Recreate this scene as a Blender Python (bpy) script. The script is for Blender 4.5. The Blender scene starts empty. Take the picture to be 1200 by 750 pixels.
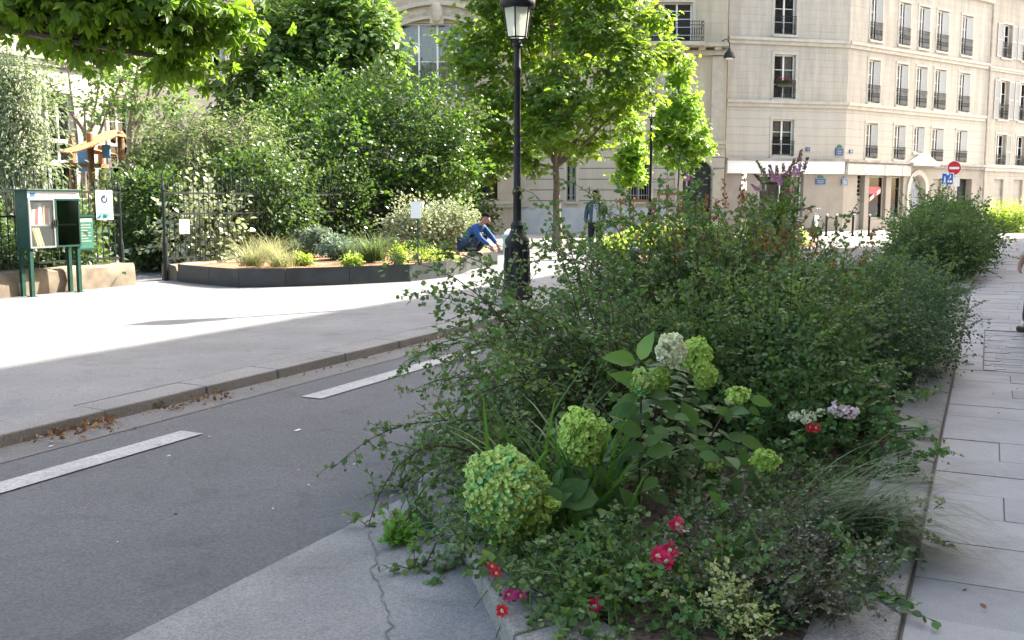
import bpy, bmesh, math, random
import numpy as np
from mathutils import Vector, Matrix

R_ = math.radians
random.seed(7)
RNG = np.random.RandomState(11)
scene = bpy.context.scene
COL = scene.collection

# ------------------------------------------------------------------ camera
FPX = 1170.0
PITCH = math.atan(139.0 / FPX)
EYE = 1.6
cam_d = bpy.data.cameras.new("camera")
cam_d.sensor_width = 36.0
cam_d.lens = 36.0 * FPX / 1200.0
cam_d.clip_start = 0.05
cam_d.clip_end = 2000
cam = bpy.data.objects.new("camera", cam_d)
cam.location = (0, 0, EYE)
cam.rotation_euler = (math.pi / 2 - PITCH, 0, 0)
COL.objects.link(cam)
scene.camera = cam
CP, SP = math.cos(PITCH), math.sin(PITCH)


def ray(px, py):
    u = (px - 600.0) / FPX
    v = (375.0 - py) / FPX
    return Vector((u, CP + v * SP, -SP + v * CP))


def G(px, py, z=0.0):
    d = ray(px, py)
    t = (z - EYE) / d.z
    return Vector((d.x * t, d.y * t, z))


def P(px, py, Y):
    d = ray(px, py)
    t = Y / d.y
    return Vector((d.x * t, Y, EYE + d.z * t))


YAW = math.atan(560.0 / FPX * CP)
SX, SY = math.sin(YAW), math.cos(YAW)


def St(s, r, z=0.0):
    """street frame: s along the street, r to its right"""
    return Vector((s * SX + r * SY, s * SY - r * SX, z))


def toSt(p):
    return (p.x * SX + p.y * SY, p.x * SY - p.y * SX)


# ------------------------------------------------------------------ things
def thing(name, label, cat, loc=(0, 0, 0), group=None):
    o = bpy.data.objects.new(name, None)
    COL.objects.link(o)
    o.location = loc
    o.empty_display_size = 0.2
    o["label"] = label
    o["category"] = cat
    if group:
        o["group"] = group
    return o


def tag(o, label, cat, group=None):
    o["label"] = label
    o["category"] = cat
    if group:
        o["group"] = group
    return o


def root_of(o):
    while o.parent:
        o = o.parent
    return o


class MB:
    def __init__(s):
        s.v = []
        s.f = []
        s.m = []

    def add(s, vs, fs, mi=0):
        b = len(s.v)
        s.v += [tuple(x) for x in vs]
        for f in fs:
            s.f.append([b + i for i in f])
            s.m.append(mi)

    def hexa(s, c, mi=0):
        # c: 8 points, bottom 4 ccw then top 4
        s.add(c, [(0, 3, 2, 1), (4, 5, 6, 7), (0, 1, 5, 4), (1, 2, 6, 5), (2, 3, 7, 6), (3, 0, 4, 7)], mi)

    def box(s, x0, x1, y0, y1, z0, z1, mi=0):
        s.hexa([(x0, y0, z0), (x1, y0, z0), (x1, y1, z0), (x0, y1, z0),
                (x0, y0, z1), (x1, y0, z1), (x1, y1, z1), (x0, y1, z1)], mi)

    def fr(s, F, u0, u1, d0, d1, z0, z1, mi=0):
        """box in a facade frame F (u along, d outward)"""
        s.hexa([F.pt(u0, z0, d0), F.pt(u1, z0, d0), F.pt(u1, z0, d1), F.pt(u0, z0, d1),
                F.pt(u0, z1, d0), F.pt(u1, z1, d0), F.pt(u1, z1, d1), F.pt(u0, z1, d1)], mi)

    def tube(s, path, rad, n=6, cap=True, mi=0):
        path = [Vector(p) for p in path]
        if not hasattr(rad, "__len__"):
            rad = [rad] * len(path)
        b = len(s.v)
        prev = None
        for i, p in enumerate(path):
            if i == 0:
                t = path[1] - p
            elif i == len(path) - 1:
                t = p - path[i - 1]
            else:
                t = path[i + 1] - path[i - 1]
            if t.length < 1e-9:
                t = Vector((0, 0, 1))
            t.normalize()
            if prev is None:
                a = Vector((1, 0, 0)) if abs(t.x) < 0.8 else Vector((0, 1, 0))
                x = t.cross(a).normalized()
            else:
                x = prev - t * prev.dot(t)
                if x.length < 1e-6:
                    x = t.orthogonal()
                x.normalize()
            prev = x
            y = t.cross(x)
            for k in range(n):
                a = 2 * math.pi * k / n
                q = p + (x * math.cos(a) + y * math.sin(a)) * rad[i]
                s.v.append(tuple(q))
        for i in range(len(path) - 1):
            for k in range(n):
                k2 = (k + 1) % n
                s.f.append([b + i * n + k, b + i * n + k2, b + (i + 1) * n + k2, b + (i + 1) * n + k])
                s.m.append(mi)
        if cap:
            s.f.append([b + k for k in range(n)][::-1])
            s.m.append(mi)
            s.f.append([b + (len(path) - 1) * n + k for k in range(n)])
            s.m.append(mi)

    def lathe(s, c, prof, n=16, mi=0):
        """prof: list of (r,z); c = base centre"""
        b = len(s.v)
        for r, z in prof:
            for k in range(n):
                a = 2 * math.pi * (k + .5) / n
                s.v.append((c[0] + r * math.cos(a), c[1] + r * math.sin(a), c[2] + z))
        for i in range(len(prof) - 1):
            for k in range(n):
                k2 = (k + 1) % n
                s.f.append([b + i * n + k, b + i * n + k2, b + (i + 1) * n + k2, b + (i + 1) * n + k])
                s.m.append(mi)
        s.f.append([b + k for k in range(n)][::-1])
        s.m.append(mi)
        e = b + (len(prof) - 1) * n
        s.f.append([e + k for k in range(n)])
        s.m.append(mi)

    def prism(s, poly, ext, mi=0):
        """poly: list of 3d points (planar), ext: extrusion vector"""
        n = len(poly)
        ext = Vector(ext)
        a = [Vector(p) for p in poly]
        c = [p + ext for p in a]
        fs = [list(range(n))[::-1], [n + i for i in range(n)]]
        for i in range(n):
            j = (i + 1) % n
            fs.append([i, j, n + j, n + i])
        s.add(a + c, fs, mi)

    def disc(s, F, u, z, r, d0, d1, n=24, mi=0, sx=1.0):
        poly = [F.pt(u + r * sx * math.cos(2 * math.pi * k / n), z + r * math.sin(2 * math.pi * k / n), d0) for k in range(n)]
        s.prism(poly, F.pt(0, 0, d1) - F.pt(0, 0, d0), mi)

    def quad(s, a, b, c, d, mi=0):
        s.add([a, b, c, d], [(0, 1, 2, 3)], mi)

    def build(s, name, mats, parent=None, loc=None, smooth=False, bevel=0, label=None, kind=None):
        if not isinstance(mats, (list, tuple)):
            mats = [mats]
        if parent is not None:
            off = np.array(root_of(parent).location)
        else:
            off = np.array(loc if loc is not None else (0, 0, 0), dtype=float)
        me = bpy.data.meshes.new(name)
        vs = np.array(s.v, dtype=float) - off
        me.from_pydata(vs.tolist(), [], s.f)
        for m in mats:
            me.materials.append(m)
        if len(mats) > 1:
            me.polygons.foreach_set("material_index", s.m)
        if smooth:
            me.polygons.foreach_set("use_smooth", [True] * len(me.polygons))
        bm = bmesh.new()
        bm.from_mesh(me)
        bmesh.ops.recalc_face_normals(bm, faces=bm.faces)
        bm.to_mesh(me)
        bm.free()
        if smooth:
            try:
                me.set_sharp_from_angle(angle=R_(40))
            except Exception:
                pass
        o = bpy.data.objects.new(name, me)
        COL.objects.link(o)
        if parent is not None:
            o.parent = parent
        else:
            o.location = off
        if bevel:
            bv = o.modifiers.new("bevel", "BEVEL")
            bv.width = bevel
            bv.segments = 2
            bv.limit_method = "ANGLE"
        if label:
            o["label"] = label
        if kind:
            o["kind"] = kind
        return o


def copy_tree(o, parent=None, loc=None):
    c = o.copy()
    COL.objects.link(c)
    if parent is not None:
        c.parent = parent
    if loc is not None:
        c.location = loc
    for ch in [x for x in o.children]:
        copy_tree(ch, c)
    return c


class Facade:
    def __init__(s, A, B, flip=False):
        s.A = Vector((A[0], A[1], 0))
        s.B = Vector((B[0], B[1], 0))
        s.L = (s.B - s.A).length
        s.t = (s.B - s.A).normalized()
        s.n = Vector((s.t.y, -s.t.x, 0))
        if flip:
            s.n = -s.n

    def pt(s, u, z, d=0.0):
        p = s.A + s.t * u + s.n * d
        return Vector((p.x, p.y, z))

    def px(s, px, py, d=0.0):
        """photo pixel -> (u,z) on the plane"""
        r = ray(px, py)
        A = s.A + s.n * d
        o = Vector((0, 0, EYE))
        t = (A - o).dot(s.n) / r.dot(s.n)
        q = o + r * t
        return ((q - A).dot(s.t), q.z)

    def wall(s, mb, u0, u1, z0, z1, openings, depth=0.3, mi=0, back_mi=1, arch=None):
        us = sorted(set([u0, u1] + [x for o in openings for x in (o[0], o[1])]))
        zs = sorted(set([z0, z1] + [x for o in openings for x in (o[2], o[3])]))
        us = [x for x in us if u0 - 1e-6 <= x <= u1 + 1e-6]
        zs = [x for x in zs if z0 - 1e-6 <= x <= z1 + 1e-6]
        for i in range(len(us) - 1):
            # merge vertically for fewer faces
            run = None
            for j in range(len(zs) - 1):
                cu, cz = (us[i] + us[i + 1]) / 2, (zs[j] + zs[j + 1]) / 2
                hole = any(o[0] < cu < o[1] and o[2] < cz < o[3] for o in openings)
                if hole:
                    if run is not None:
                        mb.quad(s.pt(us[i], run), s.pt(us[i + 1], run), s.pt(us[i + 1], zs[j]), s.pt(us[i], zs[j]), mi)
                    run = None
                elif run is None:
                    run = zs[j]
            if run is not None:
                mb.quad(s.pt(us[i], run), s.pt(us[i + 1], run), s.pt(us[i + 1], zs[-1]), s.pt(us[i], zs[-1]), mi)
        for o in openings:
            a, b, c, e = o[:4]
            dp = -(o[4] if len(o) > 4 else depth)
            mb.quad(s.pt(a, c), s.pt(a, e), s.pt(a, e, dp), s.pt(a, c, dp), mi)
            mb.quad(s.pt(b, c), s.pt(b, c, dp), s.pt(b, e, dp), s.pt(b, e), mi)
            mb.quad(s.pt(a, e), s.pt(b, e), s.pt(b, e, dp), s.pt(a, e, dp), mi)
            mb.quad(s.pt(a, c), s.pt(a, c, dp), s.pt(b, c, dp), s.pt(b, c), mi)
            # painted room shade behind: flat sheet, its darkness put into the colour
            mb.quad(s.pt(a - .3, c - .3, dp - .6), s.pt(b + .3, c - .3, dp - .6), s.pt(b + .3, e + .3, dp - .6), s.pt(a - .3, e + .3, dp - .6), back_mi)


# ------------------------------------------------------------------ materials
def newmat(name):
    m = bpy.data.materials.new(name)
    m.use_nodes = True
    nt = m.node_tree
    for n in list(nt.nodes):
        nt.nodes.remove(n)
    out = nt.nodes.new("ShaderNodeOutputMaterial")
    return m, nt, out


def nd(nt, typ, **kw):
    n = nt.nodes.new(typ)
    for k, v in kw.items():
        if k.startswith("i_"):
            key = k[2:]
            key = int(key) if key.isdigit() else key.replace("_", " ")
            n.inputs[key].default_value = v
        else:
            setattr(n, k, v)
    return n


def c4(c):
    return (c[0], c[1], c[2], 1.0)


def ramp(nt, stops):
    n = nt.nodes.new("ShaderNodeValToRGB")
    e = n.color_ramp.elements
    while len(e) < len(stops):
        e.new(0.5)
    for i, (p, c) in enumerate(stops):
        e[i].position = p
        e[i].color = c4(c) if len(c) == 3 else c
    return n


def plain(name, col, rough=0.6, metal=0.0, noise=0.12, scale=20.0, spec=0.4, bump=0.0):
    m, nt, out = newmat(name)
    b = nd(nt, "ShaderNodeBsdfPrincipled")
    b.inputs["Roughness"].default_value = rough
    b.inputs["Metallic"].default_value = metal
    b.inputs["Specular IOR Level"].default_value = spec
    tc = nd(nt, "ShaderNodeTexCoord")
    nz = nd(nt, "ShaderNodeTexNoise")
    nz.inputs["Scale"].default_value = scale
    nz.inputs["Detail"].default_value = 5
    nt.links.new(tc.outputs["Object"], nz.inputs["Vector"])
    rp = ramp(nt, [(0.3, [x * (1 - noise) for x in col]), (0.7, [min(1, x * (1 + noise)) for x in col])])
    nt.links.new(nz.outputs["Fac"], rp.inputs["Fac"])
    nt.links.new(rp.outputs["Color"], b.inputs["Base Color"])
    if bump:
        bp = nd(nt, "ShaderNodeBump")
        bp.inputs["Strength"].default_value = bump
        bp.inputs["Distance"].default_value = 0.01
        nt.links.new(nz.outputs["Fac"], bp.inputs["Height"])
        nt.links.new(bp.outputs["Normal"], b.inputs["Normal"])
    nt.links.new(b.outputs["BSDF"], out.inputs["Surface"])
    return m


def leafmat(name, cols, trans=None, rough=0.42, tr=0.35, patch=None, spec=0.3):
    """cols: 3 albedos picked per leaf; trans: colour of light through the leaf"""
    m, nt, out = newmat(name)
    geo = nd(nt, "ShaderNodeNewGeometry")
    n = len(cols)
    rp = ramp(nt, [(i / max(1, n - 1), c) for i, c in enumerate(cols)])
    nt.links.new(geo.outputs["Random Per Island"], rp.inputs["Fac"])
    col = rp.outputs["Color"]
    tc = nd(nt, "ShaderNodeTexCoord")
    nz = nd(nt, "ShaderNodeTexNoise")
    nz.inputs["Scale"].default_value = 2.3
    nt.links.new(tc.outputs["Object"], nz.inputs["Vector"])
    hs = nd(nt, "ShaderNodeHueSaturation")
    mr = nd(nt, "ShaderNodeMapRange")
    mr.inputs["From Min"].default_value = 0.3
    mr.inputs["From Max"].default_value = 0.7
    mr.inputs["To Min"].default_value = 0.8
    mr.inputs["To Max"].default_value = 1.25
    nt.links.new(nz.outputs["Fac"], mr.inputs["Value"])
    nt.links.new(mr.outputs["Result"], hs.inputs["Value"])
    nt.links.new(col, hs.inputs["Color"])
    col = hs.outputs["Color"]
    if patch:
        n2 = nd(nt, "ShaderNodeTexNoise")
        n2.inputs["Scale"].default_value = 22
        n2.inputs["Detail"].default_value = 2
        nt.links.new(tc.outputs["Object"], n2.inputs["Vector"])
        r2 = ramp(nt, [(.54, (0, 0, 0)), (.60, (1, 1, 1))])
        nt.links.new(n2.outputs["Fac"], r2.inputs["Fac"])
        mm = nd(nt, "ShaderNodeMix", data_type="RGBA")
        nt.links.new(r2.outputs["Color"], mm.inputs["Factor"])
        nt.links.new(col, mm.inputs["A"])
        mm.inputs["B"].default_value = c4(patch)
        col = mm.outputs["Result"]
    b = nd(nt, "ShaderNodeBsdfPrincipled")
    b.inputs["Roughness"].default_value = rough
    b.inputs["Specular IOR Level"].default_value = spec
    nt.links.new(col, b.inputs["Base Color"])
    t = nd(nt, "ShaderNodeBsdfTranslucent")
    if trans is None:
        trans = [min(1, x) for x in (cols[-1][0] * 2.2, cols[-1][1] * 2.0, cols[-1][2] * 0.8)]
    t.inputs["Color"].default_value = c4(trans)
    mx = nd(nt, "ShaderNodeMixShader")
    mx.inputs["Fac"].default_value = tr
    nt.links.new(b.outputs["BSDF"], mx.inputs[1])
    nt.links.new(t.outputs["BSDF"], mx.inputs[2])
    nt.links.new(mx.outputs["Shader"], out.inputs["Surface"])
    return m


def ground_mat(name, base, speck, speck_scale, blotch, blotch_scale=0.6, rough=0.85, bump=0.25, chips=None):
    m, nt, out = newmat(name)
    tc = nd(nt, "ShaderNodeTexCoord")
    b = nd(nt, "ShaderNodeBsdfPrincipled")
    b.inputs["Roughness"].default_value = rough
    b.inputs["Specular IOR Level"].default_value = 0.25
    n1 = nd(nt, "ShaderNodeTexNoise")
    n1.inputs["Scale"].default_value = blotch_scale
    n1.inputs["Detail"].default_value = 8
    n1.inputs["Roughness"].default_value = 0.65
    nt.links.new(tc.outputs["Object"], n1.inputs["Vector"])
    r1 = ramp(nt, [(0.28, [x * (1 - blotch) for x in base]), (0.5, base), (0.72, [x * (1 + blotch) for x in base])])
    nt.links.new(n1.outputs["Fac"], r1.inputs["Fac"])
    v = nd(nt, "ShaderNodeTexVoronoi")
    v.inputs["Scale"].default_value = speck_scale
    nt.links.new(tc.outputs["Object"], v.inputs["Vector"])
    sep = nd(nt, "ShaderNodeSeparateColor")
    nt.links.new(v.outputs["Color"], sep.inputs["Color"])
    mr = nd(nt, "ShaderNodeMapRange")
    mr.inputs["To Min"].default_value = 1 - speck
    mr.inputs["To Max"].default_value = 1 + speck
    nt.links.new(sep.outputs["Red"], mr.inputs["Value"])
    mul = nd(nt, "ShaderNodeMix", data_type="RGBA", blend_type="MULTIPLY")
    mul.inputs["Factor"].default_value = 1.0
    nt.links.new(r1.outputs["Color"], mul.inputs["A"])
    nt.links.new(mr.outputs["Result"], mul.inputs["B"])
    col = mul.outputs["Result"]
    # long soft streaks: tyre wear, spills, stains
    n3 = nd(nt, "ShaderNodeTexNoise")
    n3.inputs["Scale"].default_value = 3.1
    n3.inputs["Detail"].default_value = 3
    n3.inputs["Distortion"].default_value = 0.8
    nt.links.new(tc.outputs["Object"], n3.inputs["Vector"])
    r3 = ramp(nt, [(0.33, (0.72, 0.72, 0.72)), (0.42, (1, 1, 1))])
    nt.links.new(n3.outputs["Fac"], r3.inputs["Fac"])
    m2 = nd(nt, "ShaderNodeMix", data_type="RGBA", blend_type="MULTIPLY")
    m2.inputs["Factor"].default_value = 0.5
    nt.links.new(col, m2.inputs["A"])
    nt.links.new(r3.outputs["Color"], m2.inputs["B"])
    colr = m2.outputs["Result"]
    if chips:
        n4 = nd(nt, "ShaderNodeTexNoise")
        n4.inputs["Scale"].default_value = 34
        n4.inputs["Detail"].default_value = 6
        n4.inputs["Roughness"].default_value = 0.75
        nt.links.new(tc.outputs["Object"], n4.inputs["Vector"])
        r4 = ramp(nt, [(.34, (1, 1, 1)), (.46, (0, 0, 0))])
        nt.links.new(n4.outputs["Fac"], r4.inputs["Fac"])
        m4 = nd(nt, "ShaderNodeMix", data_type="RGBA")
        nt.links.new(r4.outputs["Color"], m4.inputs["Factor"])
        nt.links.new(colr, m4.inputs["A"])
        m4.inputs["B"].default_value = c4(chips)
        colr = m4.outputs["Result"]
    nt.links.new(colr, b.inputs["Base Color"])
    bp = nd(nt, "ShaderNodeBump")
    bp.inputs["Strength"].default_value = bump
    bp.inputs["Distance"].default_value = 0.006
    nt.links.new(v.outputs["Distance"], bp.inputs["Height"])
    nt.links.new(bp.outputs["Normal"], b.inputs["Normal"])
    nt.links.new(b.outputs["BSDF"], out.inputs["Surface"])
    return m


def stone_wall(name, base, tdir, course=0.33, block=0.9, mortar=0.012, mcol=None, var=0.07, groove=0.0, streak=0.12, z_off=0.0):
    """ashlar: courses follow the wall direction tdir"""
    m, nt, out = newmat(name)
    tc = nd(nt, "ShaderNodeTexCoord")
    dot = nd(nt, "ShaderNodeVectorMath", operation="DOT_PRODUCT")
    dot.inputs[1].default_value = (tdir[0], tdir[1], 0)
    nt.links.new(tc.outputs["Object"], dot.inputs[0])
    sp = nd(nt, "ShaderNodeSeparateXYZ")
    nt.links.new(tc.outputs["Object"], sp.inputs[0])
    ad = nd(nt, "ShaderNodeMath", operation="ADD")
    ad.inputs[1].default_value = z_off
    nt.links.new(sp.outputs["Z"], ad.inputs[0])
    cb = nd(nt, "ShaderNodeCombineXYZ")
    nt.links.new(dot.outputs["Value"], cb.inputs["X"])
    nt.links.new(ad.outputs[0], cb.inputs["Y"])
    br = nd(nt, "ShaderNodeTexBrick")
    br.inputs["Scale"].default_value = 1.0
    br.inputs["Brick Width"].default_value = block
    br.inputs["Row Height"].default_value = course
    br.inputs["Mortar Size"].default_value = mortar
    br.inputs["Mortar Smooth"].default_value = 0.3
    br.inputs["Color1"].default_value = c4([x * (1 + var) for x in base])
    br.inputs["Color2"].default_value = c4([x * (1 - var) for x in base])
    br.inputs["Mortar"].default_value = c4(mcol or [x * 0.89 for x in base])
    nt.links.new(cb.outputs[0], br.inputs["Vector"])
    # weather streaks running down
    mp = nd(nt, "ShaderNodeMapping")
    mp.inputs["Scale"].default_value = (1.4, 0.16, 1)
    nt.links.new(cb.outputs[0], mp.inputs["Vector"])
    nz = nd(nt, "ShaderNodeTexNoise")
    nz.inputs["Scale"].default_value = 1.6
    nz.inputs["Detail"].default_value = 7
    nz.inputs["Roughness"].default_value = 0.7
    nt.links.new(mp.outputs["Vector"], nz.inputs["Vector"])
    rp = ramp(nt, [(0.3, (1 - streak * 1.6, 1 - streak * 1.7, 1 - streak * 1.8)), (0.6, (1, 1, 1)), (0.8, (1 + streak * .4,) * 3)])
    nt.links.new(nz.outputs["Fac"], rp.inputs["Fac"])
    mul = nd(nt, "ShaderNodeMix", data_type="RGBA", blend_type="MULTIPLY")
    mul.inputs["Factor"].default_value = 1.0
    nt.links.new(br.outputs["Color"], mul.inputs["A"])
    nt.links.new(rp.outputs["Color"], mul.inputs["B"])
    b = nd(nt, "ShaderNodeBsdfPrincipled")
    b.inputs["Roughness"].default_value = 0.9
    b.inputs["Specular IOR Level"].default_value = 0.15
    nt.links.new(mul.outputs["Result"], b.inputs["Base Color"])
    bp = nd(nt, "ShaderNodeBump", invert=True)
    bp.inputs["Strength"].default_value = 0.6
    bp.inputs["Distance"].default_value = 0.02
    nt.links.new(br.outputs["Fac"], bp.inputs["Height"])
    nt.links.new(bp.outputs["Normal"], b.inputs["Normal"])
    nt.links.new(b.outputs["BSDF"], out.inputs["Surface"])
    return m


def glassmat(name, tint=(0.5, 0.55, 0.58), rough=0.03, clear=0.75):
    m, nt, out = newmat(name)
    g = nd(nt, "ShaderNodeBsdfGlossy")
    g.inputs["Roughness"].default_value = rough
    g.inputs["Color"].default_value = (0.9, 0.93, 0.95, 1)
    t = nd(nt, "ShaderNodeBsdfTransparent")
    t.inputs["Color"].default_value = c4([clear * x / max(tint) for x in tint])
    fr = nd(nt, "ShaderNodeFresnel")
    fr.inputs["IOR"].default_value = 1.5
    mp = nd(nt, "ShaderNodeMapRange")
    mp.inputs["To Min"].default_value = 0.0
    mp.inputs["To Max"].default_value = 1.0
    nt.links.new(fr.outputs["Fac"], mp.inputs["Value"])
    mx = nd(nt, "ShaderNodeMixShader")
    nt.links.new(mp.outputs["Result"], mx.inputs["Fac"])
    nt.links.new(t.outputs["BSDF"], mx.inputs[1])
    nt.links.new(g.outputs["BSDF"], mx.inputs[2])
    nt.links.new(mx.outputs["Shader"], out.inputs["Surface"])
    return m


M = {}
M["asphalt"] = ground_mat("road asphalt", (0.092, 0.092, 0.093), 0.22, 95, 0.16, 0.5, bump=0.4)
M["gutter"] = ground_mat("gutter concrete", (0.125, 0.122, 0.116), 0.2, 110, 0.2, 1.2)
M["paint"] = ground_mat("worn road paint", (0.31, 0.305, 0.295), 0.15, 60, 0.14, 3.0, chips=(0.19, 0.188, 0.183))
M["plaza"] = ground_mat("pale pavement asphalt", (0.168, 0.168, 0.168), 0.18, 105, 0.2, 0.8)
M["square"] = ground_mat("sunlit square paving", (0.24, 0.23, 0.22), 0.2, 60, 0.12, 0.4)
M["wedge"] = ground_mat("worn pale pavement", (0.182, 0.179, 0.172), 0.22, 120, 0.2, 1.7, bump=0.4)
M["granite"] = ground_mat("kerb granite", (0.185, 0.18, 0.172), 0.28, 160, 0.16, 1.5)
M["coping"] = ground_mat("planter coping granite", (0.19, 0.18, 0.163), 0.3, 150, 0.2, 2.2)
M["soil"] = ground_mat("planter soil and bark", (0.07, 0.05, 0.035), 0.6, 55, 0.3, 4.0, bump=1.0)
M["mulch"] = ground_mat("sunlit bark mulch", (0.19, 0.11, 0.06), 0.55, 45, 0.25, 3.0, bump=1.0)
M["crack"] = plain("joint dirt", (0.115, 0.106, 0.093), 0.95)
M["iron"] = plain("dark painted iron", (0.013, 0.017, 0.016), 0.55, 0.0, 0.25, 30, 0.25)
M["green_iron"] = plain("green painted iron", (0.012, 0.052, 0.036), 0.45, 0.0, 0.25, 14, 0.3)
M["green_board"] = plain("green notice board paint", (0.035, 0.14, 0.10), 0.4, 0.0, 0.15, 14, 0.5)
M["black_steel"] = plain("dark steel edging", (0.036, 0.042, 0.046), 0.45, 0.2, 0.35, 3, 0.5)
M["lamp_iron"] = plain("cast iron lamp paint", (0.011, 0.012, 0.013), 0.55, 0.0, 0.3, 12, 0.25)
M["white_paint"] = plain("white joinery paint", (0.68, 0.67, 0.63), 0.5)
M["sign_white"] = plain("white sign face", (0.8, 0.8, 0.78), 0.35, noise=0.03)
M["shutter"] = plain("pale grey shutters", (0.36, 0.355, 0.335), 0.55)
M["room_shade"] = plain("painted room shade", (0.025, 0.024, 0.023), 0.9)  # backing sheet for openings, indoor shade put into its colour
M["curtain"] = plain("net curtain", (0.72, 0.71, 0.67), 0.9)
M["glass"] = glassmat("window glass", (.58, .58, .57))
M["lamp_glass"] = None
_m, _nt, _out = newmat("scratched acrylic pane")
_t = nd(_nt, "ShaderNodeBsdfTransparent")
_d = nd(_nt, "ShaderNodeBsdfPrincipled")
_d.inputs["Base Color"].default_value = (.34, .37, .36, 1)
_d.inputs["Roughness"].default_value = .25
_x = nd(_nt, "ShaderNodeMixShader")
_x.inputs[0].default_value = .09
_nt.links.new(_t.outputs[0], _x.inputs[1])
_nt.links.new(_d.outputs[0], _x.inputs[2])
_nt.links.new(_x.outputs[0], _out.inputs[0])
M["acrylic"] = _m
M["wood"] = plain("weathered timber", (0.22, 0.12, 0.06), 0.7, noise=0.25)
M["red"] = plain("sign red", (0.52, 0.03, 0.05), 0.4, noise=0.05)
M["blue"] = plain("sign blue", (0.03, 0.13, 0.45), 0.4, noise=0.05)
M["plaque"] = plain("enamel plaque blue", (0.03, 0.075, 0.17), 0.35, noise=0.08)
M["plaque_green"] = plain("enamel plaque green", (0.03, 0.12, 0.08), 0.35)
M["grey_metal"] = plain("galvanised metal", (0.32, 0.33, 0.34), 0.45, 0.6)
M["bark"] = plain("tree bark", (0.105, 0.085, 0.065), 0.9, noise=0.35, scale=9, bump=0.8)
M["bark_pale"] = plain("pale grey bark", (0.19, 0.15, 0.115), 0.9, noise=0.3, scale=8, bump=0.6)
M["stem_red"] = plain("reddish stems", (0.075, 0.045, 0.034), 0.7)
M["stem_green"] = plain("green stems", (0.07, 0.11, 0.035), 0.6)
M["stem_brown"] = plain("brown stems", (0.11, 0.065, 0.04), 0.8)
M["rock"] = plain("old garden stone", (0.18, 0.15, 0.11), 0.95, noise=0.3, scale=4, bump=1.0)
M["orange"] = plain("orange play panel", (0.62, 0.24, 0.09), 0.5)
M["play_blue"] = plain("blue play panel", (0.2, 0.42, 0.75), 0.5)
M["zinc"] = plain("zinc roof", (0.22, 0.24, 0.26), 0.5, 0.3)
M["skin"] = plain("skin", (0.42, 0.24, 0.17), 0.55, noise=0.06)
M["skin_dark"] = plain("tanned skin", (0.30, 0.16, 0.11), 0.55, noise=0.06)
M["hair"] = plain("dark hair", (0.010, 0.008, 0.007), 0.95, noise=0.3, spec=0.05)
M["shoe"] = plain("dark shoes", (0.03, 0.027, 0.025), 0.5)
M["rubber"] = plain("tyre rubber", (0.018, 0.018, 0.019), 0.8)
# ------------------------------------------------------------------ foliage helpers
def oval(w=0.36, fold=0.07, droop=-0.08):
    V = [(0, 0, 0), (-w * .92, .3, fold), (-w, .62, fold * .8), (0, 1, droop), (w, .62, fold * .8), (w * .92, .3, fold)]
    return np.array(V, float), np.array([[0, 5, 4, 3], [0, 3, 2, 1]])


def lance(w=0.13, fold=0.04, droop=-0.16):
    return oval(w, fold, droop)


def bigleaf(w=0.27, droop=0.22, fold=0.10, seg=7, power=0.74):
    V = []
    F = []
    for i in range(seg + 1):
        t = i / seg
        ww = w * math.sin(math.pi * min(1, t ** power)) + (0.006 if 0 < i < seg else 0)
        ser = 1.0 + (0.05 if i % 2 else -0.05)
        z = -droop * t * t
        V += [(-ww * ser, t - .03, z + fold * ww * 2.2), (0, t, z), (ww * ser, t - .03, z + fold * ww * 2.2)]
    for i in range(seg):
        a = i * 3
        F += [[a, a + 1, a + 4, a + 3], [a + 1, a + 2, a + 5, a + 4]]
    return np.array(V, float), np.array(F)


def palmate(n=5, w=0.15, spread=2.3, droop=-0.22):
    V = []
    F = []
    for k in range(n):
        a = (k / (n - 1) - .5) * spread * 1.0
        L = 1.0 - 0.28 * abs(k / (n - 1) - .5) * 2
        ca, sa = math.cos(a), math.sin(a)
        base = [(0, 0.02, 0), (-w * .7, .35, .03), (-w * 1.1, .7, -.02), (0, 1, droop), (w * 1.1, .7, -.02), (w * .7, .35, .03)]
        b = len(V)
        for x, y, z in base:
            x *= L
            y *= L
            V.append((x * ca + y * sa, -x * sa + y * ca, z * L))
        F += [[b, b + 5, b + 4, b + 3], [b, b + 3, b + 2, b + 1]]
    return np.array(V, float), np.array(F)


def maple():
    # one lobed blade, 3 lobes
    return palmate(3, 0.26, 1.9, -0.15)


def norm(a):
    return a / np.maximum(np.linalg.norm(a, axis=1, keepdims=True), 1e-9)


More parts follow.
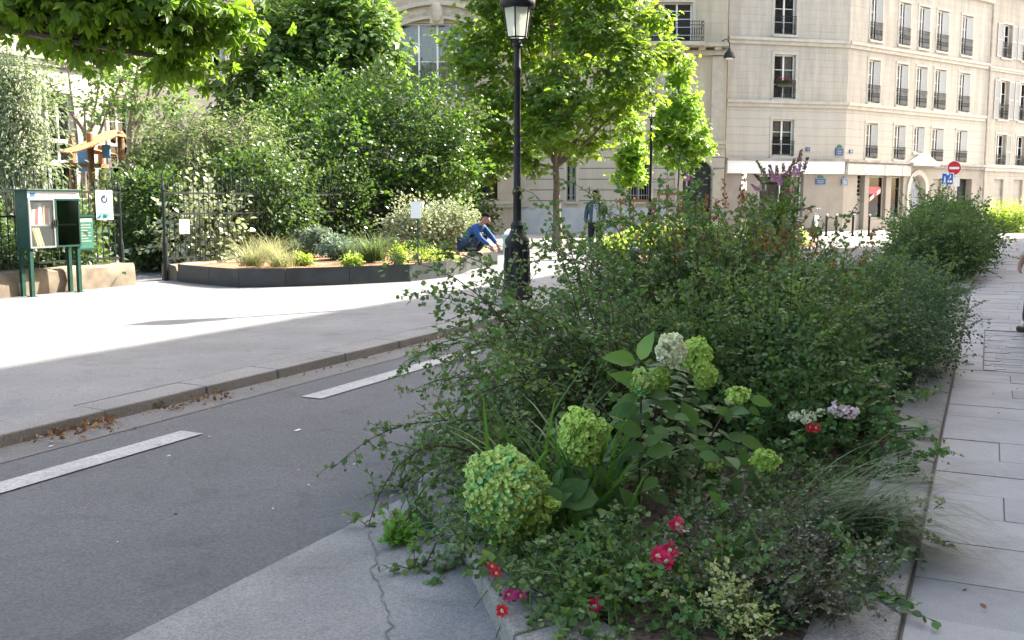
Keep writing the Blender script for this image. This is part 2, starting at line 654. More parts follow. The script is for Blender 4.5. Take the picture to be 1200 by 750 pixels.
def leaves(name, tmpl, Pn, D, N, S, mat, parent=None, loc=None, label=None, kind=None):
    """one mesh of many leaves: positions, directions, normals, sizes"""
    V, F = tmpl
    Pn = np.asarray(Pn, float)
    D = norm(np.asarray(D, float))
    N = np.asarray(N, float)
    side = norm(np.cross(D, N))
    N = np.cross(side, D)
    S = np.asarray(S, float)[:, None, None]
    off = np.array(root_of(parent).location) if parent is not None else np.array(loc if loc is not None else (0, 0, 0), float)
    W = (Pn - off)[:, None, :] + S * (V[None, :, 0, None] * side[:, None, :] + V[None, :, 1, None] * D[:, None, :] + V[None, :, 2, None] * N[:, None, :])
    n, k = W.shape[:2]
    W = W.reshape(-1, 3)
    FF = (F[None] + (np.arange(n) * k)[:, None, None]).reshape(-1, F.shape[1])
    me = bpy.data.meshes.new(name)
    me.vertices.add(len(W))
    me.vertices.foreach_set("co", W.astype(np.float32).ravel())
    me.loops.add(FF.size)
    me.loops.foreach_set("vertex_index", FF.astype(np.int32).ravel())
    me.polygons.add(len(FF))
    me.polygons.foreach_set("loop_start", (np.arange(len(FF)) * F.shape[1]).astype(np.int32))
    try:
        me.polygons.foreach_set("loop_total", np.full(len(FF), F.shape[1], np.int32))
    except Exception:
        pass
    me.polygons.foreach_set("use_smooth", np.ones(len(FF), bool))
    me.update(calc_edges=True)
    me.materials.append(mat)
    o = bpy.data.objects.new(name, me)
    COL.objects.link(o)
    if parent is not None:
        o.parent = parent
    else:
        o.location = off
    if label:
        o["label"] = label
    if kind:
        o["kind"] = kind
    return o


class Bag:
    def __init__(s):
        s.p, s.d, s.n, s.s = [], [], [], []

    def add(s, p, d, n, sz):
        s.p.append(tuple(p))
        s.d.append(tuple(d))
        s.n.append(tuple(n))
        s.s.append(sz)

    def arr(s, P_, D_, N_, S_):
        s.p += list(map(tuple, P_))
        s.d += list(map(tuple, D_))
        s.n += list(map(tuple, N_))
        s.s += list(S_)

    def build(s, name, tmpl, mat, parent=None, **k):
        return leaves(name, tmpl, s.p, s.d, s.n, s.s, mat, parent, **k)


def rv(rs):
    return Vector(rs.normal(size=3)).normalized()


def stem_path(rs, p, d, L, n, droop, wob):
    p = Vector(p)
    d = Vector(d).normalized()
    out = [p.copy()]
    st = L / n
    for i in range(n):
        d = d + Vector((0, 0, -droop * (i + 1) / n)) + rv(rs) * wob
        d.normalize()
        p = p + d * st
        out.append(p.copy())
    return out


def foliate(rs, bag, path, spacing, size, spread=0.9, start=0.0, up=0.5, sizevar=0.3):
    """alternate leaves along a twig"""
    k = 0
    for i in range(len(path) - 1):
        a, b = path[i], path[i + 1]
        seg = b - a
        L = seg.length
        if L < 1e-6:
            continue
        t = seg / L
        m = max(1, int(round(L / spacing)))
        for j in range(m):
            f = (j + rs.rand()) / m
            if (i + f) / (len(path) - 1) < start:
                continue
            side = t.cross(Vector((0, 0, 1)) + rv(rs) * .6)
            if side.length < 1e-4:
                side = t.orthogonal()
            side.normalize()
            if k % 2:
                side = -side
            k += 1
            dr = t * .55 + side * spread + Vector((0, 0, rs.uniform(-.35, .45))) + rv(rs) * .3
            nn = Vector((0, 0, 1)) * up + rv(rs) * .6
            bag.add(a.lerp(b, f), dr, nn, size * (1 + rs.uniform(-sizevar, sizevar)))


def arching_shrub(root, seed, stems, mats, leaf_t, size, spacing, stem_mat, twig_every=0.09, twig_len=0.42, droop=.22,
                  sub=True, r0=0.009, wob=.07, zmin=0.03, n=14, twig_from=.12, sub_len=.35, keep=1.0, spread=.9, shoot=None):
    """stems: list of (base, dir, length, droop)"""
    rs = np.random.RandomState(seed)
    bag = Bag()
    young = Bag()
    wood = MB()
    for (b, d, L, dp) in stems:
        path = stem_path(rs, b, d, L, n, dp, wob)
        path = [Vector((q.x, q.y, max(q.z, zmin))) for q in path]
        wood.tube(path, [r0 * (1 - .8 * i / n) for i in range(n + 1)], 5, cap=False)
        foliate(rs, bag, path, spacing * 1.3, size * 1.1, start=.25, spread=spread)
        dist = 0
        for i in range(1, n + 1):
            t = i / n
            if t < twig_from:
                continue
            seg = path[i] - path[i - 1]
            cnt = max(1, int(round(seg.length / twig_every)))
            for j in range(cnt):
                if rs.rand() > keep:
                    continue
                q = path[i - 1].lerp(path[i], rs.rand())
                dirn = seg.normalized() * .7 + rv(rs) * .85 + Vector((0, 0, .18))
                tl = twig_len * rs.uniform(.45, 1.15) * (1.0 - .55 * t)
                tp = stem_path(rs, q, dirn, tl, 5, droop, .12)
                tp = [Vector((x.x, x.y, max(x.z, zmin))) for x in tp]
                wood.tube(tp, [r0 * .33 * (1 - .7 * k / 5) for k in range(6)], 3, cap=False)
                bg_ = young if (shoot is not None and rs.rand() < .34) else bag
                foliate(rs, bg_, tp, spacing, size * rs.uniform(.75, 1.2), start=.1, spread=spread)
                if sub and tl > .14:
                    for kk in range(2 + int(tl / .12)):
                        ii = rs.randint(1, 5)
                        sd = (tp[ii] - tp[ii - 1]).normalized() * .7 + rv(rs) * .8
                        sp_ = stem_path(rs, tp[ii], sd, tl * sub_len * rs.uniform(.6, 1.3), 3, droop, .12)
                        sp_ = [Vector((x.x, x.y, max(x.z, zmin))) for x in sp_]
                        wood.tube(sp_, r0 * .16, 3, cap=False)
                        foliate(rs, bg_, sp_, spacing, size * .9, spread=spread)
    bag.build("foliage", leaf_t, mats, root)
    if young.p:
        young.build("young_leaves", leaf_t, shoot, root)
    wood.build("stems", stem_mat, root, smooth=True)
    return bag


def clump_cloud(rs, lobes, n, cr, per, flat=.5, shell=(.35, 1.0), bumps=.28, up=.8, zmin=.05, droop=.25, jit=.7):
    """leaf positions gathered in clumps over lobes: list of (centre, (rx,ry,rz), weight)"""
    wts = np.array([l[2] if len(l) > 2 else 1.0 for l in lobes], float)
    wts /= wts.sum()
    centres, Ps, Ds, Ns = [], [], [], []
    for li, l in enumerate(lobes):
        c = np.array(l[0], float)
        r = np.array(l[1], float)
        k = max(1, int(round(n * wts[li])))
        d = norm(rs.normal(size=(k, 3)))
        ph = rs.uniform(0, 6.28, 6)
        bump = 1 + bumps * (np.sin(3.1 * d[:, 0] + 4.3 * d[:, 2] + ph[0]) * .6 + np.sin(5.7 * d[:, 1] - 3.3 * d[:, 2] + ph[1]) * .5 + np.sin(9 * d[:, 0] - 7 * d[:, 1] + ph[2]) * .35)
        rad = (rs.uniform(shell[0] ** 2, shell[1] ** 2, k) ** .5) * bump
        q = c + d * r * rad[:, None]
        q[:, 2] = np.maximum(q[:, 2], zmin)
        m = per
        size = cr * rs.uniform(.6, 1.35, k)
        loc = rs.normal(size=(k, m, 3)) * .55
        loc[:, :, 2] *= flat
        off = loc * size[:, None, None]
        pos = (q[:, None, :] + off)
        out = (pos - c) / r
        out = out / np.maximum(np.linalg.norm(out, axis=2, keepdims=True), 1e-6)
        ld = norm((off / size[:, None, None]).reshape(-1, 3)) * .8 + out.reshape(-1, 3) * .5 + rs.normal(size=(k * m, 3)) * .35
        ld[:, 2] -= droop
        ln = np.zeros((k * m, 3))
        ln[:, 2] = up
        ln += out.reshape(-1, 3) * .55 + rs.normal(size=(k * m, 3)) * jit * .6
        pos = pos.reshape(-1, 3)
        pos[:, 2] = np.maximum(pos[:, 2], zmin)
        centres.append(q)
        Ps.append(pos)
        Ds.append(ld)
        Ns.append(ln)
    return np.concatenate(centres), np.concatenate(Ps), np.concatenate(Ds), np.concatenate(Ns)


def bez(a, b, c, n):
    a, b, c = Vector(a), Vector(b), Vector(c)
    return [(a * (1 - t) ** 2 + b * 2 * t * (1 - t) + c * t * t) for t in [i / n for i in range(n + 1)]]


def tree(root, seed, base, top, r0, lobes, n, cr, per, leaf_t, size, lmat, bmat, flat=.45, twigs=.5, forks=None,
         shell=(.3, 1), bumps=.28, droop=.25, up=.8, crown="crown", trunk="trunk", lean=(0, 0), twig_r=.012, sizevar=.3, jit=.7):
    rs = np.random.RandomState(seed)
    base = Vector(base)
    top = Vector(top)
    wood = MB()
    mid = base.lerp(top, .5) + Vector((lean[0], lean[1], 0))
    tp = bez(base, mid, top, 8)
    # root flare
    rad = [r0 * (1.35 if i == 0 else 1.08 if i == 1 else 1 - .5 * i / 8) for i in range(9)]
    tp2 = [p + Vector((rs.normal() * r0 * .12, rs.normal() * r0 * .12, 0)) * (i > 0) for i, p in enumerate(tp)]
    wood.tube(tp2, rad, 10)
    C, Pn, D, N = clump_cloud(rs, lobes, n, cr, per, flat, shell, bumps, up, droop=droop, jit=jit)
    nodes = []
    for l in lobes:
        c = Vector(l[0])
        st = tp2[rs.randint(5, 9)] if not forks else tp2[forks]
        m = st.lerp(c, .5) + Vector((rs.normal() * .1, rs.normal() * .1, -.12 * (c - st).length + .2))
        limb = bez(st, m, c + Vector((0, 0, .25 * l[1][2])), 7)
        limb = [p + rv(rs) * .03 * (0 < i < 7) * (c - st).length * .3 for i, p in enumerate(limb)]
        wood.tube(limb, [r0 * .36 * (1 - .75 * i / 7) + .006 for i in range(8)], 6, cap=False)
        nodes += limb[2:]
    A = np.array([tuple(p) for p in nodes])
    for q in C[rs.rand(len(C)) < twigs]:
        j = np.argmin(((A - q) ** 2).sum(1) + rs.rand(len(A)) * .05)
        s_, e_ = Vector(A[j]), Vector(q)
        mm = s_.lerp(e_, .55) + Vector((0, 0, .1 * (e_ - s_).length)) + rv(rs) * .06
        wood.tube(bez(s_, mm, e_, 3), [twig_r, twig_r * .7, twig_r * .5, twig_r * .25], 4, cap=False)
    S = size * (1 + rs.uniform(-sizevar, sizevar, len(Pn)))
    leaves(crown, leaf_t, Pn, D, N, S, lmat, root)
    wood.build(trunk, bmat, root, smooth=True)
    return rs


def bush(root, seed, lobes, n, cr, per, leaf_t, size, lmat, smat, flat=.7, shell=(.4, 1), bumps=.25, droop=.1, up=.7, stems=14,
         zbase=0.15, spikes=0, jit=.8, twig_r=.006, sizevar=.4, shoot=None):
    """dense shrub: clumps over lobes, woody stems from the base"""
    rs = np.random.RandomState(seed)
    C, Pn, D, N = clump_cloud(rs, lobes, n, cr, per, flat, shell, bumps, up, zmin=zbase + .02, droop=droop, jit=jit)
    S = size * (1 + rs.uniform(-sizevar, sizevar, len(Pn)))
    wood = MB()
    lo = [l for l in lobes]
    for l in lo:
        c = Vector(l[0])
        b = Vector((c.x, c.y, zbase))
        k = max(2, int(stems / len(lo)))
        for i in range(k):
            e = Vector(C[rs.randint(len(C))])
            if (Vector((e.x, e.y, 0)) - Vector((c.x, c.y, 0))).length > max(l[1]) * 1.3:
                continue
            b2 = b + Vector((rs.normal() * .12, rs.normal() * .12, 0))
            wood.tube(bez(b2, b2.lerp(e, .5) + Vector((0, 0, .25 * (e.z - zbase))), e, 6), [twig_r * 1.8, twig_r * 1.6, twig_r * 1.4, twig_r * 1.2, twig_r, twig_r * .7, twig_r * .4], 4, cap=False)
    extra = Bag()
    for i in range(spikes):
        q = Vector(C[rs.randint(len(C))])
        l = lo[rs.randint(len(lo))]
        c = Vector(l[0])
        o = (q - c)
        if o.length < 1e-3:
            continue
        d = o.normalized() + Vector((0, 0, .6)) + rv(rs) * .3
        sp_ = stem_path(rs, q, d, cr * rs.uniform(1.5, 3.2), 5, .12, .1)
        wood.tube(sp_, twig_r * .5, 3, cap=False)
        foliate(rs, extra, sp_, size * .55, size)
    if extra.p and shoot is not None:
        extra.build("young_shoots", leaf_t, shoot, root)
    elif extra.p:
        Pn = np.concatenate([Pn, np.array(extra.p)])
        D = np.concatenate([D, np.array(extra.d)])
        N = np.concatenate([N, np.array(extra.n)])
        S = np.concatenate([S, np.array(extra.s)])
    leaves("foliage", leaf_t, Pn, D, N, S, lmat, root)
    wood.build("stems", smat, root, smooth=True)


def blades(name, seed, base, n, L, w, mat, parent, spread=1.0, droop=.9, bias=(0, 0, 0), rad=.08, seg=6, zmin=.16):
    """grass / strap leaves as curved tapering ribbons, one mesh"""
    rs = np.random.RandomState(seed)
    V, F = [], []
    base = Vector(base)
    for i in range(n):
        a = rs.uniform(0, 6.283)
        d = Vector((math.cos(a) * spread, math.sin(a) * spread, rs.uniform(.7, 1.5))) + Vector(bias)
        d.normalize()
        p = base + Vector((rs.normal() * rad, rs.normal() * rad, 0))
        path = stem_path(rs, p, d, L * rs.uniform(.55, 1.15), seg, droop * rs.uniform(.5, 1.3) / seg * 2.0, .03)
        b = len(V)
        for k, q in enumerate(path):
            t = k / seg
            tan = (path[min(k + 1, seg)] - path[max(k - 1, 0)]).normalized()
            sd = tan.cross(Vector((0, 0, 1)) + rv(rs) * .1)
            if sd.length < 1e-5:
                sd = Vector((1, 0, 0))
            sd.normalize()
            ww = w * (1 - t ** 2.2) * .5 + w * .04
            q = Vector((q.x, q.y, max(q.z, zmin)))
            V += [tuple(q - sd * ww), tuple(q + sd * ww + Vector((0, 0, .1 * ww)))]
        for k in range(seg):
            F.append([b + 2 * k, b + 2 * k + 1, b + 2 * k + 3, b + 2 * k + 2])
    mb = MB()
    mb.v, mb.f, mb.m = V, F, [0] * len(F)
    return mb.build(name, mat, parent, smooth=True)


def sph_pts(rs, n):
    return norm(rs.normal(size=(n, 3)))


FLORET = (np.array([(-.08, 0, 0), (.08, 0, 0), (.62, .75, .12), (.2, 1.0, .05), (-.2, 1.0, .05), (-.62, .75, .12)], float), np.array([[0, 1, 2, 3], [0, 3, 4, 5]]))


def florets(name, seed, c, r, n, size, mat, parent, jitter=.2):
    """a flower head: four-petalled florets covering an ellipsoid"""
    rs = np.random.RandomState(seed)
    d = sph_pts(rs, n)
    c = np.array(c, float)
    r = np.array(r, float)
    ph = rs.uniform(0, 6.28, 3)
    bumps_ = sph_pts(rs, 11)
    lump = .84 + .20 * np.exp(-((1 - (d @ bumps_.T).max(axis=1)) / .10)) + .05 * np.sin(6 * d[:, 2] + 5 * d[:, 1] + ph[1])
    q = c + d * r * (lump * (1 + rs.uniform(-jitter, jitter * .6, n)))[:, None]
    nn = norm(d + rs.normal(size=(n, 3)) * .7)
    t1 = norm(np.cross(nn, rs.normal(size=(n, 3))))
    t2 = np.cross(nn, t1)
    Pn, D, N, S = [], [], [], []
    for k in range(4):
        a = k * math.pi / 2
        dd = t1 * math.cos(a) + t2 * math.sin(a) + nn * .45
        Pn.append(q)
        D.append(dd)
        N.append(nn)
        S.append(size * rs.uniform(.75, 1.2, n))
    return leaves(name, FLORET, np.concatenate(Pn), np.concatenate(D), np.concatenate(N), np.concatenate(S), mat, parent)


# leaf materials  --------------------------------------------------
L = {}
L["snow"] = leafmat("arching shrub leaf", [(0.0531, 0.0949, 0.0356), (0.086, 0.1437, 0.0522), (0.1329, 0.2012, 0.0689)], (0.12, 0.26, 0.04), .6, .3, spec=.22)
L["dense"] = leafmat("dense shrub leaf", [(0.0562, 0.0906, 0.0353), (0.0936, 0.1416, 0.0517), (0.1482, 0.1982, 0.0706)], (0.10, 0.22, 0.035), .6, .28, spec=.22)
L["blue"] = leafmat("blue green shrub leaf", [(0.0397, 0.0696, 0.0368), (0.0635, 0.1012, 0.0494), (0.0991, 0.1392, 0.0644)], (0.08, 0.18, 0.04), .6, .26, spec=.22)
L["hyd"] = leafmat("hydrangea leaf", [(0.0355, 0.0839, 0.0218), (0.0574, 0.1191, 0.0284), (0.093, 0.1623, 0.0371)], (0.14, 0.26, 0.03), .6, .3, spec=.22)
L["hyd_young"] = leafmat("young hydrangea leaf", [(0.075, 0.165, 0.03), (0.06, 0.14, 0.03)], (0.3, 0.5, 0.06), .45, .35)
L["rose"] = leafmat("rose leaf", [(0.0345, 0.0823, 0.0241), (0.0566, 0.121, 0.0308), (0.0862, 0.1693, 0.0384)], (0.11, 0.22, 0.03), .6, .25, spec=.22)
L["abelia"] = leafmat("bronze small leaf", [(0.045, 0.045, 0.028), (0.036, 0.062, 0.026), (0.06, 0.065, 0.04), (0.09, 0.066, 0.048)], (0.12, 0.15, 0.04), .5, .22, spec=.4)
L["varieg"] = leafmat("cream variegated leaf", [(0.30, 0.34, 0.13), (0.42, 0.42, 0.2), (0.14, 0.22, 0.06)], (0.4, 0.45, 0.12), .5, .3)
L["weed"] = leafmat("bright weed leaf", [(0.08, 0.2, 0.03), (0.12, 0.27, 0.04)], (0.25, 0.45, 0.05), .5, .35)
L["broad"] = leafmat("broad grey green leaf", [(0.034, 0.075, 0.03), (0.05, 0.10, 0.038)], (0.12, 0.22, 0.05), .6, .25)
L["grass"] = leafmat("arching grass blade", [(0.05, 0.09, 0.034), (0.08, 0.125, 0.048), (0.115, 0.15, 0.065)], (0.18, 0.26, 0.07), .55, .3)
L["strap"] = leafmat("strap leaf", [(0.035, 0.09, 0.022), (0.055, 0.13, 0.03)], (0.12, 0.28, 0.03), .45, .3)
L["drygrass"] = leafmat("pale feather grass", [(0.22, 0.24, 0.10), (0.34, 0.32, 0.17), (0.14, 0.2, 0.07)], (0.34, 0.36, 0.14), .6, .35)
L["euph"] = leafmat("grey green euphorbia leaf", [(0.13, 0.18, 0.14), (0.19, 0.25, 0.19)], (0.2, 0.28, 0.16), .55, .25)
L["chest"] = leafmat("chestnut leaf", [(0.022, 0.06, 0.010), (0.035, 0.09, 0.014), (0.055, 0.12, 0.018), (0.13, 0.16, 0.022)], (0.24, 0.42, 0.025), .45, .42)
L["plane"] = leafmat("sunlit tree leaf", [(0.042, 0.095, 0.018), (0.066, 0.135, 0.023), (0.10, 0.17, 0.03)], (0.31, 0.49, 0.035), .45, .42)
L["sap"] = leafmat("young tree leaf", [(0.1035, 0.23, 0.0275), (0.1495, 0.299, 0.033)], (0.34, 0.54, 0.05), .45, .45)
L["dark"] = leafmat("dark tree leaf", [(0.0435, 0.0924, 0.0288), (0.0725, 0.14, 0.0384), (0.1087, 0.189, 0.048)], (0.2, 0.34, 0.04), .45, .38, spec=.4)
L["mid"] = leafmat("garden shrub leaf", [(0.026, 0.066, 0.015), (0.045, 0.10, 0.02), (0.08, 0.145, 0.027)], (0.17, 0.32, 0.03), .42, .32, spec=.4)
L["weep"] = leafmat("weeping shrub leaf", [(0.05, 0.085, 0.035), (0.08, 0.12, 0.045), (0.11, 0.15, 0.06)], (0.2, 0.3, 0.07), .42, .35)
L["willow"] = leafmat("silvery willow leaf", [(0.11, 0.145, 0.09), (0.16, 0.2, 0.13), (0.09, 0.13, 0.06)], (0.24, 0.32, 0.14), .5, .35)
L["laurel"] = leafmat("glossy laurel leaf", [(0.06, 0.12, 0.04), (0.12, 0.18, 0.08)], (0.2, 0.32, 0.05), .22, .25, spec=1.0)
L["hedge"] = leafmat("hedge leaf", [(0.022, 0.046, 0.016), (0.038, 0.072, 0.022), (0.058, 0.095, 0.03)], (0.12, 0.22, 0.035), .42, .3)
L["pale"] = leafmat("pale glossy leaf", [(0.2, 0.23, 0.12), (0.34, 0.36, 0.24)], (0.36, 0.42, 0.2), .25, .3, spec=.9)
L["lime"] = leafmat("lime border leaf", [(0.16, 0.26, 0.04), (0.22, 0.3, 0.05), (0.1, 0.2, 0.03)], (0.42, 0.56, 0.06), .5, .4)
L["lime_fl"] = leafmat("lime hydrangea floret", [(0.26, 0.425, 0.072), (0.416, 0.5625, 0.132), (0.338, 0.5, 0.09), (0.52, 0.625, 0.216)], (0.34, 0.48, 0.09), .6, .3, spec=.2)
L["mint_fl"] = leafmat("mint tinted hydrangea floret", [(0.275, 0.4392, 0.084), (0.425, 0.5612, 0.156), (0.35, 0.5124, 0.108), (0.525, 0.61, 0.24), (0.425, 0.366, 0.156)], (0.34, 0.5, 0.12), .6, .3, spec=.2, patch=(0.20, 0.48, 0.23))
L["cream_fl"] = leafmat("cream hydrangea floret", [(0.76, 0.78, 0.52), (0.86, 0.86, 0.66), (0.7, 0.74, 0.42)], (0.6, 0.62, 0.36), .6, .25, spec=.2)
L["phlox"] = leafmat("pale pink floret", [(0.68, 0.52, 0.55), (0.75, 0.64, 0.64)], (0.6, 0.5, 0.5), .6, .25, spec=.2)
L["petal"] = leafmat("crimson petal", [(0.50, 0.012, 0.07), (0.58, 0.02, 0.10), (0.42, 0.01, 0.05)], (0.6, 0.03, 0.12), .5, .25, spec=.3)
L["petal_pink"] = leafmat("magenta petal", [(0.52, 0.03, 0.17), (0.6, 0.07, 0.26)], (0.6, 0.08, 0.25), .5, .25, spec=.3)
L["petal_red"] = leafmat("scarlet petal", [(0.56, 0.03, 0.025), (0.5, 0.02, 0.03)], (0.6, 0.05, 0.04), .5, .25, spec=.3)
L["bud"] = leafmat("buddleia spike", [(0.26, 0.15, 0.115), (0.2, 0.12, 0.09)], (0.2, 0.12, 0.08), .7, .15)
L["bud_pink"] = leafmat("pink buddleia spike", [(0.55, 0.30, 0.43), (0.46, 0.24, 0.38)], (0.5, 0.25, 0.4), .7, .2)
L["rust"] = leafmat("rusty seed head", [(0.24, 0.09, 0.035), (0.3, 0.13, 0.05), (0.18, 0.06, 0.03)], (0.25, 0.1, 0.04), .7, .2)
L["dry"] = leafmat("fallen dry leaf", [(0.26, 0.13, 0.05), (0.34, 0.19, 0.08), (0.16, 0.07, 0.03)], (0.25, 0.12, 0.05), .7, .1)
L["shoot"] = leafmat("light young shoot leaf", [(0.0862, 0.1375, 0.0399), (0.115, 0.1705, 0.0522), (0.1495, 0.198, 0.057)], (0.18, 0.3, 0.05), .55, .35, spec=.25)
L["tipred"] = leafmat("young bronze leaf", [(0.10, 0.09, 0.03), (0.17, 0.09, 0.04), (0.07, 0.12, 0.03)], (0.28, 0.2, 0.05), .45, .35)
# ------------------------------------------------------------------ light
SUN_EL, SUN_AZ = R_(40), R_(55)      # azimuth from +Y towards +X
sd = Vector((math.sin(SUN_AZ) * math.cos(SUN_EL), math.cos(SUN_AZ) * math.cos(SUN_EL), math.sin(SUN_EL)))
sl = bpy.data.lights.new("sun", "SUN")
sl.energy = 3.6
sl.angle = R_(0.53)
sl.color = (1.0, 0.93, 0.82)
so = bpy.data.objects.new("sun", sl)
so.rotation_euler = sd.to_track_quat("Z", "Y").to_euler()
so.location = (30, 20, 40)
COL.objects.link(so)

w = bpy.data.worlds.new("World")
scene.world = w
w.use_nodes = True
wn = w.node_tree
for n_ in list(wn.nodes):
    wn.nodes.remove(n_)
sky = wn.nodes.new("ShaderNodeTexSky")
sky.sky_type = "NISHITA"
sky.sun_disc = False
sky.sun_elevation = SUN_EL
sky.sun_rotation = SUN_AZ
sky.air_density = 1.0
sky.dust_density = 3.0
sky.ozone_density = 0.6
bg = wn.nodes.new("ShaderNodeBackground")
bg.inputs["Strength"].default_value = 0.15
wo = wn.nodes.new("ShaderNodeOutputWorld")
hz = wn.nodes.new("ShaderNodeMix")
hz.data_type = "RGBA"
hz.blend_type = "MULTIPLY"
hz.inputs["Factor"].default_value = 1.0
hz.inputs["B"].default_value = (1.0, 0.93, 0.84, 1)      # thin summer haze
wn.links.new(sky.outputs[0], hz.inputs["A"])
wn.links.new(hz.outputs["Result"], bg.inputs["Color"])
wn.links.new(bg.outputs[0], wo.inputs["Surface"])

vs = scene.view_settings
scene.display_settings.display_device = "sRGB"
vs.view_transform = "Standard"
vs.look = "None"
vs.gamma = 1.0
vs.use_curve_mapping = False
vs.exposure = 2.8

cy = scene.cycles
cy.max_bounces = 8
cy.diffuse_bounces = 4
cy.glossy_bounces = 2
cy.transmission_bounces = 4
cy.transparent_max_bounces = 8
cy.caustics_reflective = False
cy.caustics_refractive = False
cy.sample_clamp_indirect = 6.0
try:
    cy.use_denoising = True
    cy.denoiser = "OPENIMAGEDENOISE"
except Exception:
    pass


def sheet(name, pts, mat, holes=None):
    mb = MB()
    mb.add(pts, [list(range(len(pts)))])
    o = mb.build(name, mat)
    o["kind"] = "structure"
    # keep sheets facing up
    me = o.data
    if me.polygons[0].normal.z < 0:
        me.flip_normals()
    return o


PZ = 0.09     # far pavement
WZ = 0.10     # right pavement
# ground: one sheet to the horizon
sheet("ground", [(-700, -700, -.004), (700, -700, -.004), (700, 700, -.004), (-700, 700, -.004)], M["square"])
sheet("road", [St(-30, -5.9, 0), St(-30, 4, 0), St(43, 4, 0), St(43, -5.9, 0)], M["asphalt"])
sheet("gutter", [St(-30, -5.75, .004), St(-30, -5.40, .004), St(26, -5.40, .004), St(26, -5.75, .004)], M["gutter"])
for (s0, s1) in [(-1.4, 1.3), (2.45, 5.19), (6.55, 9.46), (10.75, 13.5), (14.8, 17.6)]:
    sheet("lane_marking", [St(s0, -5.03, .008), St(s0, -4.83, .008), St(s1, -4.83, .008), St(s1, -5.03, .008)], M["paint"])

# far pavement: raised slab, then its kerb stones
mb = MB()
poly = [St(-30, -6.09), St(26, -6.09), St(27.5, -7.2), St(30, -9.5), St(34, -20), St(34, -40), St(-30, -40)]
mb.prism([Vector((p.x, p.y, -.02)) for p in poly], (0, 0, PZ + .02))
pv = mb.build("pavement", M["plaza"])
pv["kind"] = "structure"

mb = MB()
rs = np.random.RandomState(4)
s = -12.0
while s < 26:
    ln = rs.uniform(.85, 1.25)
    a, b = s + .005, s + ln - .005
    j = rs.uniform(-.006, .006)
    mb.hexa([St(a, -6.085, -.05), St(b, -6.085, -.05), St(b, -5.755 + j, -.05), St(a, -5.755 + j, -.05),
             St(a, -6.085, PZ + .002 + j * .5), St(b, -6.085, PZ + .002 + j * .5), St(b, -5.765 + j, PZ - .002), St(a, -5.765 + j, PZ - .002)])
    s += ln
kb = mb.build("kerb", M["granite"], bevel=.012)
kb["kind"] = "structure"

# wedge of pavement in front of the planter with a crack across it
mb = MB()
poly = [St(-12, -2.76), St(-12, .2), St(3.6, .2), St(4.75, -.2), St(4.75, -2.5), St(4.45, -2.76)]
mb.prism([Vector((p.x, p.y, -.03)) for p in poly], (0, 0, .055))
wd = mb.build("pavement", M["wedge"], bevel=.008)
wd["kind"] = "structure"
mb = MB()
pts = [(430, 622), (436, 640), (441, 655), (438, 672), (446, 690), (450, 708), (455, 728), (458, 752)]
pp = [G(x, y, .029) for x, y in pts]
fine = []
for i in range(len(pp) - 1):
    for k in range(4):
        q = pp[i].lerp(pp[i + 1], k / 4)
        fine.append(q + Vector((rs.normal() * .009, rs.normal() * .006, 0)))
fine.append(pp[-1])
for i in range(len(fine) - 1):
    a, b = fine[i], fine[i + 1]
    sd_ = (b - a).cross(Vector((0, 0, 1))).normalized() * (.0012 + .0026 * rs.rand())
    mb.quad(a - sd_, a + sd_, b + sd_, b - sd_)
ck = mb.build("pavement_crack", M["crack"])
ck["kind"] = "structure"

# right pavement: granite slabs over a dark bed
sheet("pavement_bed", [St(-12, -.22, .093), St(-12, 3.3, .093), St(50, 3.3, .093), St(50, -.22, .093)], M["crack"])


def tinted_slab_mat():
    m, nt, out = newmat("granite paving slabs")
    geo = nd(nt, "ShaderNodeNewGeometry")
    rp = ramp(nt, [(0, (0.175, 0.176, 0.178)), (.5, (0.20, 0.20, 0.20)), (1, (0.225, 0.223, 0.22))])
    nt.links.new(geo.outputs["Random Per Island"], rp.inputs["Fac"])
    tc = nd(nt, "ShaderNodeTexCoord")
    nz = nd(nt, "ShaderNodeTexNoise")
    nz.inputs["Scale"].default_value = 2.2
    nz.inputs["Detail"].default_value = 9
    nz.inputs["Roughness"].default_value = .7
    nt.links.new(tc.outputs["Object"], nz.inputs["Vector"])
    r2 = ramp(nt, [(.3, (.70, .69, .67)), (.5, (.97, .97, .97)), (.68, (1.12, 1.12, 1.12))])
    nt.links.new(nz.outputs["Fac"], r2.inputs["Fac"])
    vo = nd(nt, "ShaderNodeTexVoronoi")
    vo.inputs["Scale"].default_value = 150
    nt.links.new(tc.outputs["Object"], vo.inputs["Vector"])
    r3 = ramp(nt, [(0, (.8, .8, .8)), (.6, (1.08, 1.08, 1.08))])
    nt.links.new(vo.outputs["Distance"], r3.inputs["Fac"])
    m1 = nd(nt, "ShaderNodeMix", data_type="RGBA", blend_type="MULTIPLY")
    m1.inputs["Factor"].default_value = 1
    m2 = nd(nt, "ShaderNodeMix", data_type="RGBA", blend_type="MULTIPLY")
    m2.inputs["Factor"].default_value = 1
    nt.links.new(rp.outputs["Color"], m1.inputs["A"])
    nt.links.new(r2.outputs["Color"], m1.inputs["B"])
    nt.links.new(m1.outputs["Result"], m2.inputs["A"])
    nt.links.new(r3.outputs["Color"], m2.inputs["B"])
    b = nd(nt, "ShaderNodeBsdfPrincipled")
    b.inputs["Roughness"].default_value = .7
    nt.links.new(m2.outputs["Result"], b.inputs["Base Color"])
    bp = nd(nt, "ShaderNodeBump")
    bp.inputs["Strength"].default_value = .25
    bp.inputs["Distance"].default_value = .004
    nt.links.new(vo.outputs["Distance"], bp.inputs["Height"])
    nt.links.new(bp.outputs["Normal"], b.inputs["Normal"])
    nt.links.new(b.outputs[0], out.inputs[0])
    return m


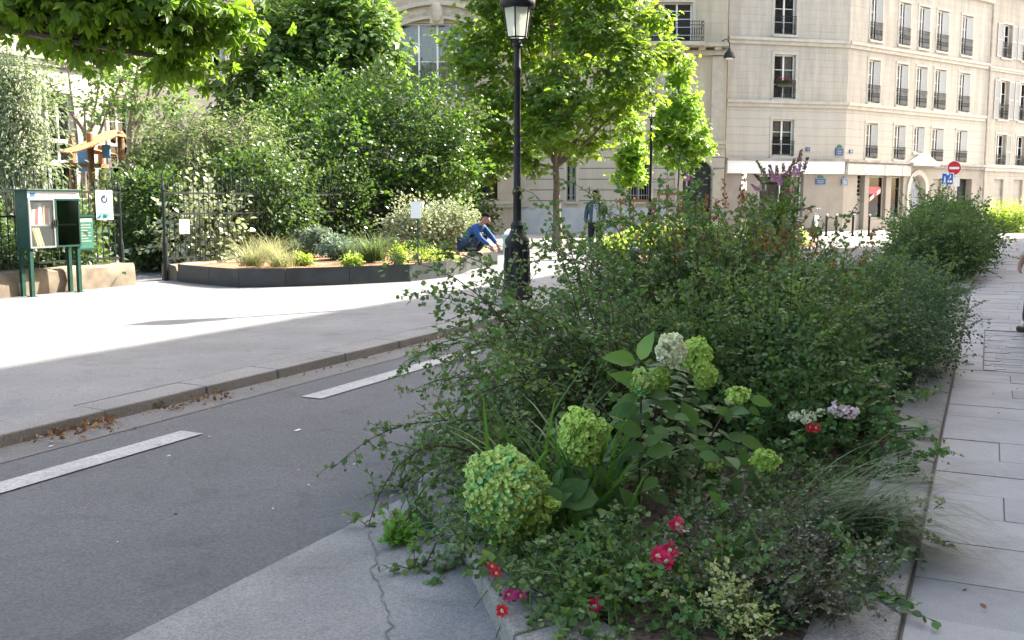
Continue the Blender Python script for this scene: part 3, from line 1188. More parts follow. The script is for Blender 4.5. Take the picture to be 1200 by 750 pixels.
M["slab"] = tinted_slab_mat()
mb = MB()
s = 1.0
rs = np.random.RandomState(9)
PATCH = (9.75, 12.9, .02)
row = 0
while s < 50:
    d = rs.choice([.36, .42, .5])
    for lim in PATCH[:2]:
        if s < lim - 1e-6 < s + d + .12:
            d = lim - s
    r = -.2 - (rs.uniform(0, .5) if row % 2 else rs.uniform(.0, .2))
    while r < 3.3:
        wd_ = rs.uniform(.5, .82)
        a, b = max(r, -.2) + .0035, min(r + wd_, 3.3) - .0035
        if s + d > PATCH[0] + .001 and s < PATCH[1] - .001:
            b = min(b, PATCH[2] - .004)
        if b - a > .04:
            z = WZ + rs.uniform(-.003, .003)
            e = .0035
            mb.hexa([St(s + e, a, .06), St(s + e, b, .06), St(s + d - e, b, .06), St(s + d - e, a, .06),
                     St(s + e, a, z), St(s + e, b, z), St(s + d - e, b, z), St(s + d - e, a, z)])
        r += wd_
    s += d
    row += 1
# the area of narrow setts let into the slabs
s = PATCH[0] + .05
while s < PATCH[1] - .1:
    r = PATCH[2] + .008 - rs.uniform(0, .2)
    while r < 3.3:
        wd_ = rs.uniform(.2, .34)
        a, b = max(r, PATCH[2] + .008), min(r + wd_, 3.3) - .006
        if b > a + .03:
            z = WZ + rs.uniform(-.004, .003)
            mb.hexa([St(s, a, .06), St(s, b, .06), St(s + .088, b, .06), St(s + .088, a, .06),
                     St(s, a, z), St(s, b, z), St(s + .088, b, z), St(s + .088, a, z)])
        r += wd_
    s += .097
sl_o = mb.build("pavement", M["slab"])
sl_o["kind"] = "structure"
# paving beyond the right hand building
sheet("pavement", [St(50.02, -.3, .09), St(50.02, 25, .09), St(62, 25, .09), St(62, -.3, .09)], M["plaza"])


# ------------------------------------------------------------------ long planter in the street
def planter(name, label, outline, inner, z0, z1, seed, group=None):
    """outline / inner: matching rings in (s,r)"""
    c = outline[0]
    root = thing(name, label, "planter", St(c[0], c[1], 0), group)
    mb = MB()
    n = len(outline)
    rs = np.random.RandomState(seed)
    # stones: cut each edge into blocks about 1.1 m long
    for i in range(n):
        j = (i + 1) % n
        a, b = Vector(outline[i]), Vector(outline[j])
        c_, d_ = Vector(inner[i]), Vector(inner[j])
        Ln = (b - a).length
        k = max(1, int(round(Ln / 1.15)))
        for q in range(k):
            t0, t1 = (q + .004 / max(Ln / k, .1)) / k, (q + 1 - .004 / max(Ln / k, .1)) / k
            o0, o1 = a.lerp(b, t0), a.lerp(b, t1)
            i0, i1 = c_.lerp(d_, t0), c_.lerp(d_, t1)
            zz = z1 + rs.uniform(-.003, .003)
            mb.hexa([St(o0.x, o0.y, z0), St(o1.x, o1.y, z0), St(i1.x, i1.y, z0), St(i0.x, i0.y, z0),
                     St(o0.x, o0.y, zz), St(o1.x, o1.y, zz), St(i1.x, i1.y, zz), St(i0.x, i0.y, zz)])
    mb.build("coping", M["coping"], root, bevel=.014)
    mb = MB()
    mb.add([St(p[0], p[1], z1 - .015) for p in inner], [list(range(n))])
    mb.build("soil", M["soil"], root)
    return root


OUT = [(2.55, -.21), (17.6, -.21), (17.6, -2.75), (4.6, -2.75), (4.25, -2.55), (3.85, -2.1), (3.4, -1.75), (2.95, -1.4), (2.65, -1.0)]
INN = [(2.95, -.50), (17.3, -.50), (17.3, -2.45), (4.72, -2.45), (4.46, -2.32), (4.1, -1.92), (3.66, -1.55), (3.25, -1.22), (3.0, -.9)]
planter("stone_planter", "long kerb edged planter in the foreground between road and slab pavement", OUT, INN, -.02, .13, 5, "stone edged planters")
OUT2 = [(18.7, -.21), (33.5, -.21), (33.5, -2.75), (18.7, -2.75)]
INN2 = [(19.15, -.55), (33.1, -.55), (33.1, -2.4), (19.15, -2.4)]
planter("stone_planter", "second kerb edged planter under the far bush by the slab pavement", OUT2, INN2, -.02, .13, 6, "stone edged planters")
# ------------------------------------------------------------------ buildings
def window(F, root, u0, u1, z0, z1, dp=.22, bars=3, rail=.9, curtain=None, fold=False, open_sh=0, arch=0, rail_out=.06, mull=1, white=None, boxflowers=False):
    mb = MB()
    fw = .065
    wm = white or M["white_paint"]
    d0, d1 = -dp - .03, -dp + .035
    mb.fr(F, u0, u0 + fw, d0, d1, z0, z1)
    mb.fr(F, u1 - fw, u1, d0, d1, z0, z1)
    mb.fr(F, u0 + fw, u1 - fw, d0, d1, z1 - fw, z1)
    mb.fr(F, u0 + fw, u1 - fw, d0, d1, z0, z0 + fw * 1.4)
    iw = (u1 - u0 - 2 * fw) / (mull + 1)
    for k in range(mull):
        c = u0 + fw + iw * (k + 1)
        mb.fr(F, c - .045, c + .045, d0, d1 + .01, z0 + fw * 1.4, z1 - fw)
    for k in range(mull + 1):
        a = u0 + fw + iw * k + (.045 if k else 0)
        b = u0 + fw + iw * (k + 1) - (.045 if k < mull else 0)
        for j in range(1, bars + 1):
            z = z0 + (z1 - z0) * j / (bars + 1)
            mb.fr(F, a, b, d0 + .015, d1 - .012, z - .016, z + .016)
    wo_ = mb.build("window", wm, root)
    mb = MB()
    mb.fr(F, u0 + fw * .5, u1 - fw * .5, -dp - .006, -dp + .004, z0 + fw, z1 - fw * .5)
    mb.build("pane", M["glass"], wo_)
    if curtain:
        mb = MB()
        a, b, ct = curtain
        ua, ub = u0 + (u1 - u0) * a, u0 + (u1 - u0) * b
        n = max(6, int((ub - ua) / .05))
        for i in range(n):
            x0, x1 = ua + (ub - ua) * i / n, ua + (ub - ua) * (i + 1) / n
            y0, y1 = -dp - .14 + .025 * math.sin(i * 2.1), -dp - .14 + .025 * math.sin((i + 1) * 2.1)
            zt = z0 + (z1 - z0) * ct
            mb.quad(F.pt(x0, zt, y0), F.pt(x1, zt, y1), F.pt(x1, z1 - .05, y1), F.pt(x0, z1 - .05, y0))
        mb.build("curtain", M["curtain"], wo_)
    if rail:
        mb = MB()
        zt = z0 + rail
        dd = rail_out
        mb.fr(F, u0 - .02, u1 + .02, dd - .02, dd + .02, zt - .03, zt)
        mb.fr(F, u0 - .02, u1 + .02, dd - .012, dd + .012, zt - .16, zt - .14)
        mb.fr(F, u0 - .02, u1 + .02, dd - .012, dd + .012, z0 + .08, z0 + .1)
        k = max(6, int((u1 - u0) / .11))
        for i in range(k + 1):
            c = u0 + (u1 - u0) * i / k
            mb.fr(F, c - .009, c + .009, dd - .009, dd + .009, z0 + .02, zt - .03)
        # scroll infill
        for i in range(k):
            c = u0 + (u1 - u0) * (i + .5) / k
            ring = [F.pt(c + .04 * math.cos(a), z0 + .42 + .12 * math.sin(a), dd) for a in [j * math.pi / 5 for j in range(11)]]
            mb.tube(ring, .008, 4, cap=False)
        mb.fr(F, u0 - .02, u0 + .01, -.05, dd - .02, zt - .03, zt - .005)
        mb.fr(F, u1 - .01, u1 + .02, -.05, dd - .02, zt - .03, zt - .005)
        mb.build("railing", M["iron"], wo_)
    if fold:
        # shutters folded against the right reveal
        mb = MB()
        # louvred leaf left half open against the right jamb
        ua, ub, da, db = u0 + (u1 - u0) * .60, u1 - .03, -dp + .06, -.015
        mb.hexa([F.pt(ua, z0 + .06, da), F.pt(ub, z0 + .06, db), F.pt(ub, z0 + .06, db + .035), F.pt(ua, z0 + .06, da + .035),
                 F.pt(ua, z1 - .05, da), F.pt(ub, z1 - .05, db), F.pt(ub, z1 - .05, db + .035), F.pt(ua, z1 - .05, da + .035)])
        k_ = int((z1 - z0) / .09)
        for i in range(1, k_):
            z = z0 + (z1 - z0) * i / k_
            mb.hexa([F.pt(ua + .05, z, da + .036), F.pt(ub - .05, z, db + .036), F.pt(ub - .05, z, db + .046), F.pt(ua + .05, z, da + .046),
                     F.pt(ua + .05, z + .04, da + .036), F.pt(ub - .05, z + .04, db + .036), F.pt(ub - .05, z + .04, db + .040), F.pt(ua + .05, z + .04, da + .040)])
        mb.build("shutter", M["shutter"], wo_)
    if open_sh:
        for sgn in ((-1, 1) if open_sh == 2 else (open_sh,)):
            mb = MB()
            a, b = (u0 - .62, u0 - .03) if sgn < 0 else (u1 + .03, u1 + .62)
            mb.fr(F, a, a + .06, .02, .065, z0, z1)
            mb.fr(F, b - .06, b, .02, .065, z0, z1)
            for z in (z0, (z0 + z1) / 2, z1 - .07):
                mb.fr(F, a + .06, b - .06, .02, .065, z, z + .07)
            k = int((z1 - z0) / .07)
            for i in range(1, k):
                z = z0 + (z1 - z0) * i / k
                mb.hexa([F.pt(a + .06, z, .03), F.pt(b - .06, z, .03), F.pt(b - .06, z, .042), F.pt(a + .06, z, .042),
                         F.pt(a + .06, z + .055, .046), F.pt(b - .06, z + .055, .046), F.pt(b - .06, z + .055, .058), F.pt(a + .06, z + .055, .058)])
            mb.build("shutter", M["shutter"], wo_)
    return wo_


def surround(mb, F, u0, u1, z0, z1, w=.16, d=.05, sill=True, head=True, mi=0):
    mb.fr(F, u0 - w, u0 - .004, .003, d, z0, z1, mi)
    mb.fr(F, u1 + .004, u1 + w, .003, d, z0, z1, mi)
    if head:
        mb.fr(F, u0 - w, u1 + w, .003, d + .012, z1 + .004, z1 + w, mi)
    if sill:
        mb.fr(F, u0 - w * .8, u1 + w * .8, .003, d + .06, z0 - .12, z0 - .003, mi)


def band(mb, F, u0, u1, z, h, d, mi=0):
    """stepped string course"""
    mb.fr(F, u0, u1, .002, d * .55, z - h, z - h * .45, mi)
    mb.fr(F, u0, u1, .002, d, z - h * .45 + .001, z, mi)


def cornice(mb, F, u0, u1, z, h, d, dent=.5, mi=0):
    mb.fr(F, u0, u1, .002, d * .4, z - h, z - h * .6, mi)
    mb.fr(F, u0, u1, .002, d, z - h * .32, z, mi)
    u = u0 + dent * .3
    while u < u1 - dent * .3:
        mb.fr(F, u, u + dent * .42, .002, d * .85, z - h * .6 + .002, z - h * .32 - .002, mi)
        u += dent


def mass(mb, F, u0, u1, z0, z1, depth=9, mi=0):
    """solid volume behind a facade"""
    mb.fr(F, u0, u1, -depth, -1.3, z0, z1 - .01, mi)
    mb.quad(F.pt(u0, z0, 0), F.pt(u0, z0, -1.3), F.pt(u0, z1, -1.3), F.pt(u0, z1, 0), mi)
    mb.quad(F.pt(u1, z0, 0), F.pt(u1, z1, 0), F.pt(u1, z1, -1.3), F.pt(u1, z0, -1.3), mi)
    mb.quad(F.pt(u0, z1, 0), F.pt(u0, z1, -1.3), F.pt(u1, z1, -1.3), F.pt(u1, z1, 0), mi)


def mansard(F, u0, u1, z, h, depth, root, rake=1.6):
    mb = MB()
    mb.hexa([F.pt(u0, z, -depth), F.pt(u1, z, -depth), F.pt(u1, z, -.25), F.pt(u0, z, -.25),
             F.pt(u0, z + h, -depth + .5), F.pt(u1, z + h, -depth + .5), F.pt(u1, z + h, -rake), F.pt(u0, z + h, -rake)])
    r = mb.build("roof", M["zinc"], root)
    for k in range(max(1, int((u1 - u0) / 7))):
        mb = MB()
        u = u0 + (k + .5) * (u1 - u0) / max(1, int((u1 - u0) / 7))
        mb.fr(F, u - .5, u + .5, -depth * .5 - .9, -depth * .5, z + h + .003, z + h + 1.6)
        mb.build("chimney", M["rock"], r)


def pxbox(F, x0, y0, x1, y1, d=0):
    a = F.px(x0, y0, d)
    b = F.px(x1, y1, d)
    c = F.px(x0, y1, d)
    e = F.px(x1, y0, d)
    return ((a[0] + c[0]) / 2, (b[0] + e[0]) / 2, (b[1] + c[1]) / 2, (a[1] + e[1]) / 2)   # u0,u1,z0,z1


def gp(px, Y):
    q = P(px, 236, Y)
    return (q.x, q.y)


# ---------------- corner building at the end of the street
F1 = Facade(gp(849, 52.6), gp(988, 54.3))
F2 = Facade(gp(988, 54.3), gp(1150, 63.0))
st1 = stone_wall("corner house limestone", (0.445, 0.41, 0.345), F1.t, .36, 1.15, .007, var=.028, streak=.16)
st2 = stone_wall("corner house limestone street side", (0.435, 0.40, 0.338), F2.t, .36, 1.15, .007, var=.028, streak=.16)
st1r = stone_wall("grooved limestone courses", (0.455, 0.42, 0.355), F1.t, .42, 40.0, .022, var=.015, streak=.08)
st2r = stone_wall("grooved limestone courses street side", (0.44, 0.405, 0.342), F2.t, .42, 40.0, .022, var=.015, streak=.08)
trim = plain("limestone trim", (0.445, 0.41, 0.345), 0.9, noise=.12, scale=3)
trim_grey = plain("sooty ledge", (0.30, 0.275, 0.245), 0.9, noise=.25, scale=2.5)
render_w = plain("taupe shop wall", (0.30, 0.262, 0.215), 0.85, noise=.10, scale=1.5)
cb = thing("corner_building", "pale limestone corner house with rows of tall windows over closed shopfront", "building", (F1.B.x, F1.B.y, 0))
zg = F1.px(920, 187)[1]          # top of shop storey
zs2 = F1.px(915, 118)[1]         # ledge under second floor windows
zs3 = F1.px(915, 45)[1]
ZT = 14.35
w1 = []
for (x0, y0, x1, y1) in [(908, -6, 933, 41), (907, 64, 932, 116), (905, 140, 930, 183)]:
    w1.append(pxbox(F1, x0, y0, x1, y1))
S2 = lambda x, y: (x / 3.15 + 820, y / 3.15)
cols2 = [(622, 664), (727, 767), (800, 838), (867, 908), (958, 997)]
u2 = []
for a, b in cols2:
    xa, xb = S2(a, 0)[0], S2(b, 0)[0]
    u2.append((F2.px(xa, 95)[0], F2.px(xb, 95)[0]))
z3 = (F2.px(*S2(640, 148))[1], F2.px(*S2(640, -15))[1])
z2 = (F2.px(*S2(640, 380))[1], F2.px(*S2(640, 221))[1])
z1_ = (F2.px(*S2(635, 585))[1], F2.px(*S2(635, 455))[1])
w2 = []
for i, (a, b) in enumerate(u2):
    for zz in (z3, z2, z1_):
        if i == 2 and zz is z1_:
            w2.append((a, b, zz[0] + .45, zz[1]))
        else:
            w2.append((a, b, zz[0], zz[1]))
shop = pxbox(F1, 890, 205, 941, 262)
mb = MB()
mats = [st1, M["room_shade"], st2, st1r, st2r, trim, render_w, trim_grey]
zb = zs2 - .0
F1.wall(mb, 0, F1.L, zb, ZT, w1[:2], mi=0)
F1.wall(mb, 0, F1.L, zg, zb, w1[2:], mi=3)
F1.wall(mb, 0, F1.L, 0, zg, [(shop[0], shop[1], .75, shop[3], .5)], mi=6)
F2.wall(mb, 0, F2.L, zb, ZT, [x for x in w2 if x[3] > zb + .5 and x[2] >= zb - .1], mi=2)
F2.wall(mb, 0, F2.L, zg, zb, [x for x in w2 if x[2] < zb - .3], mi=4)
# ground floor of the street side
us0, us1 = F2.px(1004, 230)[0], F2.px(1013, 230)[0]
sh0, sh1 = F2.px(1018, 230)[0], F2.px(1038, 230)[0]
sh2, sh3 = F2.px(1044, 230)[0], F2.px(1058, 230)[0]
ad0, ad1 = F2.px(1065, 230)[0], F2.px(1083, 230)[0]
dk0, dk1 = F2.px(1121, 230)[0], F2.px(1138, 230)[0]
bl0, bl1 = F2.px(1093, 230)[0], F2.px(1102, 230)[0]
ztop_sh = F2.px(1030, 206)[1]
zad = F2.px(1074, 205)[1]
F2.wall(mb, 0, F2.L, 0, zg, [(us0, us1, .05, ztop_sh, .35), (sh0, sh1, .6, ztop_sh, .35), (sh2, sh3, .6, ztop_sh, .35),
                             (ad0, ad1, .05, zad, .45), (dk0, dk1, .05, ztop_sh - .05, .5), (bl0, bl1, .9, ztop_sh - .1, .12)], mi=6)
mass(mb, F1, 0, F1.L, 0, ZT, 9, 0)
mass(mb, F2, 0, F2.L, 0, ZT, 9, 2)
# quoins / ledges
for F, m_ in ((F1, 5), (F2, 5)):
    band(mb, F, -.02 if F is F1 else .0, F.L + (.02 if F is F1 else 0), zs2, .34, .16, 5)
    band(mb, F, 0, F.L, zs3, .34, .18, 5)
    band(mb, F, 0, F.L, zg + .05, .3, .26, 7)
    cornice(mb, F, 0, F.L, ZT, .75, .5, .5, 5)
for (a, b, c, e) in w1:
    surround(mb, F1, a, b, c, e, .15, .022, True, True, 5)
mb.fr(F2, bl0 - .1, bl1 + .1, -.2, -.122, .8, ztop_sh, 6)
for (a, b, c, e) in w2:
    surround(mb, F2, a, b, c, e, .13, .022, True, True, 5)
cw = mb.build("wall", mats, cb)
rs = np.random.RandomState(31)
for i, (a, b, c, e) in enumerate(w1):
    window(F1, cb, a, b, c, e, .22, 2, .95 if i < 2 else .8, (.45, .97, .0) if i == 1 else (.05, .95, .55) if i == 2 else None)
for i, (a, b, c, e) in enumerate(w2):
    cur = [(.05, .97, .0), (.48, .97, 0), (.5, .97, 0), (.42, .97, .2)][rs.randint(4)]
    window(F2, cb, a, b, c, e, .2, 2, .95 if e - c > 2.2 else (.7 if e - c > 1.7 else 0), cur, fold=True)
# potted red flowers behind the railing of the middle window
a, b, c, e = w1[1]
pf = thing("flower_box", "window box of red flowers behind a railing of the corner house", "flower box", F1.pt(a + .5, c, .1))
mb = MB()
mb.fr(F1, a + .25, b - .1, -.13, .02, c + .62, c + .78)
mb.build("trough", M["rock"], pf)
rsf = np.random.RandomState(77)
for nm, mt, n_, sz, zo in (("foliage", L["hedge"], 90, .11, .12), ("flowers", L["petal_red"], 34, .085, .22)):
    bg2 = Bag()
    for i in range(n_):
        bg2.add(F1.pt(rsf.uniform(a + .25, b - .12), c + .78 + rsf.uniform(0, zo * 1.6), rsf.uniform(-.12, .1)), rv(rsf), rv(rsf) + F1.n, sz * rsf.uniform(.7, 1.2))
    bg2.build(nm, oval(.4, .05, .0), mt, pf)
# fascia boards
mb = MB()
f0 = pxbox(F1, 850.5, 188.5, 987, 203.5)
mb.fr(F1, f0[0], f0[1], .004, .22, f0[2], f0[3])
mb.build("fascia_board", M["sign_white"], cb)
peel = stone_wall("peeling painted board", (0.56, 0.53, 0.47), F2.t, 3, 1.75, .03, (0.3, 0.16, 0.09), .03, 0, .22)
fz0, fz1 = F2.px(1010, 205.0)[1], F2.px(1010, 192.5)[1]
mb = MB()
mb.fr(F2, .05, F2.px(1064, 200)[0], .004, .2, fz0, fz1)
mb.build("fascia_board", peel, cb, label="peeling cream fascia board with a small round emblem")
mb = MB()
cu = F2.px(1011, 198)[0]
mb.disc(F2, cu, (fz0 + fz1) / 2, .2, .204, .215, 16)
mb.build("emblem", M["grey_metal"], cb)
# shop window on the left face
wo_ = window(F1, cb, shop[0] + .02, shop[1] - .02, .77, shop[3] - .02, .3, 0, 0, None, mull=1)
mb = MB()
um = (shop[0] + shop[1]) / 2
mb.fr(F1, shop[0] + .1, um - .06, -.42, -.40, .85, shop[3] - .5)
mb.build("blind", M["shutter"], wo_)
mb = MB()
k = 6
for i in range(k):
    z = shop[3] - .12 - i * .1
    mb.fr(F1, um + .08, shop[1] - .1, -.42, -.38, z - .07, z)
mb.build("shop_blind", M["shutter"], wo_)
mb = MB()
mb.fr(F1, um + .25, shop[1] - .12, -.44, -.42, shop[3] - 1.25, shop[3] - .75)
mb.build("banner", M["red"], wo_)
# street side shopfront
glass_sheen = plain('painted shop glass sheen', (.40, .41, .38), .8, noise=.22, scale=2.2)  # pale reflection of the shop glass, put into the colour
for a, b in ((sh0, sh1), (sh2, sh3)):
    wo_ = window(F2, cb, a, b, .62, ztop_sh - .02, .25, 0, 0, None, mull=0, white=trim)
    ww = MB()
    ww.fr(F2, a + .05, b - .05, -.34, -.31, .65, ztop_sh - .05)  # added panel behind the pane, carries the painted reflection
    ww.build("sheen_screen", glass_sheen, wo_)
    if a == sh0:
        mb = MB()
        q = pxbox(F2, 1018.5, 219, 1031.5, 227.5, -.2)
        mb.fr(F2, max(q[0], a + .08), q[1], -.20, -.185, q[2], q[3])
        mb.build("poster", M["red"], wo_)
        mb = MB()
        for i in range(5):
            ua, ub = a + .1 + i * .32, a + .1 + (i + 1) * .32
            if ub > b:
                break
            za, zb_ = .62 + .85 + i * .16, .62 + .85 + (i + 1) * .16
            mb.hexa([F2.pt(ua, za, -.19), F2.pt(ub, zb_, -.19), F2.pt(ub, zb_, -.18), F2.pt(ua, za, -.18),
                     F2.pt(ua, za + .2, -.19), F2.pt(ub, zb_ + .2, -.19), F2.pt(ub, zb_ + .2, -.18), F2.pt(ua, za + .2, -.18)], i % 2)
        mb.build("barrier_tape", [M["red"], M["sign_white"]], wo_)
mb = MB()
mb.fr(F2, us0 + .01, us1 - .01, -.3, -.26, .06, ztop_sh - 1.1)
mb.fr(F2, us0 + .1, us1 - .1, -.258, -.25, .3, ztop_sh - 1.25, 0)
for i in range(4):
    z = ztop_sh - .2 - i * .24
    mb.fr(F2, us0 + .06, us1 - .06, -.3, -.26, z - .05, z)
dr = mb.build("door", plain("grey shop door", (0.3, 0.29, 0.26), .6), cb)
mb = MB()
mb.fr(F2, us0 + .12, us0 + .16, -.248, -.2, 1.0, 1.25)
mb.build("handle", M["iron"], dr)
# arched entrance with pediment
mb = MB()
c_ = (ad0 + ad1) / 2
rad = (ad1 - ad0) / 2
zc = zad - rad
for sgn in (-1, 1):
    arc = [(c_ + sgn * rad * math.cos(t), zc + rad * math.sin(t)) for t in [k * math.pi / 2 / 8 for k in range(9)]]
    poly = [(c_ + sgn * rad, zad)] + arc
    mb.prism([F2.pt(x, z, -.002) for x, z in poly], F2.n * -.3)
arc0 = [(c_ + rad * math.cos(t), zc + rad * math.sin(t)) for t in [k * math.pi / 14 for k in range(15)]]
arc1 = [(c_ + (rad + .28) * math.cos(t), zc + (rad + .28) * math.sin(t)) for t in [k * math.pi / 14 for k in range(15)]]
for k in range(14):
    mb.prism([F2.pt(*arc0[k], .003), F2.pt(*arc0[k + 1], .003), F2.pt(*arc1[k + 1], .003), F2.pt(*arc1[k], .003)], F2.n * .09)
for uu in (ad0 - .3, ad1 + .02):
    mb.fr(F2, uu, uu + .28, .003, .09, .05, zc)
pe0, pe1 = F2.px(1063, 190)[0], F2.px(1094, 190)[0]
pzb, pzt = F2.px(1078, 191)[1], F2.px(1078, 179)[1]
mb.fr(F2, pe0, pe1, .28, .42, pzb - .18, pzb)
pm = (pe0 + pe1) / 2
mb.prism([F2.pt(pe0, pzb + .003, .05), F2.pt(pe1, pzb + .003, .05), F2.pt(pm, pzt, .05)], F2.n * .3)
mb.build("pediment", trim, cb)
mb = MB()
dpoly = [(ad0 + .02, .06)] + [(ad1 - .02, .06)] + [(c_ + (rad - .02) * math.cos(t), zc + (rad - .02) * math.sin(t)) for t in [k * math.pi / 14 for k in range(15)]]
mb.prism([F2.pt(x, z, -.36) for x, z in dpoly], F2.n * .06)
mb.fr(F2, c_ - .02, c_ + .02, -.298, -.28, .1, zc)
for sgn in (-1, 1):
    for zz in ((.3, 1.0), (1.15, zc - .05)):
        a, b = sorted((c_ + sgn * .14, c_ + sgn * (rad - .15)))
        mb.fr(F2, a, b, -.298, -.28, zz[0], zz[1])
mb.build("door", plain("grey painted arched door", (0.27, 0.28, 0.29), .5), cb)
mb = MB()
mb.fr(F2, dk0 + .02, dk1 - .02, -.42, -.38, .06, ztop_sh - .1)
mb.fr(F2, (dk0 + dk1) / 2 - .03, (dk0 + dk1) / 2 + .03, -.378, -.36, .06, ztop_sh - .1)
mb.build("door", M["iron"], cb)
plaque_line = plain("enamel lettering", (.26, .3, .34), .5)
# number and street plaques
for (F, x, y, wpx, hpx, kind, nm) in [(F1, 962, 211, 12, 11, 1, "street_name_plaque"), (F2, 991, 211.5, 7, 11, 1, "street_name_plaque"),
                                     (F1, 984, 176, 9, 13, 1, "street_name_plaque"), (F2, 998, 177.5, 4, 4, 0, "number_plaque"), (F1, 947, 175, 4.5, 4.5, 0, "number_plaque")]:
    q = pxbox(F, x - wpx / 2, y - hpx / 2, x + wpx / 2, y + hpx / 2, .06)
    d_ = .06 if y < 190 else .03
    mb = MB()
    if kind:
        zz = q[2] + (q[3] - q[2]) * .68
        cm, rr = (q[0] + q[1]) / 2, (q[1] - q[0]) * .32
        mb.fr(F, q[0], q[1], .003, d_, q[2], zz)
        poly = [(cm + rr * math.cos(t), zz + .003 + (q[3] - zz) * math.sin(t)) for t in [k * math.pi / 10 for k in range(11)]]
        mb.prism([F.pt(a, b, .004) for a, b in poly], F.n * (d_ - .006), 1)
        # pale border lines and blurred lettering bars
        for (a, b, c, e) in [(.0, 1, 0, .05), (0, 1, .95, 1), (.16, .84, .56, .68), (.22, .78, .26, .38)]:
            u_a, u_b = q[0] + (q[1] - q[0]) * a, q[0] + (q[1] - q[0]) * b
            mb.fr(F, u_a, u_b, d_ + .001, d_ + .005, q[2] + (zz - q[2]) * c, q[2] + (zz - q[2]) * e, 2)
    else:
        mb.fr(F, q[0], q[1], .003, d_, q[2], q[3])
        mb.fr(F, q[0] + (q[1] - q[0]) * .35, q[0] + (q[1] - q[0]) * .65, d_ + .001, d_ + .004, q[2] + (q[3] - q[2]) * .25, q[2] + (q[3] - q[2]) * .75, 2)
    mb.build(nm, [M["plaque"], M["plaque"] if y > 190 and x > 980 else M["plaque_green"], plaque_line], cb)
# rain pipe at the far end
mb = MB()
mb.tube([F2.pt(F2.L - .1, .1, .14), F2.pt(F2.L - .1, ZT - .8, .14)], .06, 8)
mb.build("drainpipe", trim_grey, cb)
mansard(F1, 0, F1.L, ZT, 3.2, 9, cb)
mansard(F2, 0, F2.L, ZT, 3.2, 9, cb)

# ---------------- house with shutters, further along
F3 = Facade((F2.B.x, F2.B.y), (F2.B.x + F2.t.x * 22, F2.B.y + F2.t.y * 22))
st3 = stone_wall("shuttered house stone", (0.40, 0.36, 0.295), F3.t, .4, 1.3, .009, var=.03, streak=.14)
sb = thing("shuttered_building", "tan stone house with pale open shutters right of the corner house", "building", (F3.A.x, F3.A.y, 0))
S3 = lambda x: x / 3.15 + 820
wu = [(F3.px(S3(1108), 95)[0], F3.px(S3(1130), 95)[0]), (F3.px(S3(1182), 95)[0], F3.px(S3(1182), 95)[0] + 1.15)]
w0 = wu[0][1] - wu[0][0]
wu[0] = (wu[0][0], wu[0][0] + 1.15)
stepu = wu[1][0] - wu[0][0]
wu += [(wu[1][0] + stepu * k, wu[1][0] + stepu * k + 1.15) for k in range(1, 5)]
rows = [(F3.px(S3(1110), 67)[1], F3.px(S3(1110), 27)[1]), (F3.px(S3(1090), 139)[1], F3.px(S3(1090), 93)[1]), (F3.px(S3(1085), 199)[1], F3.px(S3(1085), 157)[1])]
ops = [(a, b, c, e) for (a, b) in wu for (c, e) in rows if b < F3.L - .3]
mb = MB()
g0 = [(a, b, .9, 3.0, .15) for (a, b) in wu if b < F3.L - .3]
F3.wall(mb, 0, F3.L, 0, 15.2, ops + g0)
mass(mb, F3, 0, F3.L, 0, 15.2, 9)
band(mb, F3, .06, F3.L, 3.9, .4, .2, 2)
band(mb, F3, .06, F3.L, rows[1][1] + .75, .25, .12, 2)
cornice(mb, F3, .06, F3.L, 15.2, .9, .55, .55, 2)
for (a, b, c, e, _d) in g0:
    mb.fr(F3, a - .1, b + .1, -.2, -.152, c - .1, e + .1, 0)      # blind niches
for (a, b, c, e) in ops:
    surround(mb, F3, a, b, c, e, .14, .018, True, True, 2)
mb.build("wall", [st3, M["room_shade"], trim], sb)
for i, (a, b, c, e) in enumerate(ops):
    window(F3, sb, a, b, c, e, .22, 2, .95, (.1, .9, .3) if i % 2 else None, open_sh=2 if (i % 3 != 2) else 1)
mansard(F3, 0, F3.L, 15.2, 3.2, 9, sb)

# ---------------- beige town house behind the square
YB = 51.5
FB = Facade(gp(606, YB), gp(848, YB - .2))
stB = stone_wall("beige town house ashlar", (0.46, 0.40, 0.29), FB.t, .55, 1.5, .006, var=.03, streak=.12)
stBr = stone_wall("beige rusticated courses", (0.46, 0.41, 0.33), FB.t, .545, 60.0, .03, (0.2, 0.165, 0.12), .015, 0, .10)
plinth = plain("pale bluish plinth", (0.43, 0.43, 0.42), .85, noise=.14, scale=1.2)
trimB = plain("beige town house mouldings", (0.43, 0.38, 0.29), .9, noise=.12, scale=3)
bb = thing("town_house", "beige town house with iron balcony and dark arched carriage door behind the trees", "building", (FB.A.x, FB.A.y, 0))
c1 = FB.px(800, 165)[1]
c2 = FB.px(800, 52)[1]
ZB = 20.5
door = pxbox(FB, 800, 187, 834, 250)
gw1 = pxbox(FB, 664, 188, 675, 236)
gw2 = pxbox(FB, 736, 186, 762, 236)
fw1 = pxbox(FB, 760, 3, 811, 50)
aw = pxbox(FB, 776, 86, 811, 138)
more_up = [(aw[0] - 4.6, aw[1] - 4.6, aw[2], aw[3]), (fw1[0] - 4.8, fw1[1] - 4.8, fw1[2], fw1[3])]
mb = MB()
FB.wall(mb, 0, FB.L, c2, ZB, [fw1, more_up[1]], mi=0)
FB.wall(mb, 0, FB.L, c1, c2, [aw, more_up[0]], mi=0)
FB.wall(mb, 0, FB.L, 1.25, c1, [(door[0], door[1], 1.25, door[3], .45), gw1, gw2], mi=2)
FB.wall(mb, 0, FB.L, 0, 1.25, [(door[0], door[1], .02, 1.25, .45)], mi=3)
mb.fr(FB, .0, door[0] - .5, .003, .07, .0, 1.28, 3)
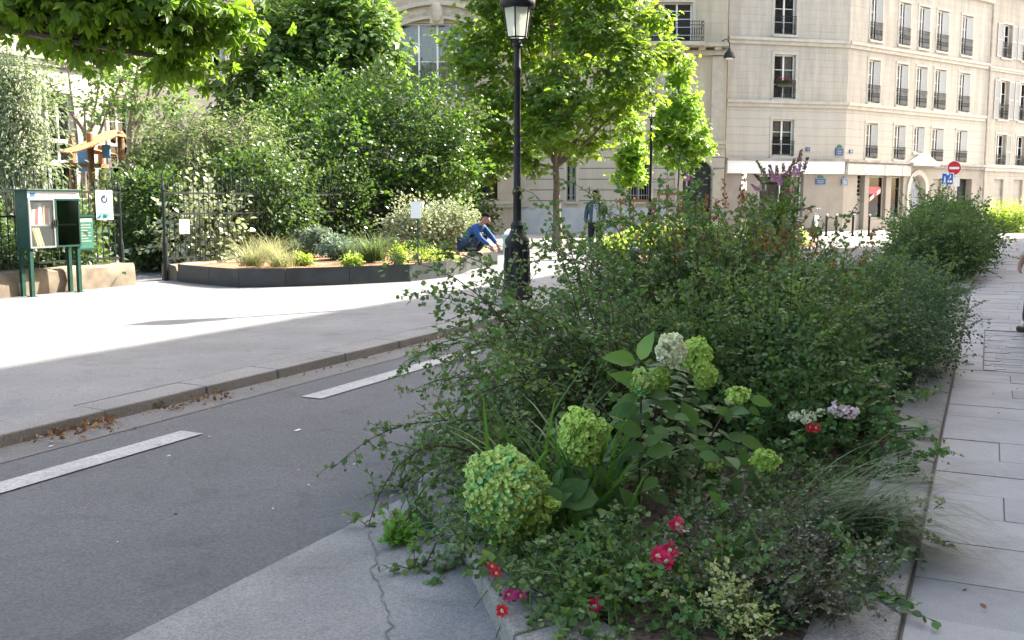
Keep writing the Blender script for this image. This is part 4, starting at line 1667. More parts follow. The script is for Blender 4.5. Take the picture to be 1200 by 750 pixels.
mass(mb, FB, 0, FB.L, 0, ZB, 10, 0)
band(mb, FB, 0, FB.L, c1, .38, .22, 4)
cornice(mb, FB, 0, FB.L, c2, .55, .55, .8, 4)
cornice(mb, FB, 0, FB.L, ZB, .8, .6, .6, 4)
# pilaster strips
for u in (FB.L - .75, door[0] - 1.25, 3.2):
    mb.fr(FB, u, u + .6, .003, .10, c1 + .01, c2 - .6, 4)
mb.fr(FB, .15, .6, .003, .14, 1.3, c1 - .4, 4)
# arched head and surround of the carriage door
c_ = (door[0] + door[1]) / 2
hw = (door[1] - door[0]) / 2
rise = .55
Rr = (hw * hw + rise * rise) / (2 * rise)
zc = door[3] - Rr
ang = math.asin(hw / Rr)
arc = [(c_ + Rr * math.sin(t), zc + Rr * math.cos(t)) for t in [-ang + 2 * ang * k / 16 for k in range(17)]]
for k in range(16):
    (a, za), (b, zb_) = arc[k], arc[k + 1]
    if min(za, zb_) < door[3] - .01:
        mb.prism([FB.pt(a, za, -.003), FB.pt(b, zb_, -.003), FB.pt(b, door[3], -.003), FB.pt(a, door[3], -.003)], FB.n * -.42, 4)
    ka, kb_ = (a - c_) * 1.17 + c_, (b - c_) * 1.17 + c_
    mb.prism([FB.pt(a, za, .003), FB.pt(b, zb_, .003), FB.pt(kb_, zb_ + .38, .003), FB.pt(ka, za + .38, .003)], FB.n * .12, 4)
for u in (door[0] - .42, door[1] + .02):
    mb.fr(FB, u, u + .4, .003, .16, .0, arc[0][1], 4)
for g in (gw1, gw2):
    surround(mb, FB, *g, .16, .06, True, True, 4)
for g in (fw1, more_up[1]):
    surround(mb, FB, *g, .18, .07, False, True, 4)
mb.build("wall", [stB, M["room_shade"], stBr, plinth, trimB], bb)
mb = MB()
dm = plain("dark green carriage door paint", (0.018, 0.022, 0.022), .45, noise=.2)
mb.fr(FB, door[0] + .02, door[1] - .02, -.4, -.34, .04, door[3])
mb.fr(FB, c_ - .03, c_ + .03, -.338, -.31, .05, door[3] - .1)
for sgn in (-1, 1):
    for (za, zb_) in ((.3, 1.1), (1.3, door[3] - 1.35), (door[3] - 1.15, door[3] - .65)):
        a, b = sorted((c_ + sgn * .16, c_ + sgn * (hw - .18)))
        mb.fr(FB, a, b, -.338, -.32, za, zb_)
dr = mb.build("carriage_door", dm, bb)
mb = MB()
mb.fr(FB, c_ + .2, c_ + hw - .15, -.318, -.30, door[3] - 1.3, door[3] - 1.22)
mb.build("door_rail", M["wood"], dr)
for g in (gw1, gw2):
    wo_ = window(FB, bb, *g, .25, 1, 0, None, mull=1, white=M["shutter"])
    mb = MB()
    k = int((g[1] - g[0]) / .13)
    for i in range(k + 1):
        u = g[0] + .03 + (g[1] - g[0] - .06) * i / k
        mb.tube([FB.pt(u, g[2] + .02, -.06), FB.pt(u, g[3] - .02, -.06)], .012, 5)
    for z in (g[2] + .3, g[3] - .3):
        mb.fr(FB, g[0] + .01, g[1] - .01, -.075, -.045, z, z + .03)
    mb.build("window_bars", M["grey_metal"], wo_)
for g in (aw, more_up[0]):
    wo_ = window(FB, bb, *g, .2, 2, 0, (.03, .97, 0), mull=1)
    mb = MB()
    cc, hh = (g[0] + g[1]) / 2, (g[1] - g[0]) / 2
    for sgn in (-1, 1):
        a_ = [(cc + sgn * hh * math.cos(t), g[3] - .55 + .55 * math.sin(t)) for t in [k * math.pi / 2 / 8 for k in range(9)]]
        mb.prism([FB.pt(x, z, -.002) for x, z in [(cc + sgn * hh, g[3])] + a_], FB.n * -.16)
    mb.build("window_arch", trimB, wo_)
for g in (fw1, more_up[1]):
    window(FB, bb, *g, .2, 4, 0, (.05, .4, .0), mull=2)
    # balcony with slab
    mb = MB()
    mb.fr(FB, g[0] - .5, g[1] + .5, .56, .95, c2 - .16, c2 + .02)
    bs = mb.build("balcony", trimB, bb)
    mb = MB()
    zt = c2 + .98
    a, b = g[0] - .45, g[1] + .45
    for z in (c2 + .06, c2 + .22, zt - .18, zt):
        mb.fr(FB, a, b, .87, .90, z - .015, z + .015)
        for u in (a, b):
            mb.fr(FB, u - .015, u + .015, .05, .868, z - .013, z + .013)
    k = int((b - a) / .11)
    for i in range(k + 1):
        u = a + (b - a) * i / k
        mb.fr(FB, u - .009, u + .009, .876, .894, c2 + .076, zt - .017)
        if i < k:
            ring = [FB.pt(u + .055 + .045 * math.cos(t), c2 + .5 + .17 * math.sin(t), .885) for t in [j * math.pi / 6 for j in range(13)]]
            mb.tube(ring, .009, 4, cap=False)
    mb.build("railing", M["iron"], bs)
mansard(FB, 0, FB.L, ZB, 3.5, 10, bb)
# bracket lamp high on its corner
wl = thing("wall_lamp", "hooded grey lamp on a bracket high on the beige corner", "lamp", FB.pt(FB.L - .05, FB.px(849, 60)[1], .1))
zl = FB.px(849, 66)[1]
ul = FB.L - .02
mb = MB()
mb.tube([FB.pt(ul - .25, zl + .75, .02), FB.pt(ul - .1, zl + .8, .35), FB.pt(ul, zl + .6, .62), FB.pt(ul, zl + .25, .65)], .025, 6)
mb.build("bracket", M["iron"], wl)
mb = MB()
cpt = FB.pt(ul, zl - .18, .65)
mb.lathe(cpt, [(.27, 0), (.29, .03), (.24, .2), (.12, .36), (.06, .44), (.05, .5)], 16)
mb.build("lamp_shade", M["iron"], wl, smooth=True)
mb = MB()
mb.lathe((cpt.x, cpt.y, cpt.z - .07), [(.05, 0), (.15, .02), (.2, .065)], 14)
mb.build("bulb", M["sign_white"], wl, smooth=True)

# ---------------- pavilion with arched pediment, mostly behind the garden
FP = Facade(gp(436, 50.6), gp(606, 50.6))
stP = stone_wall("pavilion stone", (0.43, 0.36, 0.26), FP.t, .5, 1.3, .008, var=.03, streak=.14)
pb = thing("pavilion_building", "ornate stone pavilion with a carved segmental arch above the garden trees", "building", (FP.A.x, FP.A.y, 0))
bw = pxbox(FP, 556, 190, 583, 233)
cxa = FP.px(512, 20)[0]
zat = FP.px(512, 4)[1]
big = (cxa - 1.9, cxa + 1.9, zat - 4.6, zat - .95)
mb = MB()
FP.wall(mb, 0, FP.L, 0, 21, [bw, big])
mass(mb, FP, 0, FP.L, 0, 21, 9)
band(mb, FP, 0, FP.L, 1.6, .3, .16, 2)
band(mb, FP, 0, FP.L, c1, .38, .2, 2)
cornice(mb, FP, 0, FP.L, 21, .9, .6, .6, 2)
Rr = 5.2
zc = zat - Rr
N_ = 22
half = math.asin(2.9 / Rr)
for k in range(N_):
    t0, t1 = -half + 2 * half * k / N_, -half + 2 * half * (k + 1) / N_
    for (r0_, r1_, d_) in ((Rr - .75, Rr - .62, .22), (Rr - .615, Rr - .12, .10), (Rr - .115, Rr + .08, .34)):
        mb.prism([FP.pt(cxa + r0_ * math.sin(t0), zc + r0_ * math.cos(t0), .003), FP.pt(cxa + r0_ * math.sin(t1), zc + r0_ * math.cos(t1), .003),
                  FP.pt(cxa + r1_ * math.sin(t1), zc + r1_ * math.cos(t1), .003), FP.pt(cxa + r1_ * math.sin(t0), zc + r1_ * math.cos(t0), .003)], FP.n * d_, 2)
for k in range(9):
    t = -half + 2 * half * (k + .5) / 9
    if k != 4:
        for rr_, d_ in ((.17, .14), (.09, .19)):
            mb.disc(FP, cxa + (Rr - .37) * math.sin(t), zc + (Rr - .37) * math.cos(t), rr_, .1, d_, 14, 2)
mb.build("wall", [stP, M["room_shade"], trimB], pb)
mb = MB()
kc = FP.pt(cxa, zat - .45, .2)
mb.lathe((kc.x, kc.y, kc.z - .5), [(.1, 0), (.2, .1), (.27, .35), (.29, .6), (.24, .85), (.12, 1.0)], 12)
mb.fr(FP, cxa - .34, cxa + .34, .1, .22, zat - 1.0, zat + .2)
mb.build("keystone", trimB, pb)
window(FP, pb, *big, .25, 1, 0, (.02, .98, .0), mull=3)
wo_ = window(FP, pb, *bw, .3, 0, 0, None, mull=1, white=M["iron"])
mb = MB()
k = 9
for i in range(k + 1):
    u = bw[0] + .03 + (bw[1] - bw[0] - .06) * i / k
    mb.tube([FP.pt(u, bw[2] + .02, -.05), FP.pt(u, bw[3] - .02, -.05)], .013, 5)
mb.fr(FP, bw[0], bw[1], -.07, -.03, bw[2] + .25, bw[2] + .29)
mb.build("window_bars", M["iron"], wo_)
mb = MB()
mb.fr(FP, bw[0] + .6, bw[1] - .1, -.42, -.40, bw[2] + .1, bw[2] + 1.1, 0)
mb.fr(FP, bw[0] + .7, bw[1] - .3, -.42, -.40, bw[2] + 1.13, bw[3] - .1, 1)
mb.build("poster", [M["orange"], M["play_blue"]], wo_)
mansard(FP, 0, FP.L, 21, 3, 9, pb)

# ---------------- sunlit block on the left, beyond the garden
Lc = Vector((*gp(292, 46), 0))
La = Lc - Vector((SX, SY, 0)) * 24
FL = Facade((La.x, La.y), (Lc.x, Lc.y))
FL2 = Facade((Lc.x, Lc.y), gp(440, 51.5))
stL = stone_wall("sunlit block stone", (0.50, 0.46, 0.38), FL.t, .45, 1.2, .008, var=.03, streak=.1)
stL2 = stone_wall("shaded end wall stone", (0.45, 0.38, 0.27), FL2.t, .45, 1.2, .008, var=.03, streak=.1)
lb = thing("garden_side_building", "sunlit cream stone block rising behind the garden at far left", "building", (Lc.x, Lc.y, 0))
zw = FL.px(245, 85)[1]
ops = []
for k in range(8):
    u = FL.L - 1.9 - k * 2.75
    for zz in (1.2, zw - 4.1, zw, zw + 4.0):
        ops.append((u - .55, u + .55, zz, zz + 2.5))
mb = MB()
FL.wall(mb, 0, FL.L, 0, 20, ops)
FL2.wall(mb, 0, FL2.L, 0, 20, [])
mass(mb, FL, 0, FL.L, 0, 20, 9)
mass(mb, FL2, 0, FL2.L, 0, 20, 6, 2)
for zz in (zw - .35, zw + 3.6):
    band(mb, FL, 0, FL.L, zz, .35, .2, 3)
zz = FL2.px(300, 24)[1]
cornice(mb, FL2, 0, FL2.L, zz, .7, .4, .5, 3)
for k in range(9):
    u = FL.L - .3 - k * 2.75
    mb.fr(FL, u - .22, u + .22, .003, .12, zw - .3, zw + 3.2, 3)
for o_ in ops:
    surround(mb, FL, *o_, .14, .05, True, True, 3)
mb.build("wall", [stL, M["room_shade"], stL2, trim], lb)
for i, o_ in enumerate(ops):
    if o_[3] < 13 and o_[2] > 2:
        window(FL, lb, *o_, .2, 2, 0, (.03, .97, .0) if i % 3 else None)
mansard(FL, 0, FL.L, 20, 3, 9, lb)

# ---------------- row of houses on the right hand side: throws the street into shade
FR_ = Facade(St(50, 3.3).to_tuple()[:2], St(-32, 3.3).to_tuple()[:2])
stR = stone_wall("right hand terrace stone", (0.45, 0.40, 0.32), FR_.t, .4, 1.2, .008, var=.03)
rb = thing("terrace_building", "tall stone terrace lining the slab pavement on the right", "building", (FR_.A.x, FR_.A.y, 0))
ops = []
for k in range(26):
    u = 2 + k * 3.05
    for zz in (1.0, 5.2, 8.6, 11.9):
        ops.append((u, u + 1.2, zz, zz + 2.3))
mb = MB()
HR = 18.6
FR_.wall(mb, 0, FR_.L, .0, HR, ops)
mass(mb, FR_, 0, FR_.L, 0, HR, 9)
band(mb, FR_, 0, FR_.L, 4.4, .4, .25, 2)
cornice(mb, FR_, 0, FR_.L, 14.9, .6, .4, .6, 2)
cornice(mb, FR_, 0, FR_.L, HR, .7, .5, .6, 2)
mb.build("wall", [stR, M["room_shade"], trim], rb)
mansard(FR_, 0, FR_.L, HR, 2.6, 9, rb, 4.2)
# ------------------------------------------------------------------ street lamps
def street_lamp(base, label, k=1.0, height=4.25):
    root = thing("street_lamp", label, "street lamp", base, "cast iron street lamps")
    b = Vector(base)
    mb = MB()
    mb.lathe(b, [(.24 * k, 0), (.24 * k, .12), (.21 * k, .16), (.21 * k, .2)], 8)
    mb.lathe(b + Vector((0, 0, .2)), [(.185 * k, 0), (.175 * k, .35), (.16 * k, .62), (.18 * k, .66), (.18 * k, .72), (.12 * k, .80), (.09 * k, .9), (.10 * k, .94), (.06 * k, 1.02)], 16)
    # door panel and fluting on the pedestal
    for i in range(12):
        a = i * math.pi / 6
        q = b + Vector((math.cos(a) * .18 * k, math.sin(a) * .18 * k, .24))
        mb.tube([q, q + Vector((-math.cos(a) * .02, -math.sin(a) * .02, .56))], .018 * k, 5)
    mb.build("pedestal", M["lamp_iron"], root, smooth=True)
    mb = MB()
    H = height
    prof = [(.062 * k, 1.2), (.058 * k, 1.6), (.07 * k, 1.62), (.07 * k, 1.68), (.055 * k, 1.7), (.048 * k, H - .5), (.06 * k, H - .48), (.06 * k, H - .42), (.048 * k, H - .4), (.045 * k, H - .12), (.075 * k, H - .1), (.05 * k, H - .02)]
    mb.lathe(b, prof, 14)
    mb.build("pole", M["lamp_iron"], root, smooth=True)
    # lantern
    z0, z1 = H + .02, H + .46
    n = 6
    r0, r1 = .145 * k, .205 * k
    ph = .35
    ring = lambda r, z: [b + Vector((r * math.cos(ph + i * 2 * math.pi / n), r * math.sin(ph + i * 2 * math.pi / n), z)) for i in range(n)]
    A, B = ring(r0, z0), ring(r1, z1)
    mb = MB()
    for i in range(n):
        mb.tube([A[i], B[i]], .011 * k, 5)
        mb.tube([A[i], A[(i + 1) % n]], .012 * k, 5)
        mb.tube([A[i], b + Vector((0, 0, H - .1))], .008 * k, 4)
        mb.tube([B[i], B[(i + 1) % n]], .014 * k, 5)
    lf = mb.build("lantern_frame", M["lamp_iron"], root)
    mb = MB()
    A2, B2 = ring(r0 * .95, z0 + .01), ring(r1 * .95, z1 - .005)
    for i in range(n):
        j = (i + 1) % n
        mb.quad(A2[i], A2[j], B2[j], B2[i])
    mb.build("lantern_glass", M["lamp_glass"], lf)
    mb = MB()
    mb.lathe(b + Vector((0, 0, z1 + .003)), [(.235 * k, 0), (.255 * k, .03), (.25 * k, .1), (.235 * k, .13), (.24 * k, .15), (.19 * k, .22), (.13 * k, .30), (.10 * k, .34), (.10 * k, .40), (.06 * k, .44), (.02 * k, .47), (.035 * k, .51), (.012 * k, .58)], 18)
    for i in range(18):
        a = i * math.pi / 9
        q = b + Vector((math.cos(a) * .245 * k, math.sin(a) * .245 * k, z1 + .11))
        mb.tube([q, q + Vector((0, 0, .06))], [.016 * k, .006 * k], 4)
    mb.build("lantern_cap", M["lamp_iron"], root, smooth=True)
    mb = MB()
    mb.lathe(b + Vector((0, 0, H + .06)), [(.03, 0), (.045, .05), (.05, .15), (.03, .24)], 10)
    mb.build("bulb", M["sign_white"], lf, smooth=True)


m_, nt_, out_ = newmat("frosted lantern glass")
b_ = nd(nt_, "ShaderNodeBsdfPrincipled")
b_.inputs["Base Color"].default_value = (.62, .66, .58, 1)
b_.inputs["Roughness"].default_value = .25
t_ = nd(nt_, "ShaderNodeBsdfTranslucent")
t_.inputs["Color"].default_value = (.7, .74, .64, 1)
tp_ = nd(nt_, "ShaderNodeBsdfTransparent")
mx_ = nd(nt_, "ShaderNodeMixShader")
mx_.inputs[0].default_value = .45
mx2_ = nd(nt_, "ShaderNodeMixShader")
mx2_.inputs[0].default_value = .35
nt_.links.new(b_.outputs[0], mx_.inputs[1])
nt_.links.new(t_.outputs[0], mx_.inputs[2])
nt_.links.new(mx_.outputs[0], mx2_.inputs[1])
nt_.links.new(tp_.outputs[0], mx2_.inputs[2])
nt_.links.new(mx2_.outputs[0], out_.inputs[0])
M["lamp_glass"] = m_

LB = G(606, 350, PZ)
hL = P(609, 46, LB.y).z - PZ
street_lamp(LB, "black cast iron street lamp on the pale pavement in the foreground", 1.08, hL)
q = P(762, 236, 35.5)
street_lamp((q.x, q.y, 0.0), "distant black street lamp half hidden behind the young trees", 1.0, P(763, 138, 35.5).z)

# ------------------------------------------------------------------ translucent rubbish bag on its hoop
pb_ = G(602, 336, PZ)
rt = thing("litter_bin", "hanging pale green rubbish bag on a hoop beside the street lamp", "litter bin", pb_)
mb = MB()
mb.lathe(pb_, [(.15, 0), (.15, .02), (.03, .04), (.022, .06), (.022, 1.12), (.03, 1.14), (.0, 1.16)], 12)
mb.build("post", M["grey_metal"], rt, smooth=True)
mb = MB()
cc = pb_ + Vector((-.05, -.17, .92))
mb.tube([cc + Vector((.145 * math.cos(a), .145 * math.sin(a), 0)) for a in [k * math.pi / 10 for k in range(21)]], .014, 5, cap=False)
mb.tube([cc + Vector((.12, .16, 0)), pb_ + Vector((0, 0, .95))], .012, 5)
mb.build("hoop", M["grey_metal"], rt)
bagm = leafmat("translucent green bag film", [(0.30, 0.42, 0.36), (0.36, 0.48, 0.41)], (.4, .55, .47), .25, .4)
mb = MB()
n, rows_ = 20, 9
rs = np.random.RandomState(3)
vv = []
for j in range(rows_):
    z = -.72 * j / (rows_ - 1)
    r = .14 * (1 - .25 * (j / (rows_ - 1)) ** 2 if j < rows_ - 1 else .35)
    for i in range(n):
        a = 2 * math.pi * i / n
        rr = r * (1 + .2 * math.sin(5 * a + j * .35) * (.3 + j / rows_) + rs.normal() * .05)
        vv.append(cc + Vector((rr * math.cos(a), rr * math.sin(a), z)))
fs = [(j * n + i, j * n + (i + 1) % n, (j + 1) * n + (i + 1) % n, (j + 1) * n + i) for j in range(rows_ - 1) for i in range(n)]
fs.append(tuple((rows_ - 1) * n + i for i in range(n)))
mb.add(vv, fs)
mb.build("bag", bagm, rt, smooth=True)
mb = MB()
mb.lathe(cc + Vector((0, 0, -.1)), [(.09, 0), (.13, .08), (.12, .14), (.07, .2), (.03, .21)], 9)
mb.build("litter", M["sign_white"], rt)

# ------------------------------------------------------------------ small dark posts
def bollard(p, label, h=.95, r=.042, group=None, cat="bollard"):
    root = thing("bollard", label, cat, p, group)
    mb = MB()
    mb.lathe(Vector(p), [(r * 1.7, 0), (r * 1.7, .05), (r * 1.15, .09), (r, .12), (r, h - .16), (r * 1.25, h - .15), (r * 1.25, h - .11), (r * .8, h - .1)], 12)
    mb.build("shaft", M["lamp_iron"], root, smooth=True)
    mb = MB()
    mb.lathe(Vector(p) + Vector((0, 0, h - .098)), [(r * .7, 0), (r * 1.2, .02), (r * 1.4, .05), (r * 1.2, .085), (r * .6, .105)], 12)
    mb.build("ball_cap", M["grey_metal"], root, smooth=True)


for px, lab in [(968, "first slim bollard beside the parked scooter in front of the corner shop"), (979.5, "slim bollard standing second from the scooter before the taupe shop wall"),
                (999, "slim bollard third from the scooter in front of the grey shop door"), (1018, "slim bollard furthest from the scooter, before the red poster window")]:
    q = G(px, 277 if px != 979.5 else 275, 0)
    bollard((q.x, q.y, 0), lab, P(px, 251, q.y).z, .05, "bollards before the corner shop")
q = G(743, 322, 0)
bollard((q.x, q.y, 0), "lone dark bollard on the kerb between lamp and town house bushes", P(743, 290, q.y).z, .09)

# ------------------------------------------------------------------ road signs
def sign_post(name, label, x, y_base_Y, h, parts_fn, cat="road sign"):
    q = P(x, 236, y_base_Y)
    root = thing(name, label, cat, (q.x, q.y, 0))
    mb = MB()
    mb.lathe((q.x, q.y, 0), [(.05, 0), (.05, .03), (.03, .04), (.03, h), (.0, h + .01)], 10)
    mb.build("post", M["grey_metal"], root, smooth=True)
    parts_fn(root, q)


SY_ = 46.0
SFr = Facade(gp(1100, SY_), gp(1130, SY_))          # faces the camera side
def sg(root, q):
    d = .05
    u, z = SFr.px(1117.5, 197)
    rr = (SFr.px(1126, 197)[0] - SFr.px(1109, 197)[0]) / 2
    mb = MB()
    mb.disc(SFr, u, z, rr, d, d + .012, 32)
    f = mb.build("no_entry_disc", M["sign_white"], root)
    mb = MB()
    mb.disc(SFr, u, z, rr * .92, d + .0125, d + .018, 32)
    mb.build("red_face", M["red"], f)
    mb = MB()
    mb.fr(SFr, u - rr * .68, u + rr * .68, d + .019, d + .024, z - rr * .16, z + rr * .16)
    mb.build("white_bar", M["sign_white"], f)
    a = pxbox(SFr, 1103, 202.5, 1117.5, 217, .09)
    mb = MB()
    mb.fr(SFr, a[0], a[1], .09, .10, a[2], a[3])
    f = mb.build("zone_plate", M["sign_white"], root)
    mb = MB()
    e = .035
    mb.fr(SFr, a[0] + e, a[1] - e, .101, .105, a[2] + e, a[3] - e)
    mb.build("blue_face", M["blue"], f)
    mb = MB()
    W, Hh = a[1] - a[0], a[3] - a[2]
    U = lambda t: a[0] + W * t
    Z = lambda t: a[2] + Hh * t
    d0, d1 = .106, .109
    def poly(pts):
        mb.prism([SFr.pt(U(x), Z(y), d0) for x, y in pts], SFr.n * (d1 - d0))
    mb.disc(SFr, U(.27), Z(.66), W * .055, d0, d1, 12)                        # walker
    poly([(.21, .36), (.33, .36), (.34, .59), (.22, .59)])
    poly([(.19, .12), (.25, .12), (.28, .355), (.215, .355)])
    poly([(.33, .12), (.39, .12), (.33, .355), (.285, .355)])
    mb.disc(SFr, U(.72), Z(.80), W * .04, d0, d1, 12)                         # child and ball
    poly([(.66, .58), (.76, .6), (.78, .74), (.68, .74)])
    poly([(.60, .5), (.66, .5), (.70, .575), (.665, .575)])
    mb.disc(SFr, U(.56), Z(.55), W * .025, d0, d1, 10)
    poly([(.40, .82), (.60, .82), (.60, .89), (.5, .94), (.40, .89)])         # house
    poly([(.52, .22), (.62, .22), (.62, .42), (.52, .42)])
    mb.build("white_pictogram", M["sign_white"], f)
    mb = MB()
    mb.disc(SFr, U(.76), Z(.3), W * .13, d0, d1, 20)
    mb.build("speed_disc", M["red"], f)
    mb = MB()
    mb.disc(SFr, U(.76), Z(.3), W * .095, d1 + .001, d1 + .003, 20)
    mb.build("speed_disc_face", M["sign_white"], f)
    a = pxbox(SFr, 1117.5, 208, 1124, 218.5, .0)
    mb = MB()
    mb.fr(SFr, a[0], a[1], .045, .055, a[2], a[3])
    mb.build("small_plate", M["sign_white"], root)
sign_post("road_sign", "red no entry disc above a blue square zone plate beyond the far bush", 1117.5, SY_, SFr.px(1117, 190)[1], sg)

SF2 = Facade(gp(790, 47), gp(815, 47))
def sg2(root, q):
    u, z = SF2.px(804, 208)
    rr = (SF2.px(808.7, 208)[0] - SF2.px(799.3, 208)[0]) / 2
    mb = MB()
    mb.disc(SF2, u, z, rr, .05, .062, 28)
    f = mb.build("red_rim", M["red"], root)
    mb = MB()
    mb.disc(SF2, u, z, rr * .76, .063, .068, 28)
    f2 = mb.build("blue_face", M["blue"], f)
    mb = MB()
    for sgn in (1,):
        a = Vector((-.6, .6)) * rr * .85
        b = -a
        pn = Vector((.7, .7)) * rr * .13
        mb.prism([SF2.pt(u + (a + pn).x, z + (a + pn).y, .069), SF2.pt(u + (b + pn).x, z + (b + pn).y, .069),
                  SF2.pt(u + (b - pn).x, z + (b - pn).y, .069), SF2.pt(u + (a - pn).x, z + (a - pn).y, .069)], SF2.n * .004)
    mb.build("red_slash", M["red"], f)
sign_post("road_sign", "round red and blue no parking sign before the dark carriage door", 804, 47, SF2.px(804, 202)[1], sg2)

# sign seen almost edge on, grey back and white plate
q0 = P(870, 236, 44)
dirn = Vector((.52, .85, 0))
SF3 = Facade((q0.x - dirn.x * .5, q0.y - dirn.y * .5), (q0.x + dirn.x * .5, q0.y + dirn.y * .5))
def sg3(root, q):
    z = P(870, 202.5, 44).z
    mb = MB()
    mb.disc(SF3, .5, z, .34, .04, .055, 28)
    mb.build("sign_disc", M["grey_metal"], root)
    mb = MB()
    zz = P(870, 217, 44).z
    mb.fr(SF3, .16, .84, .04, .055, zz - .2, zz + .17)
    mb.build("sign_plate", M["sign_white"], root)
sign_post("road_sign", "grey round sign turned edge on above a white plate before the taupe shop", 870, 44, P(870, 195, 44).z, sg3)

# ------------------------------------------------------------------ parked scooter
q = G(944, 277, 0)
sc_ = thing("scooter", "small dark parked scooter with white front in front of the corner shop", "scooter", (q.x, q.y, 0))
FS = Facade((q.x - .6, q.y + .45), (q.x + .6, q.y - .25))
L_ = FS.L
for u in (.15, L_ - .15):
    mb = MB()
    mb.disc(FS, u, .24, .235, -.05, .05, 22)
    wh = mb.build("wheel", M["rubber"], sc_)
    mb = MB()
    mb.disc(FS, u, .24, .14, -.056, .056, 18)
    mb.build("rim", M["grey_metal"], wh)
mb = MB()
prof = [(.0, .42), (.1, .56), (.5, .60), (.62, .36), (L_ - .42, .32), (L_ - .30, .95), (L_ - .2, .95), (L_ - .24, .30), (L_ - .4, .2), (.5, .22), (.34, .42)]
mb.prism([FS.pt(u, z, -.15) for u, z in prof], FS.n * .3)
dark = plain("scooter dark paint", (.03, .035, .05), .3, spec=.6)
mb.build("body", dark, sc_, bevel=.02)
mb = MB()
prof = [(.0, .575), (.06, .70), (.2, .73), (.52, .70), (.56, .612), (.1, .60)]
mb.prism([FS.pt(u, z, -.14) for u, z in prof], FS.n * .28)
mb.build("seat", M["rubber"], sc_, bevel=.02)
mb = MB()
mb.prism([FS.pt(u, z, -.19) for u, z in [(L_ - .22, .36), (L_ - .15, .42), (L_ - .19, .98), (L_ - .27, .98)]], FS.n * .38)
mb.build("front_shield", M["sign_white"], sc_, bevel=.02)
mb = MB()
mb.tube([FS.pt(L_ - .24, 1.0, -.32), FS.pt(L_ - .22, 1.04, -.1), FS.pt(L_ - .22, 1.04, .1), FS.pt(L_ - .24, 1.0, .32)], .018, 6)
mb.tube([FS.pt(L_ - .15, .3, 0), FS.pt(L_ - .22, 1.04, 0)], .03, 6)
hb = mb.build("handlebar", M["iron"], sc_)
for sgn in (-1, 1):
    mb = MB()
    mb.tube([FS.pt(L_ - .22, 1.04, sgn * .2), FS.pt(L_ - .16, 1.22, sgn * .26)], .008, 5)
    mb.disc(FS, L_ - .16, 1.25, .055, sgn * .26 - .02, sgn * .26 + .02, 12)
    mb.build("mirror", M["grey_metal"], hb)
mb = MB()
c_h = FS.pt(L_ - .14, .86, 0)
mb.lathe((c_h.x, c_h.y, c_h.z - .07), [(.03, 0), (.08, .03), (.085, .08), (.04, .13)], 12)
mb.build("headlight", M["sign_white"], sc_, smooth=True)

# ------------------------------------------------------------------ garden fence (parallel to the street)
RF = -14.2
def fence(name, label, s0, s1, group, post_s, z0, open_top=False, step=.135, r=RF, bend=0.0):
    root = thing(name, label, "fence", St(s0, r, PZ), group)
    zt = PZ + 1.67
    rr = lambda s: r + bend * max(0, (s - s0)) ** 2
    mb = MB()
    n = int((s1 - s0) / step)
    for i in range(n + 1):
        s = s0 + (s1 - s0) * i / n
        tall = .34 if i % 2 == 0 else .17
        mb.tube([St(s, rr(s), z0), St(s, rr(s), zt + tall - .12)], .010, 5)
        mb.tube([St(s, rr(s), zt + tall - .13), St(s, rr(s), zt + tall - .07), St(s, rr(s), zt + tall + .06)], [.010, .022, .002], 5)
    mb.build("bars", M["iron"], root, label="spear topped bars")
    k = max(1, int((s1 - s0) / 3))
    for z in (zt, zt - .40, z0 + .08):
        mb = MB()
        for j in range(k):
            a, b = s0 + (s1 - s0) * j / k, s0 + (s1 - s0) * (j + 1) / k
            mb.hexa([St(a, rr(a) - .022, z - .018), St(b, rr(b) - .022, z - .018), St(b, rr(b) + .022, z - .018), St(a, rr(a) + .022, z - .018),
                     St(a, rr(a) - .022, z + .018), St(b, rr(b) - .022, z + .018), St(b, rr(b) + .022, z + .018), St(a, rr(a) + .022, z + .018)])
        mb.build("rail", M["iron"], root)
    for s in post_s:
        mb = MB()
        c = St(s, rr(s) + .001, 0)
        mb.lathe((c.x, c.y, PZ - .02), [(.045, 0), (.045, .75), (.028, .85), (.028, 1.72), (.045, 1.74), (.03, 1.82), (.0, 1.9)], 8)
        mb.build("post", M["iron"], root)
    return root


S0g, S1g = 13.35, 14.42     # gate opening
fence("iron_fence", "left run of spear topped iron fence behind the book box", 4.0, S0g, "spear topped garden fences", [S0g, 10.4, 7.0], PZ + .42)
fence("iron_fence", "run of spear topped iron fence from the gate to the white flowering bush", S1g, 26.7, "spear topped garden fences", [S1g, 18.5, 22.5, 26.6], PZ + .34)


